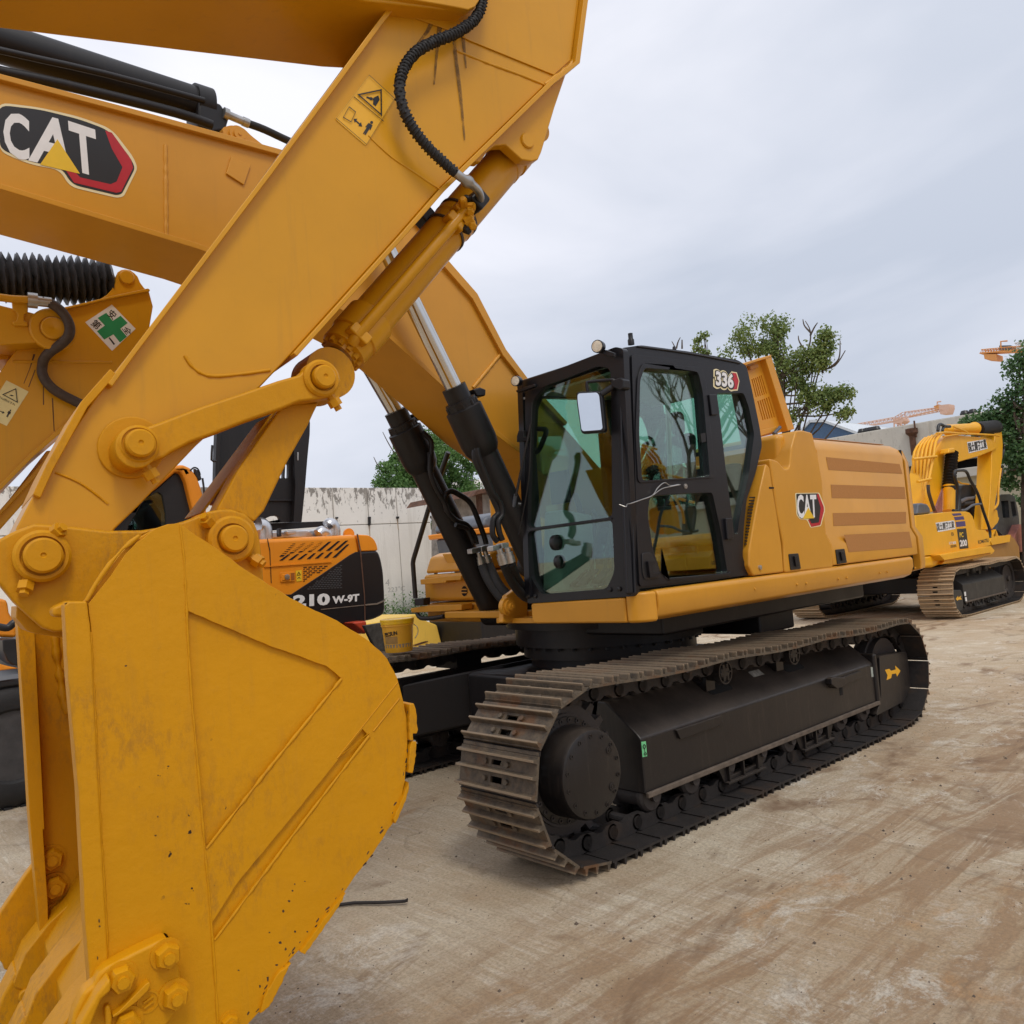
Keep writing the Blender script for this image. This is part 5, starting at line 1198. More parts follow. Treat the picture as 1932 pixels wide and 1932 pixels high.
# wear pads on the heel (worn, chipped edge)
for a in (R3p((1812, 318), (1832, 316), (1842, 340), (1850, 430), (1846, 448), (1828, 448), (1832, 480), (1812, 480)), R3p((1822, 485), (1846, 485), (1840, 560), (1828, 625), (1808, 622), (1812, 540)), R3p((1810, 665), (1812, 690), (1790, 760), (1750, 850), (1742, 830), (1780, 740)),
          R3p((1528, 1155), (1515, 1190), (1440, 1300), (1350, 1425), (1330, 1418), (1420, 1290)), R3p((1290, 1465), (1270, 1500), (1230, 1590), (1190, 1660), (1150, 1690), (1170, 1610), (1230, 1510))):
    slab('heel_wear_pad', rough(a, .8, 6), PB0, .35, Y_OLD, bk, bevel=.003, off=-.012)
# bare, chipped patches where the heel has scraped the ground
rc = random.Random(12); CHIP = plain('bare_rusty_steel', (.055, .026, .014), .6, var=.5, scale=60, bmp=.3)
hl_ = R3p((1840, 345), (1835, 560), (1800, 700), (1752, 820), (1640, 1005), (1535, 1145), (1470, 1240), (1330, 1410), (1280, 1470), (1225, 1560), (1170, 1640), (1120, 1700))
for i in range(46):
    k = rc.randrange(len(hl_)-1); t = rc.random(); a, b = hl_[k], hl_[k+1]; x, y = a[0]+(b[0]-a[0])*t-rc.uniform(-1, 12), a[1]+(b[1]-a[1])*t+rc.uniform(-4, 5)
    L_ = rc.uniform(1.2, 7); W_ = rc.uniform(.5, 1.8); an = math.atan2(b[1]-a[1], b[0]-a[0])+rc.uniform(-.2, .2)
    pts = [(x+L_*cos(q)*cos(an)*rc.uniform(.6, 1.1)-W_*sin(q)*sin(an), y+L_*cos(q)*sin(an)*rc.uniform(.6, 1.1)+W_*sin(q)*cos(an)) for q in [2*pi*j/9 for j in range(9)]]
    sheet('bare_patch', pts, PB0, CHIP, bk, off=-.0006-.013*(y < 1400 and 0), thick=.0004)
for q in ((437, 1275, 3, 12), (440, 1300, 5, 5), (455, 1495, 12, 22), (470, 1530, 6, 20), (430, 1440, 3, 8), (1300, 1150, 5, 5), (1285, 1195, 6, 6), (1310, 1120, 4, 4), (1355, 1108, 4, 3), (1260, 1240, 5, 7), (1312, 1330, 8, 6), (1245, 1380, 9, 7), (1270, 1410, 5, 8), (1230, 1480, 9, 6), (1190, 1540, 7, 14), (1198, 1335, 4, 5), (1060, 1503, 7, 4), (560, 150, 6, 4), (702, 820, 3, 5), (1155, 1575, 5, 8)):
    cx_, cy_ = pix('R3', q[0], q[1]); pts = [(cx_+q[2]*.42*cos(2*pi*j/8)*rc.uniform(.5, 1.2), cy_+q[3]*.42*sin(2*pi*j/8)*rc.uniform(.5, 1.2)) for j in range(8)]
    sheet('bare_patch', pts, PB0, CHIP, bk, off=-.0008 if q[0] > 490 else -.0135, thick=.0004)
# side protector casting with bolts
Bz = lambda *p: Zp('B', *p)
sp_px = Bz((1300, 905), (1350, 886), (1410, 900), (1432, 950), (1465, 1150), (1492, 1300), (1490, 1400), (1400, 1560), (1330, 1640), (600, 1800), (560, 1700), (600, 1500), (680, 1330), (760, 1270), (800, 1180), (860, 1125), (1100, 1000))
spr = slab('side_protector', sp_px, PF(2.20), .055, Y_OLD, bk, bevel=.010)
slab('protector_rib', Bz((905, 1480), (960, 1440), (1170, 1230), (1200, 1210), (1212, 1232), (1190, 1280), (1100, 1370), (950, 1480), (900, 1500)), PF(2.20), .03, Y_OLD, spr, off=-.025, bevel=.010)
slab('protector_rib', Bz((600, 1584), (640, 1500), (760, 1290), (870, 1150), (882, 1200), (880, 1260), (800, 1330), (760, 1430), (700, 1584)), PF(2.20), .05, Y_OLD, spr, off=-.045, bevel=.012)
slab('protector_rib', Bz((840, 1420), (885, 1400), (905, 1500), (900, 1584), (850, 1584)), PF(2.20), .03, Y_OLD, spr, off=-.02, bevel=.012)
for q in ((982, 1203), (1355, 1012), (1418, 1342), (1030, 1570)):
    hexbolt('bolt', hit(pix('B', *q), PF(2.20)), -LF, .030, .032, Y_OLD, spr)
c = hit(pix('B', 1208, 1402), PF(2.20)); bm = nb(); b_lathe(bm, c, -LF, [(.026, -.01), (.026, .002), (.021, .002), (.021, -.003), (.0, -.003)], 20)
for s_ in (-1, 1): b_obox(bm, c-LF*.001+ZA*.006*s_, (EF*.9+ZA*.35)*.012, LF*.004, (ZA*.9-EF*.35)*.0022)
mk('cast_mark', bm, Y_OLD, spr)
hexbolt('bolt', hit(pix('R3', 1018, 1735), PF(2.25)), -LF, .022, .02, Y_OLD, bk)
# cutting lip, adapters and teeth
def lipP(u, z, D): return FP(u, z, D)
lipd = (EF*-.60-ZA*.80).normalized(); lipn = (EF*.80-ZA*.60).normalized()
L0 = hit((192, 2075), PF(2.28))
bm = nb(); base = L0-lipd*.42; b_prism(bm, [base-lipn*.02, base+lipn*.03, base+lipn*.03+lipd*.42, base+lipn*.015+lipd*.47, base-lipn*.02+lipd*.42], LF*(BWD-.08)); mk('cutting_lip', bm, Y_OLD, bk, bevel=.004)
for k in range(4):
    o_ = L0+LF*(.03+k*.36)-lipd*.06+EF*.03
    bm = nb(); w_ = .075
    prof = [(-.12, .035), (.02, .070), (.13, .078), (.22, .058), (.23, .045), (.23, -.045), (.22, -.058), (.13, -.078), (.02, -.066), (-.08, -.035), (.06, -.03), (.06, .03)]
    b_prism(bm, [o_+lipd*a+lipn*b for a, b in prof], LF*w_*2); ad_ = mk('tooth_adapter', bm, Y_OLD, bk, bevel=.005, seg=2)
    bm = nb(); q0 = o_+LF*w_+lipd*.19
    def rect(c, a, b): return [c-LF*a-lipn*b, c+LF*a-lipn*b, c+LF*a+lipn*b, c-LF*a+lipn*b]
    rr_ = [rect(q0, .070, .070), rect(q0+lipd*.08, .066, .062), rect(q0+lipd*.18, .058, .032), rect(q0+lipd*.25, .050, .010)]
    loft('tooth_tip', rr_, Y_OLD, bk, bevel=.010)
    bm = nb(); b_lathe(bm, q0+lipd*.05-LF*.0751, -LF, [(.022, -.02), (.022, .008), (.018, .012), (0, .012)], 18); mk('tooth_pin', bm, Y_OLD, ad_)
    bm = nb(); b_obox(bm, q0-lipn*.03-lipd*.002, lipd*.006, lipn*.06, LF*.073); mk('tooth_gap', bm, DARKIN, ad_) if False else bm.free()

# ------------------------------------------------------------------ SECOND ARM, behind the first (same row of machines)
DA = 5.5; PA = PF(DA); Lz = lambda *p: Zp('L', *p)
am = thing('excavator', 'yellow excavator arm with green cross safety sign and black bellows behind the front arm', 'excavator', FP(.3, 0, 5.7))
face = Lz((410, 650), (470, 615), (660, 570), (860, 525), (1010, 475), (1090, 425), (1140, 370), (1175, 300), (1185, 235), (1200, 195), (1235, 172), (1275, 165), (1330, 175), (1372, 205), (1405, 240), (1430, 300), (1470, 355), (1520, 395), (1560, 545), (1500, 900))+[(150, 790), (65, 857), (0, 923), (-90, 1015), (-90, 770)]+Lz((0, 1215), (70, 1110), (150, 1010), (190, 950), (300, 800))
st2 = slab('stick', face, PA, .34, Y_OLD2, am, bevel=.006)
slab('top_flange', Lz((405, 645), (450, 612), (860, 520), (1100, 460), (1500, 375), (1522, 392), (1515, 405), (1110, 482), (860, 545), (470, 630), (420, 655)), PA, .40, Y_OLD2, st2, off=-.03, bevel=.004)
bead('weld_bead', Lz((130, 1108), (500, 1112), (1140, 1118)), PA, .010, Y_OLD2, st2, wob=.4)
slab('side_plate', Lz((190, 950), (1250, 1108), (1140, 1120), (120, 1112), (60, 1180), (30, 1160)), PA, .004, Y_OLD2, st2, off=-.006, bevel=0) if False else None
strip('lower_flange', [(150, 787), (65, 860), (0, 926), (-90, 1018)], PA, .40, Y_OLD2, st2, 8, 1, off=-.03)
slab('bucket_link', [(88, 850), (120, 850), (54, 938), (0, 999), (-90, 1090), (-90, 1050), (0, 965)], PF(5.65), .25, Y_OLD2, am, bevel=.008)
slab('bucket_link', [(84, 866), (92, 872), (0, 972), (-90, 1062), (-90, 1050), (0, 962)], PF(5.60), .32, Y_OLD2, am, bevel=.004)
pinc = Lz((1290, 255))[0]; bm = nb(); b_lathe(bm, hit(pinc, PA), -LF, [(.045, -.02), (.045, .012), (.040, .018), (0, .018)], 28); mk('lug_pin', bm, Y_OLD2, st2)
bt = slab('boom_tip', Lz((-400, 430), (-100, 500), (0, 530), (130, 562), (300, 600), (480, 648), (590, 695), (650, 750), (668, 810), (650, 865), (600, 898), (520, 908), (0, 940), (-400, 965)), PF(5.36), .62, Y_OLD2, am, bevel=.010)
slab('boom_body', Lz((-400, 600), (-100, 700), (60, 800), (200, 880), (190, 960), (150, 1010), (80, 1080), (0, 1085), (-400, 1100)), PF(5.62), .30, Y_OLD2, bt, bevel=.006)
bm = nb(); cbt = hit(Lz((540, 782))[0], PF(5.36)); b_lathe(bm, cbt, -LF, [(.125, -.02), (.125, .012), (.115, .018), (.074, .018), (.074, .010), (.066, .010), (.066, .035), (.060, .042), (.004, .042), (0, .04)], 44); mk('boom_tip_pin', bm, Y_OLD2, bt, smooth=28)
tube('steel_line', [hit(p, PF(5.30)) for p in Lz((-300, 440), (0, 455), (120, 470), (300, 478))], .022, Y_OLD2, bt, k=3)
slab('pipe_clamp', Lz((115, 435), (135, 430), (185, 430), (192, 480), (290, 505), (285, 600), (250, 625), (245, 690), (280, 705), (285, 745), (150, 740), (130, 720), (130, 700), (165, 690), (180, 640), (165, 600), (130, 580)), PF(5.335), .03, Y_OLD2, bt, bevel=.006)
bm = nb(); a, b = hit(Lz((280, 480))[0], PF(5.30)), hit(Lz((480, 503))[0], PF(5.30)); L_ = (b-a).length
b_lathe(bm, a, b-a, [(.045, 0), (.045, .05), (.03, .05), (.03, .12), (.026, .12), (.022, L_)], 12); hs2 = mk('hose_fitting', bm, STEEL, bt)
tube('hydraulic_hose', [hit(p, PF(D)) for p, D in zip(Lz((400, 492), (480, 503), (550, 535), (630, 600), (690, 690), (712, 780), (690, 860), (610, 940), (510, 1010), (450, 1080), (430, 1160), (432, 1230), (470, 1310), (540, 1385), (640, 1450), (740, 1500), (830, 1545)), [5.30]*7+[5.34, 5.38, 5.42]+[5.45]*7)], .029, BROWN, bt, k=6, n=12)
# pleated bellows round the rod
a, b = hit(Lz((-260, 240))[0], PF(5.62)), hit(Lz((1140, 305))[0], PF(5.62)); ax = (b-a); L_ = ax.length; n_ = 18; prof = []
rj = random.Random(2)
for i in range(n_):
    prof += [(.092+.012*rj.random(), L_*i/n_), (.148+.012*rj.random(), L_*(i+.5)/n_)]
prof += [(.09, L_), (.05, L_+.01)]
bm = nb(); b_lathe(bm, a, ax, prof, 28)
for v in bm.verts:
    v.co += Vector((rj.uniform(-1, 1), rj.uniform(-1, 1), rj.uniform(-1, 1)))*.006
mk('bellows', bm, GREYPL and plain('bellows_fabric', (.055, .055, .062), .5, var=.3, scale=8, bmp=.4), am, smooth=50)
# safety sign, green cross, characters round it
sg_ = sheet('safety_sign', Lz((1140, 528), (1382, 775), (1142, 1000), (868, 708)), PA, WHITE, am and st2, off=-.004)
sheet('sign_cross', Lz((1082, 612), (1148, 695), (1228, 642), (1300, 716), (1225, 775), (1292, 855), (1222, 915), (1155, 832), (1062, 885), (988, 800), (1068, 742), (995, 665)), PA, GREEN, sg_, off=-.006)
for ch, bl, br, tl in (('安', (1090, 640), (1150, 690), (1135, 570)), ('全', (1235, 770), (1295, 845), (1300, 745)), ('第', (915, 730), (985, 790), (975, 672)), ('一', (1135, 905), (1165, 940), (1140, 900))):
    if ch == '一': sheet('sign_stroke', Lz((1105, 868), (1118, 862), (1172, 930), (1158, 940)), PA, INK, sg_, off=-.006)
    else: text('sign_character', ch, Lz(bl)[0], Lz(br)[0], Lz(tl)[0], PA, INK, sg_, bold=.012, off=-.006)
# sandy warning label
w2 = sheet('warning_label', Lz((65, 1300), (292, 1415), (68, 1765), (-200, 1640), (-60, 1500)), PA, DECP, st2, off=-.004)
tA2 = ((20, 1445), (165, 1380), (182, 1532))
slab('label_triangle', Lz(*tri(*tA2, .02)), PA, .001, INK, w2, holes=[Lz(*tri(*tA2, .18))], off=-.0065, bevel=0)
stickman('L', 92, 1632, 62, radians(28), PA, w2); stickman('L', 120, 1455, 30, radians(100), PA, w2)
text('label_text', 'はね飛ばされ', Lz((-20, 1478))[0], Lz((150, 1560))[0], Lz((-12, 1455))[0], PA, INK, w2, bold=.0, off=-.0065)
sheet('label_arrow', Lz((0, 1608), (25, 1622), (28, 1612), (48, 1632), (22, 1640), (24, 1630), (0, 1618)), PA, INK, w2, off=-.0065)
for a in (((340, 1030), (360, 1035), (310, 1170), (245, 1335), (240, 1330), (300, 1180)), ((355, 1190), (362, 1195), (295, 1370), (288, 1366)), ((437, 1300), (446, 1300), (448, 1550), (438, 1550)), ((528, 1480), (540, 1482), (556, 1820), (548, 1818))):
    sheet('paint_scratch', Lz(*a), PA, RUST, st2, off=-.003)

# ------------------------------------------------------------------ WHEELED EXCAVATOR, orange, behind the front bucket
YH = 5.2; PHY = PY(YH); Hz = lambda *p: Zp('H', *p); Kz = lambda *p: Zp('K', *p)
hy = thing('wheeled_excavator', 'orange and black wheeled excavator marked 210W-9T parked behind the front bucket', 'excavator', (.8, 6.4, 0))
bm = nb()
def rsec(c, w_, h_): pass
body = slab('body', Hz((-250, 700), (510, 690), (1300, 652), (1325, 795), (1365, 1362), (900, 1392), (400, 1405), (-250, 1430)), PHY, 2.4, O_HYU, hy, bevel=.05, off=.004)
slab('counterweight', Hz((1318, 790), (1472, 780), (1500, 850), (1520, 960), (1530, 1130), (1532, 1270), (1515, 1310), (1440, 1345), (1362, 1360), (1345, 1100)), PHY, 2.4, CABBLK, hy, r=.05, bevel=.14, off=.0)
slab('counterweight_cap', Hz((1300, 652), (1400, 658), (1440, 688), (1462, 730), (1475, 785), (1326, 792)), PHY, 2.4, O_HYU, hy, r=.03, bevel=.10)
slab('black_side', Hz((760, 1142), (1000, 985), (1240, 820), (1290, 795), (1318, 795), (1350, 1100), (1362, 1362), (1000, 1385), (400, 1405), (300, 1142)), PHY, .03, CABBLK, body, bevel=.004, off=-.012)
sheet('seam', Hz((1290, 650), (1302, 650), (1328, 790), (1360, 1150), (1364, 1358), (1356, 1358), (1350, 1150), (1318, 800)), PHY, RUST, body, off=-.016)
sheet('seam', Hz((565, 685), (572, 685), (592, 780), (604, 1050), (598, 1050), (586, 790)), PHY, DARKIN, body, off=-.003)
sheet('pinstripe', Hz((1000, 1262), (1352, 1226), (1352, 1232), (1000, 1268)), PHY, SILVER, body, off=-.016)
slab('pinstripe', Hz((1364, 1222), (1460, 1212), (1524, 1185), (1526, 1195), (1462, 1224), (1364, 1232)), PHY, .01, SILVER, hy, off=-.012, bevel=0)
crease = sheet('crease', Hz((540, 912), (1090, 872), (1090, 880), (540, 920)), PHY, O_HYU, body, off=-.012, thick=.012)
for i in range(7):
    x = (665, 745, 818, 895, 972, 1045, 1110)[i]; xt = (775, 855, 925, 995, 1068, 1140, 1205)[i]; yt = 728-4*i; yb = (835, 808, 800, 796, 790, 787, 784)[i]
    vs_ = sheet('vent_slot', Hz((x, yb), (xt, yt), (xt+24, yt-2), (x+32, yb-3)), PHY, DARKIN, body, off=-.003)
    for k in range(1, 7):
        if i > 3: break
        f = k/7; ax_, ay_ = x+(xt-x)*f, yb+(yt-yb)*f
        sheet('vent_bar', Hz((ax_-2, ay_), (ax_+4, ay_-8), (ax_+34, ay_-10), (ax_+28, ay_-2)), PHY, O_HYU, vs_, off=-.008)
    x2 = (665, 740, 812, 888, 955, 1028, 1098)[i]; x3 = (735, 808, 878, 945, 1012, 1082, 1215)[i]; yt2 = (816, 813, 811, 806, 802, 797, 735)[i]
    sheet('vent_slot', Hz((x2, 866-4*i), (x3, yt2), (x3+22, yt2-2), (x2+30, 864-4*i)), PHY, DARKIN, body, off=-.003)
for r_ in range(8):
    for c_ in range(6):
        x = 862+c_*42+(r_ % 2)*-18; y = 918+r_*16-c_*2
        if y > 1030-(x-862)*.62 or x > 1040: continue
        sheet('vent_hole', Hz((max(862, x), y), (x+30, y-2), (x+30, y+5), (max(862, x), y+7)), PHY, DARKIN, body, off=-.003)
GRID = plain('grey_mesh', (.07, .07, .075), .6)
for r_ in range(16):
    for c_ in range(12):
        x = 1010+c_*24+(r_ % 2)*12-130; y = 870+r_*15-c_*1
        if x < 870+(1100-y)*1.35 or x > 1248 or y > 1100: continue
        sheet('mesh_hole', Hz((x, y), (x+17, y-1), (x+17, y+5), (x, y+6)), PHY, GRID, body, off=-.0145, thick=.002)
lk = slab('latch', Hz((672, 965), (792, 955), (792, 1035), (675, 1042)), PHY, .01, O_HYU, body, off=-.012, bevel=.004, r=.01)
slab('latch_plate', Hz((682, 982), (740, 975), (752, 1020), (685, 1028)), PHY, .01, O_HYU, lk, off=-.020, bevel=.004)
sheet('latch_recess', Hz((755, 968), (786, 966), (786, 1026), (758, 1028)), PHY, plain('dark_orange', (.30, .09, .01), .5), lk, off=-.014)
bm = nb(); b_lathe(bm, hit(pix('H', 722, 1000), PHY), -Y, [(.03, .02), (.03, .03), (0, .034)], 16); mk('key_lock', bm, STEEL, lk)
wl3 = sheet('warning_label', Hz((798, 948), (848, 943), (850, 1030), (806, 1038)), PHY, GOLD, body, off=-.003)
slab('label_triangle', Hz((805, 988), (824, 955), (840, 984)), PHY, .001, INK, wl3, holes=[Hz((811, 984), (824, 964), (834, 981))], off=-.006, bevel=0)
sheet('label_mark', Hz((812, 1012), (826, 998), (838, 1010), (838, 1016), (826, 1006), (812, 1018)), PHY, INK, wl3, off=-.006)
text('model_number', '210', pix('H', 772, 1248), pix('H', 1072, 1228), pix('H', 772, 1148), PHY, WHITE, body, bold=.05, off=-.018, shear=0)
text('model_number', 'W-9T', pix('H', 1092, 1222), pix('H', 1312, 1198), pix('H', 1092, 1158), PHY, WHITE, body, bold=.045, off=-.018)
# raised hood, rail, silver pipework on top
PHO = PY(5.75)
slot = lambda x0, y0, x1, y1: Kz((x0, y0+16), (x0+5, y0+4), ((x0+x1)/2, y0), (x1-5, y0+4), (x1, y0+16), (x1-2, y1-16), (x1-8, y1-3), ((x0+x1)/2-3, y1), (x0-2, y1-3), (x0-6, y1-16))
hd = slab('open_hood', Kz((300, 500), (320, 380), (1290, 380), (1308, 520), (1305, 640), (1280, 900), (1255, 1210), (1218, 1592), (560, 1605), (270, 1600), (285, 900)), PHO, .05, BLACK, hy,
          holes=[slot(1040, 958, 1074, 1120), slot(985, 965, 1018, 1120), slot(930, 970, 962, 1122), slot(875, 975, 906, 1125), Kz((785, 1600), (830, 1552), (880, 1530), (940, 1524), (968, 1535), (980, 1565), (982, 1598))], bevel=.004)
slab('hood_rim', Kz((1120, 500), (1308, 500), (1305, 640), (1280, 900), (1255, 1210), (1218, 1592), (1130, 1592), (1150, 1210)), PY(5.66), .09, BLACK, hd, bevel=.008)
slab('hood_rim', Kz((300, 500), (350, 500), (330, 900), (320, 1590), (270, 1600), (285, 900)), PY(5.66), .09, BLACK, hd, bevel=.008)
slab('hood_rib', Kz((840, 1350), (1135, 1348), (1135, 1366), (840, 1366)), PY(5.72), .03, BLACK, hd, bevel=.003)
slab('hood_rib', Kz((1170, 835), (1186, 835), (1184, 925), (1172, 925)), PY(5.65), .02, STEEL, hd, bevel=.003)
slab('rail_plate', Kz((840, 1606), (1500, 1584), (1560, 1598), (1600, 1650), (1606, 1726), (1588, 1726), (1582, 1668), (1540, 1640), (1480, 1640), (840, 1690)), PY(5.9), .04, BLACK, hy, bevel=.006)
slab('silver_cover', Kz((830, 1700), (1100, 1682), (1400, 1672), (1500, 1680), (1500, 1760), (830, 1775)), PY(5.6), .6, SILVER, hy, bevel=.02)
tube('exhaust_elbow', [hit(p, PY(5.5)) for p in Kz((800, 1790), (800, 1720), (785, 1650), (745, 1640))], .10, SILVER, hy, k=5, n=18)
tube('exhaust_elbow', [hit(p, PY(5.5)) for p in Kz((1400, 1730), (1440, 1700), (1490, 1720), (1500, 1760))], .07, SILVER, hy, k=5, n=18)
tube('exhaust_elbow', [hit(p, PY(5.5)) for p in Kz((1512, 1640), (1530, 1625), (1555, 1660), (1560, 1740))], .085, SILVER, hy, k=5, n=18)
slab('cover_latch', Kz((1050, 1690), (1160, 1682), (1165, 1702), (1150, 1725), (1065, 1730)), PY(5.5), .08, SILVER, hy, bevel=.01)
slab('cover_latch', Kz((975, 1660), (1000, 1660), (1002, 1752), (977, 1752)), PY(5.45), .08, INK, hy, bevel=.01)
bm = nb(); b_lathe(bm, hit(pix('H', 1238, 650), PY(5.5)), Y, [(.07, 0), (.07, .03)], 20); mk('lifting_eye', bm, O_HYU, hy)
tube('grab_rail', [hit(p, PY(5.4)) for p in Kz((246, 760), (240, 840), (238, 920), (256, 932), (290, 934))], .012, INK, hy, k=0)
# cab
R2z = lambda *p: Zp('R2', *p)
cabH = slab('cab', R2z((150, 960), (200, 880), (300, 800), (480, 640), (640, 560), (760, 492), (815, 483), (850, 500), (880, 540), (900, 600), (918, 664), (930, 780), (930, 960)), PY(4.9), 1.15, O_HYU, hy, bevel=.03,
            holes=[R2z((200, 940), (300, 860), (500, 760), (560, 690), (700, 590), (780, 520), (806, 516), (826, 560), (846, 640), (868, 725), (868, 940))])
slab('cab_frame', R2z((200, 940), (300, 860), (500, 760), (560, 690), (700, 590), (780, 520), (806, 516), (826, 560), (846, 640), (868, 725), (868, 940)), PY(4.98), .05, INK, cabH,
     holes=[R2z((560, 900), (570, 760), (640, 640), (700, 606), (722, 620), (738, 700), (745, 900))], bevel=.006)
slab('cab_glass', R2z((560, 900), (570, 760), (640, 640), (700, 606), (722, 620), (738, 700), (745, 900)), PY(5.0), .006, GLASSD, cabH, bevel=0)
slab('cab_far_frame', R2z((230, 935), (520, 745), (700, 590), (780, 530), (820, 560), (858, 725), (858, 940)), PY(5.95), .04, INK, cabH, holes=[R2z((600, 900), (600, 740), (680, 640), (730, 650), (745, 720), (745, 900))], bevel=.004)
slab('seat', R2z((640, 700), (690, 650), (720, 700), (722, 800), (640, 800)), PY(5.4), .4, SEAT, cabH, bevel=.03)
tube('mirror_arm', [hit(p, PY(4.9)) for p in R2z((900, 545), (905, 580), (908, 620))], .010, INK, hy, k=0)
slab('cab_mirror', R2z((865, 500), (890, 515), (898, 550), (885, 558), (868, 530)), PY(4.9), .05, INK, hy, bevel=.01)
tube('mirror_wire', [hit(p, PY(4.9)) for p in R2z((845, 512), (862, 498), (880, 505), (890, 530))], .008, INK, hy, k=4)
# chassis and wheels
bm = nb(); b_box(bm, (-2.4, 5.35, .72), (2.3, 7.4, 1.0)); ch_ = mk('chassis', bm, INK, hy, bevel=.03)
bm = nb(); b_box(bm, (-2.4, 4.78, .98), (2.0, 5.3, 1.04)); mk('mudguard', bm, INK, ch_, bevel=.02)
bm = nb(); b_box(bm, (-.9, 5.2, .9), (1.0, 7.4, 1.3)); mk('turntable', bm, BLACK, ch_, bevel=.03)
def wheel(name, c, r, w_, ax, mat_t, mat_r, parent, lugs=0):
    bm = nb(); b_lathe(bm, c, ax, [(r*.56, .06), (r*.56, .02), (r*.60, 0), (r*.74, -.012), (r*.90, .005), (r*.98, .04), (r, w_*.3), (r, w_*.7), (r*.98, w_-.04), (r*.9, w_-.005), (r*.6, w_)], 56, caps=False)
    if lugs:
        for i in range(lugs):
            t = 2*pi*i/lugs; u, v_ = frame_of(ax); dd_ = u*cos(t)+v_*sin(t); ee = dd_.cross(ax)
            b_obox(bm, c+dd_*(r+.004)+ax.normalized()*w_*.28, ee*.03, ax.normalized()*w_*.24, dd_*.018)
    o = mk(name, bm, mat_t, parent)
    bm = nb(); b_lathe(bm, c, ax, [(r*.57, .03), (r*.57, .05), (r*.50, .06), (r*.46, .14), (r*.3, .15), (r*.28, .06), (r*.12, .05), (0, .05)], 36)
    for i in range(8):
        t = 2*pi*i/8; u, v_ = frame_of(ax); b_lathe(bm, c+(u*cos(t)+v_*sin(t))*r*.38+ax.normalized()*.145, -ax, [(.018, 0), (.018, .03)], 6)
    mk('rim', bm, mat_r, o); return o
for wx in (-1.27, 1.75):
    wheel('wheel', Vector((wx, 4.78, .50)), .50, .32, Y, RUBBER, MATS['grey_rim'] if 'grey_rim' in MATS else plain('grey_rim', (.045, .042, .042), .45, var=.3), hy, 26)
    wheel('wheel', Vector((wx, 7.4, .50)), .50, .32, Y, RUBBER, BLACK, hy)
Mz2 = lambda *p: Zp('M', *p)
slab('hydraulic_box', Mz2((20, 430), (130, 425), (150, 640), (120, 640), (60, 600), (25, 520)), PY(4.7), .3, INK, hy, bevel=.02)
slab('cover_panel', Mz2((-300, 40), (60, 120), (75, 220), (135, 330), (135, 420), (-300, 400)), PY(4.95), .2, O_HYU, hy, bevel=.03)
slab('step_tread', Mz2((-100, 600), (60, 640), (150, 660), (-100, 690)), PY(4.7), .2, O_HYU, hy, bevel=.01)
tube('boom_hose', [hit(p, PY(4.6)) for p in Mz2((-20, 330), (60, 340), (110, 300), (130, 320))], .03, INK, hy, k=4)
slab('tail_bracket', Hz((1262, 1372), (1378, 1355), (1385, 1420), (1372, 1470), (1330, 1430)), PY(5.0), .5, ORED, hy, bevel=.02)
bp = slab('blade_plate', Hz((1358, 1395), (1598, 1357), (1640, 1400), (1700, 1640), (1480, 1640)), PY(4.9), .06, plain('scuffed_dark_plate', (.05, .048, .045), .5, var=.6, scale=18, bmp=.4), hy, bevel=.01)

# ------------------------------------------------------------------ pail standing on the far track
Nz = lambda *p: Zp('N', *p)
pc_ = hit(pix('N', 393, 775), PY(2.76)); pb = Vector((pc_.x, 2.76, 1.0))
pl_ = thing('pail', 'yellow plastic pail with lid and wire handle lettered PECSUN standing on the far track', 'pail', pb)
bm = nb(); b_lathe(bm, pb, ZA, [(.098, 0), (.101, .01), (.116, .205)], 48); pbd = mk('pail_body', bm, plain('yellow_plastic', (.85, .43, .03), .35, var=.05), pl_)
bm = nb(); b_lathe(bm, pb+ZA*.205, ZA, [(.120, 0), (.123, .004), (.123, .022), (.126, .024), (.126, .034), (.118, .038), (.112, .034), (0, .034)], 48); mk('lid', bm, plain('golden_plastic_lid', (.95, .56, .01), .3, var=.04), pl_)
bm = nb(); b_lathe(bm, pb+ZA*.188, ZA, [(.117, 0), (.121, .003), (.121, .012), (.118, .016)], 48); mk('rim_ring', bm, MATS['yellow_plastic'], pl_)
rgt = Vector((cos(YAW), -sin(YAW), 0)); fro = Vector((-sin(YAW), -cos(YAW), 0))
hpts = [pb+rgt*.124+ZA*.19+fro*.01, pb+rgt*.150+ZA*.17+fro*.03, pb+rgt*.155+ZA*.13+fro*.05, pb+rgt*.130+ZA*.09+fro*.06]
tube('handle', hpts, .003, STEEL, pl_, k=6)
def oncyl(name, a0, a1, z0, z1, mat, r_=.1175):
    """printed patch wrapped round the pail; a in radians from the side facing the camera"""
    bm = nb(); n_ = 10; vs = []
    for j, z in enumerate((z0, z1)):
        rr = .0990+.0175*(z/.205)+.0012
        vs.append([bm.verts.new(pb+(fro*cos(a0+(a1-a0)*i/n_)+rgt*sin(a0+(a1-a0)*i/n_))*rr+ZA*z) for i in range(n_+1)])
    for i in range(n_): bm.faces.new((vs[0][i], vs[0][i+1], vs[1][i+1], vs[1][i]))
    return mk(name, bm, mat, pbd)
PG1 = plain('pail_grey_print', (.33, .26, .17), .4, var=.1)
oncyl('label_band', -1.1, 1.15, .035, .062, PG1); oncyl('label_band', -.9, .1, .066, .12, plain('pail_brown_print', (.42, .24, .07), .4, var=.15))
me = textmesh('PECSUN', .04); vs = [v.co.copy() for v in me.vertices]; x0, x1 = min(v.x for v in vs), max(v.x for v in vs); y0_, y1_ = min(v.y for v in vs), max(v.y for v in vs)
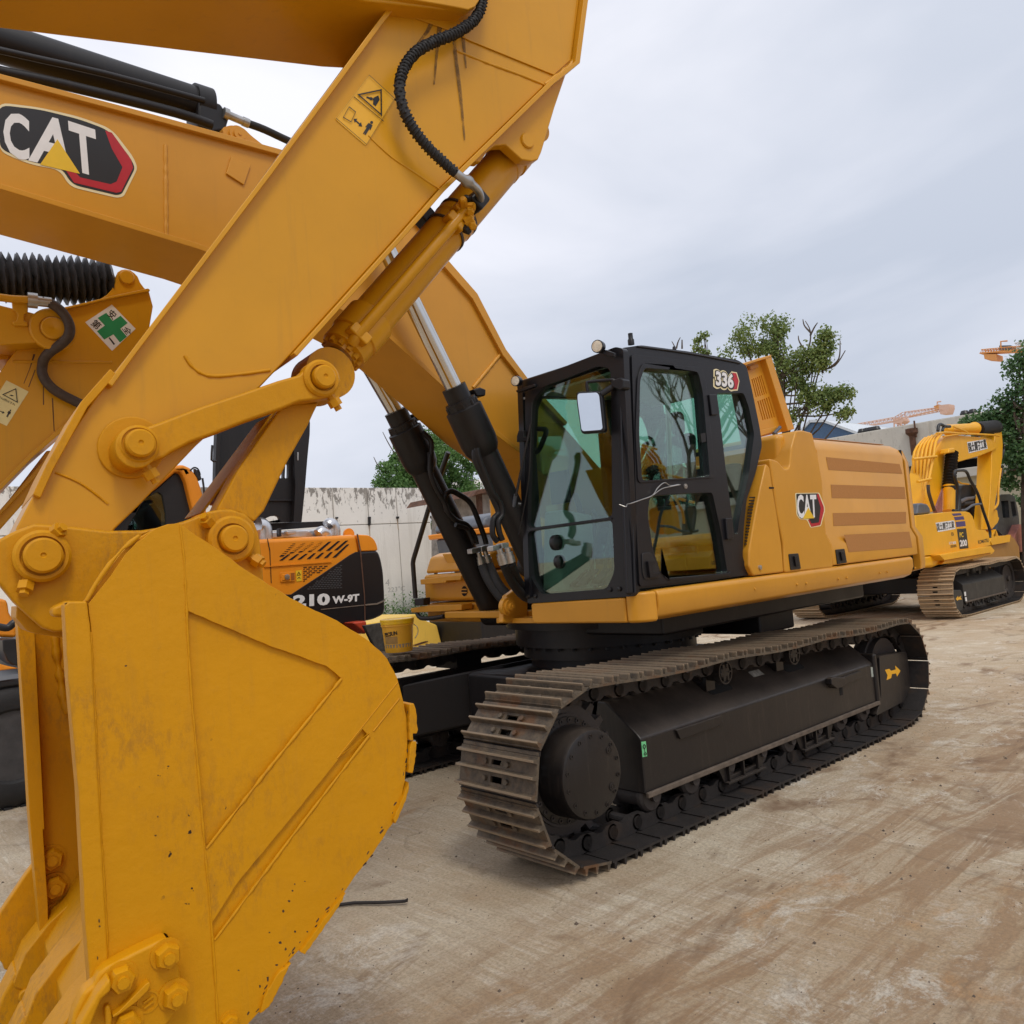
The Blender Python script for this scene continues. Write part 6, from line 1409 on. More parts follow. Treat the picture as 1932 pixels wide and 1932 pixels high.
for v in me.vertices:
    s_, t_ = (v.co.x-x0)/(x1-x0), (v.co.y-y0_)/(y1_-y0_); a_ = -.85+.95*s_; z = .118+.030*t_+.012*s_; rr = .0990+.0175*(z/.205)+.0030
    v.co = (fro*cos(a_)+rgt*sin(a_))*rr+ZA*z
me.materials.clear(); me.materials.append(INK); me.name = 'lettering'; put(bpy.data.objects.new('lettering', me), pbd)
pl_.scale = (1.13, 1.13, 1.13)

# ------------------------------------------------------------------ RIGHT EXCAVATOR (yellow, 200)
pc = thing('excavator', 'bright yellow crawler excavator marked PC 200 facing away on the right', 'excavator', (15.3, 4.0, 0))
Qz = lambda *p: Zp('Q', *p); Pz = lambda *p: Zp('P', *p)
D1, D2 = (13.40, .475, .36), (16.70, .50, .36)
DB = paint('dusty_frame_black', (.04, .037, .034), .55, .5, dirtcol=(.16, .13, .10), coat=.05, streak=.6)
undercarriage(pc, (13.86, 16.2), 2.60, .62, D1, D2, .10, (SHOE_DUST, SHOEIN), DB, True, links=False, cap=False)
undercarriage(pc, (13.86, 16.2), 5.20, .62, D1, D2, .10, (SHOE_DUST, SHOEIN), DB, False, outer=1, links=False, cap=False)
PQ = PY(2.70)
gd = slab('idler_guard', Qz((895, 1345), (1010, 1340), (1035, 1400), (1045, 1560), (1030, 1630), (940, 1670), (910, 1560), (893, 1440)), PQ, .35, DB, pc, bevel=.02)
sheet('travel_arrow', Qz((932, 1470), (965, 1425), (970, 1450), (1010, 1422), (1000, 1450), (1022, 1475), (970, 1480), (960, 1495)), PQ, DECY, gd, off=-.004)
sheet('frame_decal', Qz((1028, 1370), (1052, 1368), (1056, 1425), (1034, 1428)), PY(2.72), WHITE, gd, off=-.03); sheet('frame_decal', Qz((1040, 1445), (1062, 1443), (1070, 1500), (1048, 1502)), PY(2.72), WHITE, gd, off=-.03)
PK = PY(2.85)
bk_ = slab('body', Qz((380, 300), (440, 296), (600, 280), (860, 250), (1080, 246), (1130, 262), (1170, 310), (1200, 400), (1220, 500), (1350, 505), (1395, 560), (1425, 720), (700, 850), (540, 862), (380, 880)), PK, 2.3, Y_KOM, pc, bevel=.06, r=.02)
slab('counterweight', Qz((380, 868), (540, 862), (715, 850), (775, 920), (740, 985), (640, 1028), (560, 1032), (380, 1060)), PK, 2.3, Y_KOM, pc, bevel=.06)
slab('side_step', Qz((712, 855), (1428, 730), (1480, 790), (1470, 815), (780, 930)), PY(2.70), .18, Y_KOM, pc, bevel=.01)
slab('step_underside', Qz((780, 930), (1470, 815), (1430, 850), (1000, 950), (740, 985)), PY(2.78), .1, Y_KOM, pc, bevel=.01)
bm = nb(); b_lathe(bm, Vector((15.3, 4.1, .75)), ZA, [(.6, 0), (.6, .35)], 40); mk('slewing_ring', bm, BLACK, pc)
bm = nb(); b_box(bm, (14.3, 3.2, .4), (16.3, 5.2, .72)); mk('carbody', bm, BLACK, pc, bevel=.02)
sheet('stripe', Qz((875, 278), (1000, 268), (1018, 298), (900, 310)), PK, PURPLE, bk_, off=-.004); sheet('stripe', Qz((905, 325), (1040, 312), (1056, 358), (925, 372)), PK, PURPLE, bk_, off=-.004); sheet('stripe', Qz((930, 392), (1062, 380), (1073, 450), (942, 465)), PK, PURPLE, bk_, off=-.004)
sheet('number_panel', Qz((948, 492), (1078, 480), (1112, 760), (988, 774)), PK, INK, bk_, off=-.004)
text('number', 'PC', pix('Q', 988, 610), pix('Q', 1042, 604), pix('Q', 982, 540), PK, GOLD, bk_, bold=.03, off=-.008)
text('number', '200', pix('Q', 993, 738), pix('Q', 1092, 728), pix('Q', 986, 645), PK, WHITE, bk_, bold=.04, off=-.008)
text('maker_name', 'KOMATSU', pix('Q', 1250, 702), pix('Q', 1396, 672), pix('Q', 1243, 650), PK, INK, bk_, bold=.02, off=-.004)
sheet('company_label', Qz((650, 405), (900, 370), (915, 382), (930, 490), (685, 535), (668, 480)), PK, WHITE, bk_, off=-.004)
text('company_name', '国土開発工業', pix('Q', 672, 520), pix('Q', 915, 480), pix('Q', 662, 415), PK, INK, bk_, bold=.02, off=-.008)
text('plate_letter', 'B', pix('Q', 876, 588), pix('Q', 908, 584), pix('Q', 872, 540), PK, INK, bk_, bold=0, off=-.004)
text('small_label', '低騒音型', pix('Q', 840, 712), pix('Q', 938, 700), pix('Q', 836, 672), PK, WHITE, bk_, bold=.03, off=-.004)
text('small_label', '建設機械', pix('Q', 862, 756), pix('Q', 945, 745), pix('Q', 858, 716), PK, INK, bk_, bold=.0, off=-.004)
slab('air_filter_cover', Qz((420, 130), (480, 125), (540, 140), (580, 195), (590, 275), (440, 292), (400, 290)), PY(3.1), .5, GREYPL, pc, bevel=.04)
PKB = PY(3.75)
b2 = slab('boom', Pz((310, 1440), (330, 1200), (355, 1030), (400, 800), (440, 650), (520, 530), (620, 482), (800, 500), (1050, 520), (1130, 545), (1175, 600), (1190, 640), (1150, 670), (980, 740), (665, 830), (560, 1000), (415, 1385), (390, 1430)), PKB, .46, Y_KOM, pc, bevel=.02)
rod('boom_cylinder', hit(pix('P', 592, 1110), PY(3.6)), hit(pix('P', 586, 1420), PY(3.6)), .125, Y_KOM, pc, n=24)
bm = nb(); b_lathe(bm, hit(pix('P', 592, 1110), PY(3.6)), -ZA, [(.14, 0), (.14, .1)], 24); mk('cylinder_collar', bm, BLACK, pc)
slab('cylinder_eye', Pz((595, 650), (660, 640), (672, 700), (590, 710)), PY(3.5), .2, Y_KOM, pc, bevel=.03)
a, b = hit(pix('P', 590, 1110), PY(3.6)), hit(pix('P', 628, 690), PY(3.6)); ax = b-a; L_ = ax.length; prof = []
for i in range(12): prof += [(.085, L_*i/12), (.135, L_*(i+.5)/12)]
bm = nb(); b_lathe(bm, a, ax, prof+[(.08, L_)], 20); mk('bellows', bm, RUBBER, pc)
stk = slab('stick', Pz((1150, 560), (1115, 700), (1112, 850), (1098, 1200), (1075, 1500), (1060, 1645), (1080, 1640), (1085, 1560), (1150, 1380), (1190, 1100), (1225, 900), (1245, 760), (1250, 600), (1240, 480), (1215, 380), (1190, 335), (1160, 345), (1150, 450)), PY(3.80), .34, Y_KOM, pc, bevel=.02)
a, b = hit(pix('P', 560, 430), PY(3.9)), hit(pix('P', 950, 405), PY(3.9)); bm = nb(); L_ = (b-a).length; b_lathe(bm, a, b-a, [(.05, 0), (.13, .1), (.13, L_-.35), (.16, L_-.3), (.05, L_)], 20); mk('stick_cylinder', bm, Y_KOM, b2)
a, b = hit(pix('P', 935, 420), PY(3.9)), hit(pix('P', 1160, 395), PY(3.9)); ax = b-a; L_ = ax.length; prof = []
for i in range(9): prof += [(.17, L_*i/9), (.19, L_*(i+.5)/9)]
bm = nb(); b_lathe(bm, a, ax, prof+[(.16, L_)], 20); mk('bellows', bm, RUBBER, b2)
for k in range(6):
    tube('steel_line', [hit(p, PY(3.71+.08*k)) for p in Pz((510-42*k, 455+14*k), (432-46*k, 560+14*k), (400-50*k, 750+8*k), (345-32*k, 1030+6*k), (305-20*k, 1180), (318-24*k, 1330))], .030, Y_KOM, b2, k=2, n=8)
for y_ in (755, 1030):
    tube('line_clamp', [hit(p, PY(3.66)) for p in Pz((150+ (y_-755)*.2, y_+30), (435-(y_-755)*.25, y_-5))], .03, Y_KOM, b2, k=0, n=8)
tube('steel_line', [hit(p, PY(3.7)) for p in Pz((440, 470), (560, 458), (740, 470), (1000, 482), (1150, 490), (1200, 500))], .025, Y_KOM, b2, k=3, n=8)
tube('steel_line', [hit(p, PY(3.7)) for p in Pz((520, 510), (700, 480), (820, 460), (640, 385))], .020, Y_KOM, b2, k=3, n=8)
tube('boom_hose', [hit(p, PY(3.7)) for p in Pz((455, 440), (462, 375), (490, 358), (540, 382), (600, 385))], .035, INK, b2, k=4)
tube('boom_hose', [hit(p, PY(3.7)) for p in Pz((510, 440), (520, 400), (560, 382))], .03, INK, b2, k=4)
tube('boom_hose', [hit(p, PY(3.55)) for p in Pz((335, 1100), (340, 1180), (370, 1290), (410, 1410))], .035, BROWN, b2, k=4)
tube('stick_hose', [hit(p, PY(3.85)) for p in Pz((1150, 500), (1190, 560), (1210, 650), (1180, 760), (1190, 850), (1235, 885), (1230, 1000))], .03, BROWN, stk, k=4)
tube('stick_hose', [hit(p, PY(3.85)) for p in Pz((1170, 470), (1215, 500), (1245, 600), (1262, 680), (1225, 790))], .03, INK, stk, k=4)
tube('stick_line', [hit(p, PY(3.85)) for p in Pz((1222, 900), (1200, 1060), (1190, 1200), (1185, 1330), (1130, 1400))], .03, Y_KOM, stk, k=3)
slab('stick_rib', Pz((1010, 1200), (1025, 1200), (1010, 1640), (995, 1640)), PY(3.88), .03, Y_KOM, stk, bevel=.003); slab('stick_rib', Pz((1050, 1250), (1065, 1250), (1045, 1640), (1030, 1640)), PY(3.88), .03, Y_KOM, stk, bevel=.003)
slab('bucket_link', Pz((1095, 1420), (1180, 1400), (1195, 1490), (1210, 1500), (1190, 1560), (1120, 1640), (1085, 1600)), PY(3.9), .3, Y_KOM, pc, bevel=.02)
slab('bucket_link', Pz((1110, 1740), (1130, 1680), (1165, 1640), (1205, 1740), (1160, 1760), (1330, 1720), (1340, 1800), (1150, 1830)), PY(3.85), .4, Y_KOM, pc, bevel=.02)
bu = slab('bucket', Pz((1110, 1830), (1330, 1795), (1345, 1705), (1400, 1760), (1450, 1850), (1460, 1990), (1430, 2130), (1100, 2150), (900, 2080), (880, 1980)), PY(3.7), 1.1, paint('worn_bucket_amber', (.36, .17, .03), .5, .4), pc, bevel=.03)
slab('bucket_edge', Pz((1110, 1730), (1325, 1715), (1345, 1705), (1335, 1795), (1120, 1835), (1100, 1790)), PY(3.62), .1, Y_KOM, bu, bevel=.01)
slab('company_label', Pz((808, 575), (1035, 540), (1060, 655), (830, 712)), PKB, .003, WHITE, b2, off=-.006, bevel=0)
text('company_name', '国土開発工業', pix('P', 832, 700), pix('P', 1050, 650), pix('P', 815, 585), PKB, INK, b2, bold=.02, off=-.012)
# open cab frame, seat and guard rail
fr_ = tube('cab_rail', [hit(p, PY(3.3)) for p in Pz((700, 1420), (712, 1250), (690, 1100), (660, 1000), (660, 935), (690, 925), (795, 930), (850, 1040), (940, 1200), (1010, 1420), (1085, 1640), (1090, 1740))], .032, INK, pc, k=3)
tube('cab_rail', [hit(p, PY(3.3)) for p in Pz((640, 1410), (700, 1410), (720, 1340), (710, 1180))], .03, INK, pc, k=3)
tube('cab_rail', [hit(p, PY(3.3)) for p in Pz((730, 1410), (800, 1400), (880, 1345), (980, 1330))], .026, GREYPL, pc, k=3)
slab('seat', Pz((720, 1180), (770, 1100), (860, 1090), (950, 1100), (950, 1180), (900, 1260), (940, 1300), (940, 1480), (900, 1540), (860, 1430), (720, 1400)), PY(4.3), .5, SEAT, pc, bevel=.04)
tube('seat_arm', [hit(p, PY(4.2)) for p in Pz((720, 1310), (800, 1270), (940, 1255))], .05, GREYPL, pc, k=0)
tube('seat_arm', [hit(p, PY(4.2)) for p in Pz((760, 1330), (940, 1310))], .05, SEAT, pc, k=0)
tube('control_lever', [hit(p, PY(4.2)) for p in Pz((690, 1050), (740, 1080), (830, 1090))], .02, Y_KOM, pc, k=0)
slab('floor_panel', Pz((430, 1390), (500, 1200), (520, 1140), (560, 1180), (560, 1420), (450, 1440)), PY(4.4), .1, REDBK, pc, bevel=.01)

# dark excavator cab and pink bucket beyond
dk = thing('excavator', 'dark dusty excavator cab standing behind the yellow boom at the far right', 'excavator', (21, 4.0, 0))
PDK = PY(4.3)
dc = slab('cab', Pz((1195, 1250), (1230, 1215), (1330, 1210), (1390, 1235), (1405, 1290), (1440, 1450), (1450, 1560), (1400, 1740), (1250, 1720), (1180, 1650), (1190, 1400)), PDK, 1.4, plain('dusty_dark_paint', (.05, .052, .055), .5, var=.4), dk, bevel=.05, holes=[Pz((1225, 1290), (1315, 1290), (1330, 1500), (1250, 1500)), Pz((1340, 1300), (1390, 1300), (1420, 1470), (1370, 1500))])
slab('cab_glass', Pz((1220, 1285), (1400, 1285), (1425, 1480), (1240, 1510)), PY(4.4), .01, GLASSD, dc, bevel=0)
slab('cab_interior', Pz((1220, 1350), (1400, 1350), (1425, 1500), (1240, 1510)), PY(5.0), .3, INK, dc, bevel=0)
slab('machine_body', Pz((1180, 1560), (1400, 1560), (1430, 1640), (1520, 1700), (1520, 1900), (1250, 1900)), PY(4.35), 2, plain('dark_olive_body', (.035, .035, .033), .6, var=.4), dk, bevel=.05)
slab('loader_bucket', Pz((1380, 1760), (1460, 1580), (1700, 1570), (1700, 1900), (1470, 1920), (1440, 1850)), PY(4.1), 1.0, REDBK, dk, bevel=.03)
for x_ in (21.2, 24):
    for y_ in (4.4, 6): wheel('wheel', Vector((x_, y_, .55)), .55, .35, Y, RUBBER, BLACK, dk)

# machine seen between the boom cylinders
Sz = lambda *p: Zp('S', *p)
sm2 = thing('excavator', 'small orange excavator with grey hood glimpsed between the boom cylinders', 'excavator', (8.5, 9.5, 0))
slab('hood', Sz((540, 1430), (590, 1260), (650, 1190), (760, 1172), (1000, 1100), (1300, 1150), (1400, 1500), (1000, 1500)), PY(9), 1.6, GREYPL, sm2, bevel=.08)
slab('body', Sz((560, 1440), (700, 1425), (1050, 1400), (1055, 1350), (1200, 1350), (1400, 1420), (1400, 1560), (900, 1530), (590, 1545)), PY(8.9), 1.8, O_HYU, sm2, bevel=.03)
slab('lower_body', Sz((600, 1548), (1400, 1480), (1400, 2100), (700, 2100)), PY(8.95), 1.6, GREYPL, sm2, bevel=.05)
bm = nb(); b_box(bm, (7.2, 8.9, 0), (10.6, 10.6, 1.5)); mk('base', bm, BLACK, sm2, bevel=.05)

# pale yellow block on the ground behind the far track, gravel heap beside it
Jz = lambda *p: Zp('J', *p)
yb = thing('counterweight', 'pale yellow machine counterweight lying on the ground behind the far track', 'counterweight', (6.5, 10.8, 0))
y1 = slab('block', Jz((-330, 1660), (-50, 1620), (100, 1580), (210, 1560), (290, 1620), (415, 1668), (460, 1850), (470, 1920), (-330, 2000)), PY(10.2), 1.2, Y_BOX, yb, bevel=.04)
tube('scratch', [hit(p, PY(10.18)) for p in Jz((180, 1870), (260, 1840), (322, 1830))], .008, RUST, y1, k=0)
sheet('gouge', Jz((170, 1866), (300, 1826), (320, 1832), (300, 1842), (200, 1875)), PY(10.2), RUST, y1, off=-.004)
slab('end_plate', Jz((432, 1666), (555, 1668), (620, 1664), (640, 1800), (640, 1880), (470, 1910), (462, 1850)), PY(10.4), .5, plain('scabby_plate', (.36, .29, .25), .8, var=.4), yb, bevel=.01)
slab('plate_edge', Jz((556, 1668), (622, 1664), (642, 1800), (645, 1880), (575, 1890)), PY(10.35), .5, Y_BOX, yb, bevel=.01)
def heap(name, cx, cy, rx, ry, h, mat, seed=1, n=46):
    bm = nb(); rg = random.Random(seed); g_ = []
    for i in range(n+1):
        row = []
        for j in range(n+1):
            u, v_ = i/n*2-1, j/n*2-1; d_ = max(0, 1-math.sqrt(u*u+v_*v_)); z = h*(d_**.8)*(1+.25*sin(5*u+seed)*cos(4*v_))+(rg.random()*.07*h if d_ > 0 else 0)
            row.append(bm.verts.new((cx+rx*u, cy+ry*v_, z-.01)))
        g_.append(row)
    for i in range(n):
        for j in range(n): bm.faces.new((g_[i][j], g_[i+1][j], g_[i+1][j+1], g_[i][j+1]))
    return mk(name, bm, mat, None, smooth=20)
GRAV = plain('pale_gravel', (.55, .52, .48), .9, var=.35, scale=14, bmp=.9)
tag(heap('gravel_heap', 12.0, 12.6, 4.8, 2.6, 1.0, GRAV), 'pale grey gravel heaped on the ground under the main cab', 'gravel', kind='stuff')

# ------------------------------------------------------------------ parked car beyond, seen under the body
car = thing('parked_car', 'dark parked car seen low down beyond the skirt of the main excavator', 'car', (17.2, 8.2, 0))
wa, wb = Vector((16.35, 9.25, 0)), Vector((17.45, 7.75, 0)); dcar = (wb-wa).normalized()
wa = wb-dcar*2.65; nc = Vector((-dcar.y, dcar.x, 0)); nc = -nc if nc.dot(Vector((-1, -1, 0))) < 0 else nc
cen_ = (wa+wb)/2-nc*.85
def cp(a, b, z): return cen_+dcar*a+nc*b+ZA*z
prof = [(-2.15, .28), (-2.2, .55), (-2.1, .85), (-1.6, .98), (-1.0, 1.40), (.5, 1.44), (1.1, 1.02), (2.0, .88), (2.25, .62), (2.2, .28), (1.72, .26), (1.66, .50), (1.32, .66), (.98, .50), (.92, .26), (-.92, .26), (-.98, .50), (-1.32, .66), (-1.66, .50), (-1.72, .26)]
bm = nb(); b_prism(bm, [cp(a, .85, z) for a, z in prof], -nc*1.7); cbod = mk('car_body', bm, CARP, car, bevel=.05, seg=3)
bm = nb(); b_prism(bm, [cp(a, .86, z) for a, z in ((-1.35, .98), (-.9, 1.34), (.4, 1.37), (.9, 1.02))], -nc*1.72); mk('windows', bm, GLASSD, cbod, bevel=.02)
for a in (-1.32, 1.32):
    for s_ in (1, -1):
        c = cp(a, .86*s_, .32); bm = nb(); b_lathe(bm, c, -nc*s_, [(.20, .0), (.24, -.005), (.31, .01), (.32, .05), (.32, .18), (.30, .2)], 32); o = mk('wheel', bm, RUBBER, car)
        bm = nb(); b_lathe(bm, c, nc*s_, [(.20, .0), (.20, .01), (.18, -.04), (.05, -.04), (.05, .0), (0, .0)], 24)
        for k in range(5):
            t = 2*pi*k/5; b_obox(bm, c+nc*s_*.0+(dcar*cos(t)+ZA*sin(t))*.11, (dcar*cos(t)+ZA*sin(t))*.08, (dcar*-sin(t)+ZA*cos(t))*.022, nc*.012)
        mk('rim', bm, ALLOY, o)

# ------------------------------------------------------------------ buildings and walls
ww = thing('boundary_wall', 'white plastered yard wall with peeling top behind the orange machine', 'wall', (5, 19, 0))
xw0, xw1 = hit((-400, 920), PY(19)).x, hit((808, 920), PY(19)).x
px_ = [xw0, hit((470, 920), PY(19)).x] + [hit(q, PY(19)).x for q in Hz((1110, 500), (1395, 500), (1630, 500))] + [xw1]
for i in range(len(px_)-1):
    bm = nb(); b_box(bm, (px_[i]+.015, 19, 0), (px_[i+1]-.015, 19.25, 3.22)); mk('wall_panel', bm, WALLW, ww, bevel=.01)
    bm = nb(); b_box(bm, (px_[i]+.015, 19, 3.245), (px_[i+1]-.015, 19.25, 4.40)); mk('wall_panel', bm, WALLW, ww, bevel=.01)
bm = nb(); b_box(bm, (xw0, 19.03, 0), (xw1, 19.22, 4.37)); mk('wall_core', bm, plain('dark_joint', (.32, .29, .26), .9), ww)  # darker core that shows in the joints between panels
for q, h_ in (((1130, 512), 14), ((1395, 510), 70), ((1625, 508), 18)):
    slab('bracket', Hz((q[0]-9, q[1]), (q[0]+9, q[1]), (q[0]+7, q[1]+h_), (q[0]-6, q[1]+h_)), PY(19), .1, INK, ww, off=-.08, bevel=.01)
    sheet('rust_streak', Hz((q[0]-3, q[1]+h_), (q[0]+4, q[1]+h_), (q[0]+14, q[1]+h_+90), (q[0]+8, q[1]+h_+90)), PY(19), plain('rust_run', (.45, .33, .22), .9), ww, off=-.006)
text('scrawled_number', '4', pix('H', 1530, 1075), pix('H', 1565, 1070), pix('H', 1530, 1020), PY(19), plain('chalk_grey', (.42, .40, .38), .9), ww, bold=0, off=-.006)
text('scrawled_number', '223°C', pix('H', 1550, 1125), pix('H', 1690, 1110), pix('H', 1550, 1085), PY(19), MATS['chalk_grey'], ww, bold=0, off=-.006)

XC = 26; PXC = PX(XC)
cbld = thing('concrete_building', 'long stained concrete building with cream lower wall on the right', 'building', (30, 0, 0))
yA, yB = hit((1560, 826), PXC).y, -30
bm = nb(); z1_, z2_, z3_ = hit(pix('P', 800, 775), PXC).z, hit(pix('P', 800, 895), PXC).z, hit(pix('P', 800, 1000), PX(XC-.25)).z
b_box(bm, (XC, yB, z1_), (XC+9, yA, 5.28)); mk('upper_wall', bm, WALLC, cbld)
ya_ = yA
k = 0
while ya_ > -14:
    bm = nb(); b_box(bm, (XC-.03, ya_-3.55, z1_+.04), (XC+.01, ya_-.03, 5.26)); mk('wall_panel', bm, WALLC, cbld, bevel=.01); ya_ -= 3.6
bm = nb(); b_box(bm, (XC+.5, yB, z2_), (XC+8, yA, z1_)); mk('window_band', bm, DARKIN, cbld)
yy = yA
while yy > -14:
    bm = nb(); b_box(bm, (XC+.06, yy-.16, z2_), (XC+.3, yy, z1_)); mk('window_post', bm, plain('grimy_steel', (.10, .09, .08), .7) if 'grimy_steel' not in MATS else MATS['grimy_steel'], cbld)
    yy -= 1.3
bm = nb(); b_box(bm, (XC-.25, yB, z3_), (XC+.5, yA, z2_)); mk('ledge', bm, WALLC, cbld, bevel=.02)
bm = nb(); b_box(bm, (XC, yB, 0), (XC+8, yA, z3_)); mk('lower_wall', bm, WALLY, cbld)
for q in ((800, 706), (830, 703), (848, 700), (862, 699), (876, 697), (890, 694), (1428, 588), (1478, 580)):
    c = hit(pix('C2', *q), PX(XC+.4)); bm = nb(); b_lathe(bm, Vector((XC+.4, c.y, 5.26)), ZA, [(.13, 0), (.15, .1), (.10, .2), (0, .22)], 10); mk('roof_vent', bm, INK, cbld)
tube('downpipe', [hit(p, PX(XC-.12)) for p in Zp('C2', (1106, 705), (1112, 770), (1122, 850))], .10, RUST, cbld, k=0)
tube('thin_pipe', [hit(p, PX(XC-.12)) for p in Zp('C2', (1120, 640), (1132, 740))], .03, RUST, cbld, k=0)
bm = nb(); c = hit(pix('C2', 1106, 712), PX(XC-.12)); b_lathe(bm, c-ZA*.12, ZA, [(.10, 0), (.20, .1), (.2, .25), (0, .28)], 10); mk('pipe_cap', bm, RUST, cbld)

sh = thing('warehouse', 'blue sheet-metal roofed warehouse beyond the engine hood', 'building', (32, 17, 0))
ps_ = [hit(p, PX(32)) for p in Zp('C2', (400, 740), (480, 655), (570, 652), (780, 727), (790, 760))]
bm = nb(); b_prism(bm, ps_+[Vector((32, ps_[-1].y, 0)), Vector((32, ps_[0].y, 0))], X*10); mk('wall', bm, ROOFB, sh)
for a, b in (((395, 742), (480, 652)), ((478, 650), (572, 648)), ((568, 650), (795, 732))):
    p, q = hit(pix('C2', *a), PX(31.9)), hit(pix('C2', *b), PX(31.9)); bm = nb(); b_prism(bm, [p, q, q+ZA*.12, p+ZA*.12], X*10); mk('roof_edge', bm, PALEC, sh)

sk_ = thing('shack', 'weathered timber shack with rusty roof glimpsed behind the boom cylinders', 'shed', (16, 15.5, 0))
slab('wall', Sz((545, 740), (900, 700), (1400, 700), (1400, 2000), (560, 2000)), PY(15), 2.5, plain('shack_board', (.30, .27, .24), .9, var=.4, scale=5), sk_, bevel=.02)
slab('post', Sz((478, 750), (545, 745), (580, 1500), (520, 1500)), PY(14.6), .15, RUST, sk_, bevel=.01); slab('post', Sz((455, 850), (480, 850), (520, 1400), (490, 1400)), PY(14.7), .1, plain('pale_post', (.5, .42, .38), .8), sk_, bevel=.01)
slab('roof', Sz((355, 830), (440, 700), (650, 655), (900, 620), (1400, 560), (1400, 700), (660, 740), (500, 775), (420, 800)), PY(14.2), 3.2, RUST, sk_, bevel=.02)

tw = thing('glass_office_block', 'distant pale glass office block with flat roof', 'building', (80, 92, 0))
PT_ = PY(95)
tx0, tx1 = hit(pix('S', 255, 560), PT_).x, hit(pix('S', 760, 560), PT_).x; tz = hit(pix('S', 400, 560), PT_).z
bm = nb(); b_box(bm, (tx0, 95, 0), (tx1, 115, tz)); tb_ = mk('wall', bm, PALEC, tw)
cols, rws = 12, 9; cwid = (tx1-tx0)/cols; rh = 1.55
wm = None
for i in range(cols):
    for j in range(rws):
        if wm is None:
            bm = nb(); b_box(bm, (0, -.12, 0), (cwid*.86, .05, rh*.84)); r_ = ORG[tw.name]; me = bpy.data.meshes.new('window'); bm.to_mesh(me); bm.free(); me.materials.append(GLASSB); wm = me
        o = put(bpy.data.objects.new('window', wm), tw); o.location = Vector((tx0+cwid*(i+.07), 95, tz-1.2-rh*(j+1)))-ORG[tw.name]
bm = nb(); b_box(bm, (tx0-.3, 94.6, tz-.2), (tx1, 115, tz+.5)); mk('parapet', bm, WHITE, tw)
mt_ = thing('lattice_mast', 'thin radio mast rising beside the distant office block', 'mast', hit(pix('S', 352, 900), PY(70)))
tube('mast_pole', [hit(pix('S', 350, 980), PY(70)), hit(pix('S', 350, 340), PY(70))], .14, GREYPL, mt_, k=0); slab('antenna_head', Sz((320, 490), (368, 490), (368, 515), (320, 520)), PY(70), .8, GREYPL, mt_)

# tower cranes
def crane(label, chord_lo, chord_hi, jib_end, px_w, pl, cw_quad, mast, group):
    c = thing('tower_crane', label, 'crane', (pl[0].x, hit(chord_lo[0], pl).y, 0), group)
    def truss(name, A0, A1, B0, B1, n, r, mat):
        bm = nb()
        for k in range(2):
            off_ = pl[1]*(k*1.2); a0, a1, b0, b1 = [hit(q, pl)+off_ for q in (A0, A1, B0, B1)]
            b_cyl(bm, a0, a1, r, 4); b_cyl(bm, b0, b1, r, 4)
            for i in range(n):
                t0, t1, tm = i/n, (i+1)/n, (i+.5)/n
                b_cyl(bm, a0.lerp(a1, t0), b0.lerp(b1, tm), r*.5, 3); b_cyl(bm, b0.lerp(b1, tm), a0.lerp(a1, t1), r*.6, 3)
        for i in range(n+1):
            for q0, q1 in ((A0, A1), (B0, B1)):
                u = hit(q0, pl).lerp(hit(q1, pl), i/n); b_cyl(bm, u, u+pl[1]*1.2, r*.6, 3)
        return mk(name, bm, mat, c)
    return c, truss
PCR = PX(110)
c1_, truss = crane('faded red tower crane with long jib low above the blue roof', Zp('C2', (660, 700), (990, 640)), None, None, 0, PCR, None, None, 'tower cranes over the roofs')
truss('jib', *Zp('C2', (640, 702), (1000, 640), (650, 680), (1000, 618)), 15, .055, CRANEP)
truss('jib', *Zp('C2', (1000, 640), (1040, 628), (1000, 618), (1050, 588)), 3, .055, CRANEP)
truss('counter_jib', *Zp('C2', (1040, 622), (1300, 572), (1060, 586), (1250, 560)), 10, .05, CRANEP)
slab('counter_jib_deck', Zp('C2', (1085, 610), (1260, 572), (1262, 577), (1088, 615)), PCR, .5, CRANE, c1_)
slab('counterweight', Zp('C2', (1270, 545), (1332, 538), (1334, 562), (1322, 596), (1280, 600), (1272, 575)), PCR, 2, CRANEP, c1_); slab('counterweight_top', Zp('C2', (1240, 550), (1270, 540), (1272, 568), (1245, 575)), PCR, 1.5, CRANE, c1_)
slab('slewing_cab', Zp('C2', (988, 625), (1048, 620), (1058, 640), (1040, 655), (992, 655)), PCR, 2, CRANEP, c1_)
truss('mast', *Zp('C2', (998, 655), (1005, 900), (1040, 652), (1048, 900)), 8, .10, CRANEP)
tube('flag_pole', [hit(p, PCR) for p in Zp('C2', (1262, 545), (1262, 525), (1285, 522))], .1, CRANEP, c1_, k=0)
c2_, truss = crane('orange tower crane with white lattice jib high at the right edge', Zp('C2', (1520, 230), (1792, 200)), None, None, 0, PCR, None, None, 'tower cranes over the roofs')
truss('counter_jib', *Zp('C2', (1520, 228), (1800, 208), (1530, 205), (1800, 180)), 16, .06, CRANE)
slab('counter_jib_deck', Zp('C2', (1522, 222), (1760, 202), (1800, 200), (1800, 214), (1600, 224), (1530, 232)), PCR, 1.6, CRANE, c2_)
slab('counterweight', Zp('C2', (1545, 232), (1622, 232), (1624, 268), (1550, 262)), PCR, 2.5, CRANE, c2_); slab('winch', Zp('C2', (1640, 180), (1710, 178), (1715, 205), (1640, 208)), PCR, 2, GREYPL, c2_)
truss('jib', *Zp('C2', (1735, 165), (2100, 90), (1745, 200), (2100, 160)), 14, .085, PALEC)
tube('flag_pole', [hit(p, PCR) for p in Zp('C2', (1650, 195), (1650, 155), (1690, 152))], .1, CRANE, c2_, k=0)
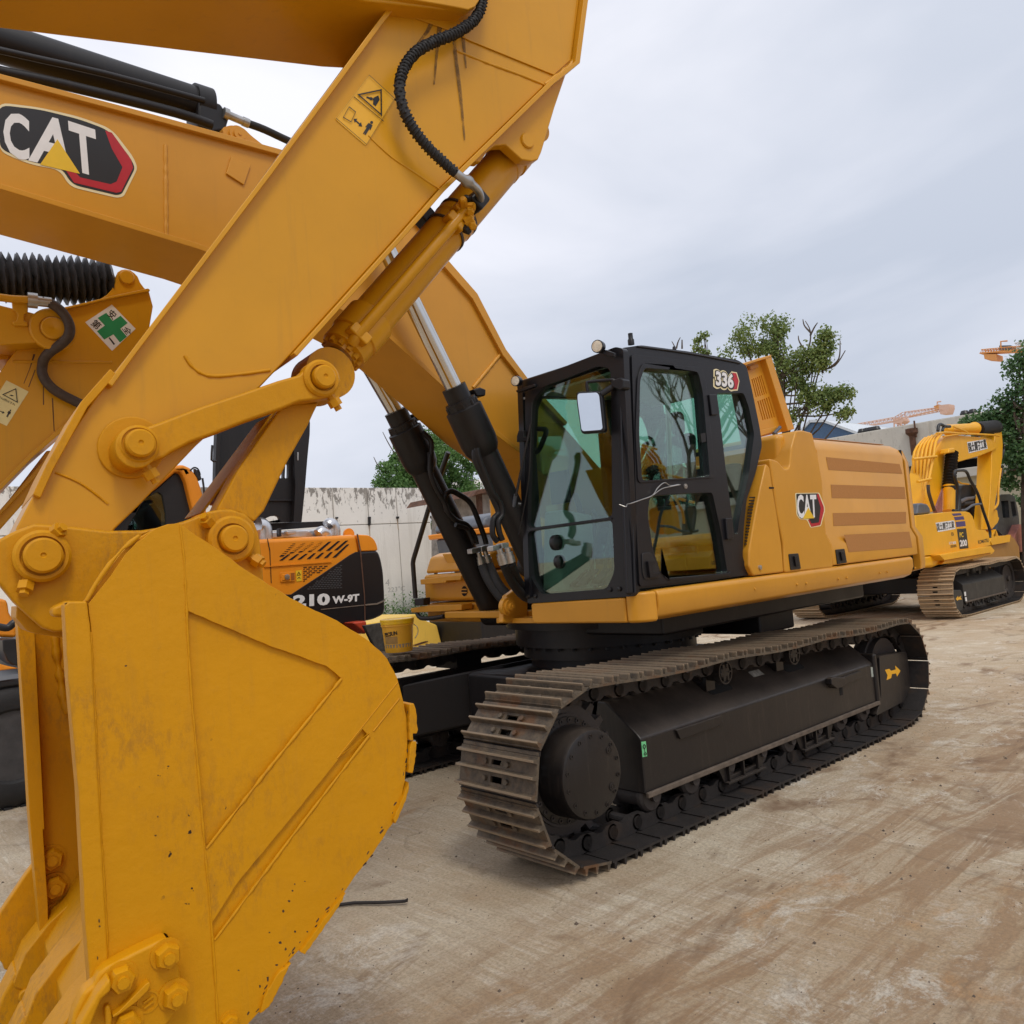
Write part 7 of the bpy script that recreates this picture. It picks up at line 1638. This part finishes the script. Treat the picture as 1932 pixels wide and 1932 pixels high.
truss('mast', *Zp('C2', (1900, 220), (1910, 900), (1950, 220), (1960, 900)), 18, .10, CRANE)

# ------------------------------------------------------------------ trees
def tree(name, label, cat, pl, base_px, blobs, mat, leaf=.13, per=90, depth=1.0, seed=1, clump=.38, trunk=.16, twigs=(), group=None, density=1.0, bark=BARK):
    """blobs: (px, py, rx, ry) measured crown masses on plane pl; foliage is leaf faces gathered in clumps"""
    rg = random.Random(seed); bx = hit(base_px, pl); base = Vector((bx.x, bx.y, 0))
    t = thing(name, label, cat, base, group)
    V, F = [], []; tips = []
    for (px, py, rx, ry) in blobs:
        c = hit((px, py), pl); ex_ = (hit((px+rx, py), pl)-c).length; ez = (hit((px, py-ry), pl)-c).length
        hz = (hit((px+rx, py), pl)-c); hz.z = 0; hz.normalize(); dz = hz.cross(ZA)
        vol = ex_*ez*min(ex_, ez*1.2)*depth; n_c = max(4, int(vol*14*density/(clump/.38)**3))
        tips.append((c, ex_, ez))
        for _ in range(n_c):
            while True:
                u = Vector((rg.uniform(-1, 1), rg.uniform(-1, 1), rg.uniform(-1, 1)))
                if u.length < 1: break
            if u.length < .45 and rg.random() < .5: u *= 1.6
            cc = c+hz*u.x*ex_+dz*u.y*min(ex_, ez*1.2)*depth+ZA*u.z*ez; cr_ = clump*rg.uniform(.5, 1.25)
            nl = int(per*rg.uniform(.5, 1.2))
            for _ in range(nl):
                d = Vector((rg.gauss(0, 1), rg.gauss(0, 1), rg.gauss(0, .75))).normalized()*cr_*rg.uniform(.35, 1)
                p = cc+d; nrm = (d.normalized()*.6+Vector((rg.gauss(0, .6), rg.gauss(0, .6), rg.gauss(.4, .5)))).normalized()
                u1, v1 = frame_of(nrm); a = rg.uniform(0, 2*pi); e1 = (u1*cos(a)+v1*sin(a)); e2 = nrm.cross(e1); s_ = leaf*rg.uniform(.6, 1.2)
                i0 = len(V); V += [p-e1*s_*.5, p+e2*s_*.34-e1*s_*.05, p+e1*s_*.5, p-e2*s_*.34-e1*s_*.05]; F.append((i0, i0+1, i0+2, i0+3))
    me = bpy.data.meshes.new('crown'); me.from_pydata([tuple(v-base) for v in V], [], F); me.materials.append(mat)
    put(bpy.data.objects.new('crown', me), t)
    bm = nb(); top = max(tips, key=lambda q: q[0].z); pth = smoothpath([base, base.lerp(top[0], .35)+Vector((.15, .1, 0)), base.lerp(top[0], .7), top[0]], 5)
    b_tube(bm, pth, trunk, 9, rfun=lambda i: trunk*(1-.8*i/len(pth)))
    tr = mk('trunk', bm, bark, t)
    for (c, ex_, ez) in tips:
        for k in range(2):
            f = rg.uniform(.45, .85); s0 = base.lerp(top[0], f); e0 = c+Vector((rg.uniform(-.5, .5)*ex_, rg.uniform(-.5, .5)*ex_, rg.uniform(0, .9)*ez)); m_ = s0.lerp(e0, .5)+Vector((rg.uniform(-.2, .2), rg.uniform(-.2, .2), -.1))
            pp = smoothpath([s0, m_, e0], 4); bm = nb(); b_tube(bm, pp, .05, 6, rfun=lambda i: trunk*.20*(1-.85*i/len(pp))+.004); mk('limb', bm, bark, tr)
    for tw_ in twigs:
        pp = smoothpath([hit(q, pl) for q in tw_], 4); bm = nb(); b_tube(bm, pp, .02, 5, rfun=lambda i: .028*(1-.8*i/len(pp))+.004); mk('twig', bm, bark, tr)
    return t
C2z = lambda *p: Zp('C2', *p)
def bl(R_, *b):
    k = RR[R_][2]/1.3416; return [(*pix(R_, x, y), rx*k, ry*k) for x, y, rx, ry in b]
tree('broadleaf_tree', 'loose yellow-green tree with bare twigs rising behind the raised grille lid', 'tree', PX(20), pix('C2', 380, 1000),
     bl('C2', (90, 110, 75, 75), (60, 200, 80, 60), (190, 150, 50, 80), (260, 50, 70, 30), (330, 110, 70, 60), (300, 210, 90, 70), (360, 300, 90, 90), (430, 380, 90, 80), (370, 440, 80, 100), (470, 230, 60, 70), (560, 200, 50, 60), (540, 290, 60, 50), (590, 135, 22, 40), (420, 560, 110, 110), (520, 480, 70, 40), (610, 470, 70, 26), (690, 470, 45, 20), (600, 540, 60, 30), (700, 590, 40, 16), (300, 330, 60, 60)),
     LEAF2, leaf=.10, per=170, depth=.8, seed=3, clump=.36, trunk=.16, density=1.7,
     twigs=(C2z((430, 300), (480, 180), (485, 90), (455, 30)), C2z((485, 120), (510, 70), (530, 40)), C2z((560, 330), (640, 300), (700, 210)), C2z((600, 320), (660, 260), (668, 150)), C2z((470, 240), (420, 160), (412, 120)), C2z((560, 350), (580, 150), (585, 70)), C2z((486, 100), (450, 60), (440, 20))))
tree('broadleaf_tree', 'small leafy treetop with bare twigs poking above the black cab roof', 'tree', PX(19), pix('C1', 1230, 700),
     bl('C1', (1245, 205, 38, 22), (1290, 125, 16, 14), (1250, 150, 14, 16), (1300, 225, 18, 10)), LEAF2, leaf=.12, per=24, seed=5, clump=.20, trunk=.07, density=2.2,
     twigs=(Zp('C1', (1120, 260), (1110, 200), (1088, 155)), Zp('C1', (1115, 200), (1125, 160), (1140, 130)), Zp('C1', (1150, 200), (1150, 145)), Zp('C1', (1240, 220), (1250, 160), (1275, 115))))
tree('broadleaf_tree', 'dense dark green tree filling the right edge above the yellow boom', 'tree', PX(22), pix('C2', 1800, 1250),
     bl('C2', (1770, 300, 50, 60), (1800, 240, 40, 60), (1790, 430, 60, 60), (1690, 560, 90, 90), (1600, 620, 80, 70), (1760, 620, 110, 110), (1540, 640, 50, 40), (1700, 740, 110, 80), (1800, 800, 130, 110), (1740, 860, 90, 90), (1700, 960, 60, 90), (1900, 600, 120, 200), (1850, 950, 100, 90), (1480, 660, 40, 20)),
     LEAF3, leaf=.115, per=170, depth=.7, seed=8, clump=.45, trunk=.22, density=2.4)
tree('shrub', 'dark shrub on the right edge above the pink bucket', 'shrub', PX(24), pix('C2', 1800, 1300), bl('C2', (1790, 1110, 50, 26), (1850, 1100, 60, 60)), LEAF3, leaf=.12, per=50, seed=9, clump=.3, trunk=.05)
tree('broadleaf_tree', 'rounded bright green tree above the white wall, left of the boom cylinders', 'tree', PY(24), (810, 1090),
     [(800, 868, 54, 54), (756, 898, 48, 36), (850, 880, 38, 40), (822, 838, 26, 22), (735, 922, 24, 16), (780, 930, 60, 30), (860, 930, 36, 40)], LEAF1, leaf=.12, per=210, depth=.9, seed=11, clump=.45, trunk=.2, density=3.0,
     twigs=([(760, 880), (735, 840), (722, 815)], [(740, 900), (715, 880), (705, 862)]))
tree('broadleaf_tree', 'shaded green tree right of the white wall end, behind the far boom cylinder', 'tree', PY(23), (850, 1140),
     [(840, 965, 30, 30), (880, 960, 30, 40), (845, 1010, 32, 32), (880, 1020, 24, 34), (900, 985, 18, 28), (850, 1055, 34, 24)], LEAF1, leaf=.12, per=190, seed=12, clump=.4, trunk=.16, density=3.0)
tree('broadleaf_tree', 'faint dark bush seen between the front bucket links and the black hood', 'tree', PY(20), (395, 1100), [(395, 945, 16, 14), (398, 965, 20, 18)], LEAF3, leaf=.14, per=40, seed=13, clump=.3, trunk=.08)

# weeds at the foot of the wall, a stray steel rod and crumbs on the concrete
def weeds(name, c0, c1_, n, h, mat, seed):
    rg = random.Random(seed); V, F = [], []
    for _ in range(n):
        p = c0.lerp(c1_, rg.random())+Vector((0, rg.uniform(-.5, .3), 0)); hh = h*rg.uniform(.3, 1); lean = Vector((rg.uniform(-.3, .3), rg.uniform(-.3, .3), 1))*hh
        for k in range(5):
            q = p+lean*(k+1)/5; s_ = .06*rg.uniform(.6, 1.4); d = Vector((rg.gauss(0, 1), rg.gauss(0, 1), rg.gauss(0, .5))).normalized(); e = d.cross(ZA).normalized()
            i0 = len(V); V += [q, q+d*s_+e*s_*.4, q+d*s_*2, q+d*s_-e*s_*.4]; F.append((i0, i0+1, i0+2, i0+3))
    me = bpy.data.meshes.new(name); me.from_pydata([tuple(v) for v in V], [], F); me.materials.append(mat); return put(bpy.data.objects.new(name, me), None)
tag(weeds('weeds', Vector((7.5, 18.6, 0)), Vector((13.6, 18.6, 0)), 900, 1.0, LEAF1, 4), 'scrubby weeds growing along the foot of the white wall', 'weeds', kind='stuff')
p0, p1 = hit((640, 1707), PZ(.012)), hit((767, 1700), PZ(.02))
sr = tube('steel_rod', [p0-EF*.3, p0, p0.lerp(p1, .6), p1-(p1-p0)*.03, p1+ZA*.01], .008, SHOEIN, None, k=3)
tag(sr, 'thin bent steel rod lying on the concrete beside the bucket', 'rod')
rg = random.Random(21); V, F = [], []
for _ in range(2500):
    x, y = rg.uniform(-3, 9), rg.uniform(-2.5, 3.5); s_ = rg.uniform(.0015, .0045)*(1+rg.random()**8*1.6)
    i0 = len(V); V += [(x-s_, y-s_, .0), (x+s_, y-s_*.7, .0), (x+s_*.8, y+s_, .0), (x-s_*.6, y+s_*.9, .0), (x+s_*.2, y, s_*1.1)]
    F += [(i0, i0+1, i0+4), (i0+1, i0+2, i0+4), (i0+2, i0+3, i0+4), (i0+3, i0, i0+4)]
me = bpy.data.meshes.new('grit'); me.from_pydata(V, [], F); me.materials.append(plain('dark_grit', (.12, .09, .065), .9, var=.4))
tag(put(bpy.data.objects.new('grit', me), None), 'crumbs of dirt and small stones scattered on the concrete', 'grit', kind='stuff')

# ------------------------------------------------------------------ what stands behind the photographer and shows mirrored in the cab glass
def bare_tree(label, x, y, h, seed):
    rg = random.Random(seed); t = thing('bare_tree', label, 'tree', (x, y, 0), 'bare trees behind the photographer')
    bm = nb()
    def grow(p, d, l, r, n):
        q = p+d*l; m_ = p.lerp(q, .5)+Vector((rg.uniform(-1, 1), rg.uniform(-1, 1), 0))*l*.06; b_tube(bm, [p, m_, q], r, 5, rfun=lambda i: r*(1-.18*i))
        if n == 0: return
        for k in range(3 if n > 2 else 2):
            a = rg.uniform(0, 2*pi); nd = (d+Vector((cos(a), sin(a), rg.uniform(.1, .5)))*rg.uniform(.35, .7)).normalized(); grow(q, nd, l*rg.uniform(.62, .82), r*.60, n-1)
    grow(Vector((x, y, 0)), Vector((.03, .02, 1)), h*.30, .16, 6); mk('branches', bm, BARK, t); return t
for i, (x, y, h) in enumerate(((14.5, -9, 8.0), (19, -12, 9.5), (25, -14, 11.0), (33, -17, 13))):
    bare_tree('leafless tree behind the photographer, mirrored in the cab door glass', x, y, h, 30+i)
def copytree(o, loc, rz):
    r_ = o.copy(); COL.objects.link(r_); r_.location = loc; r_.rotation_euler = (0, 0, rz)
    def rec(src, dst):
        for c_ in list(src.children):
            d_ = c_.copy(); COL.objects.link(d_); d_.parent = dst; rec(c_, d_)
    rec(o, r_); return r_
r_ = copytree(pc, (11.5, -7.2, 0), radians(170)); r_['label'] = 'yellow excavator behind the photographer, seen only mirrored in the cab glass'
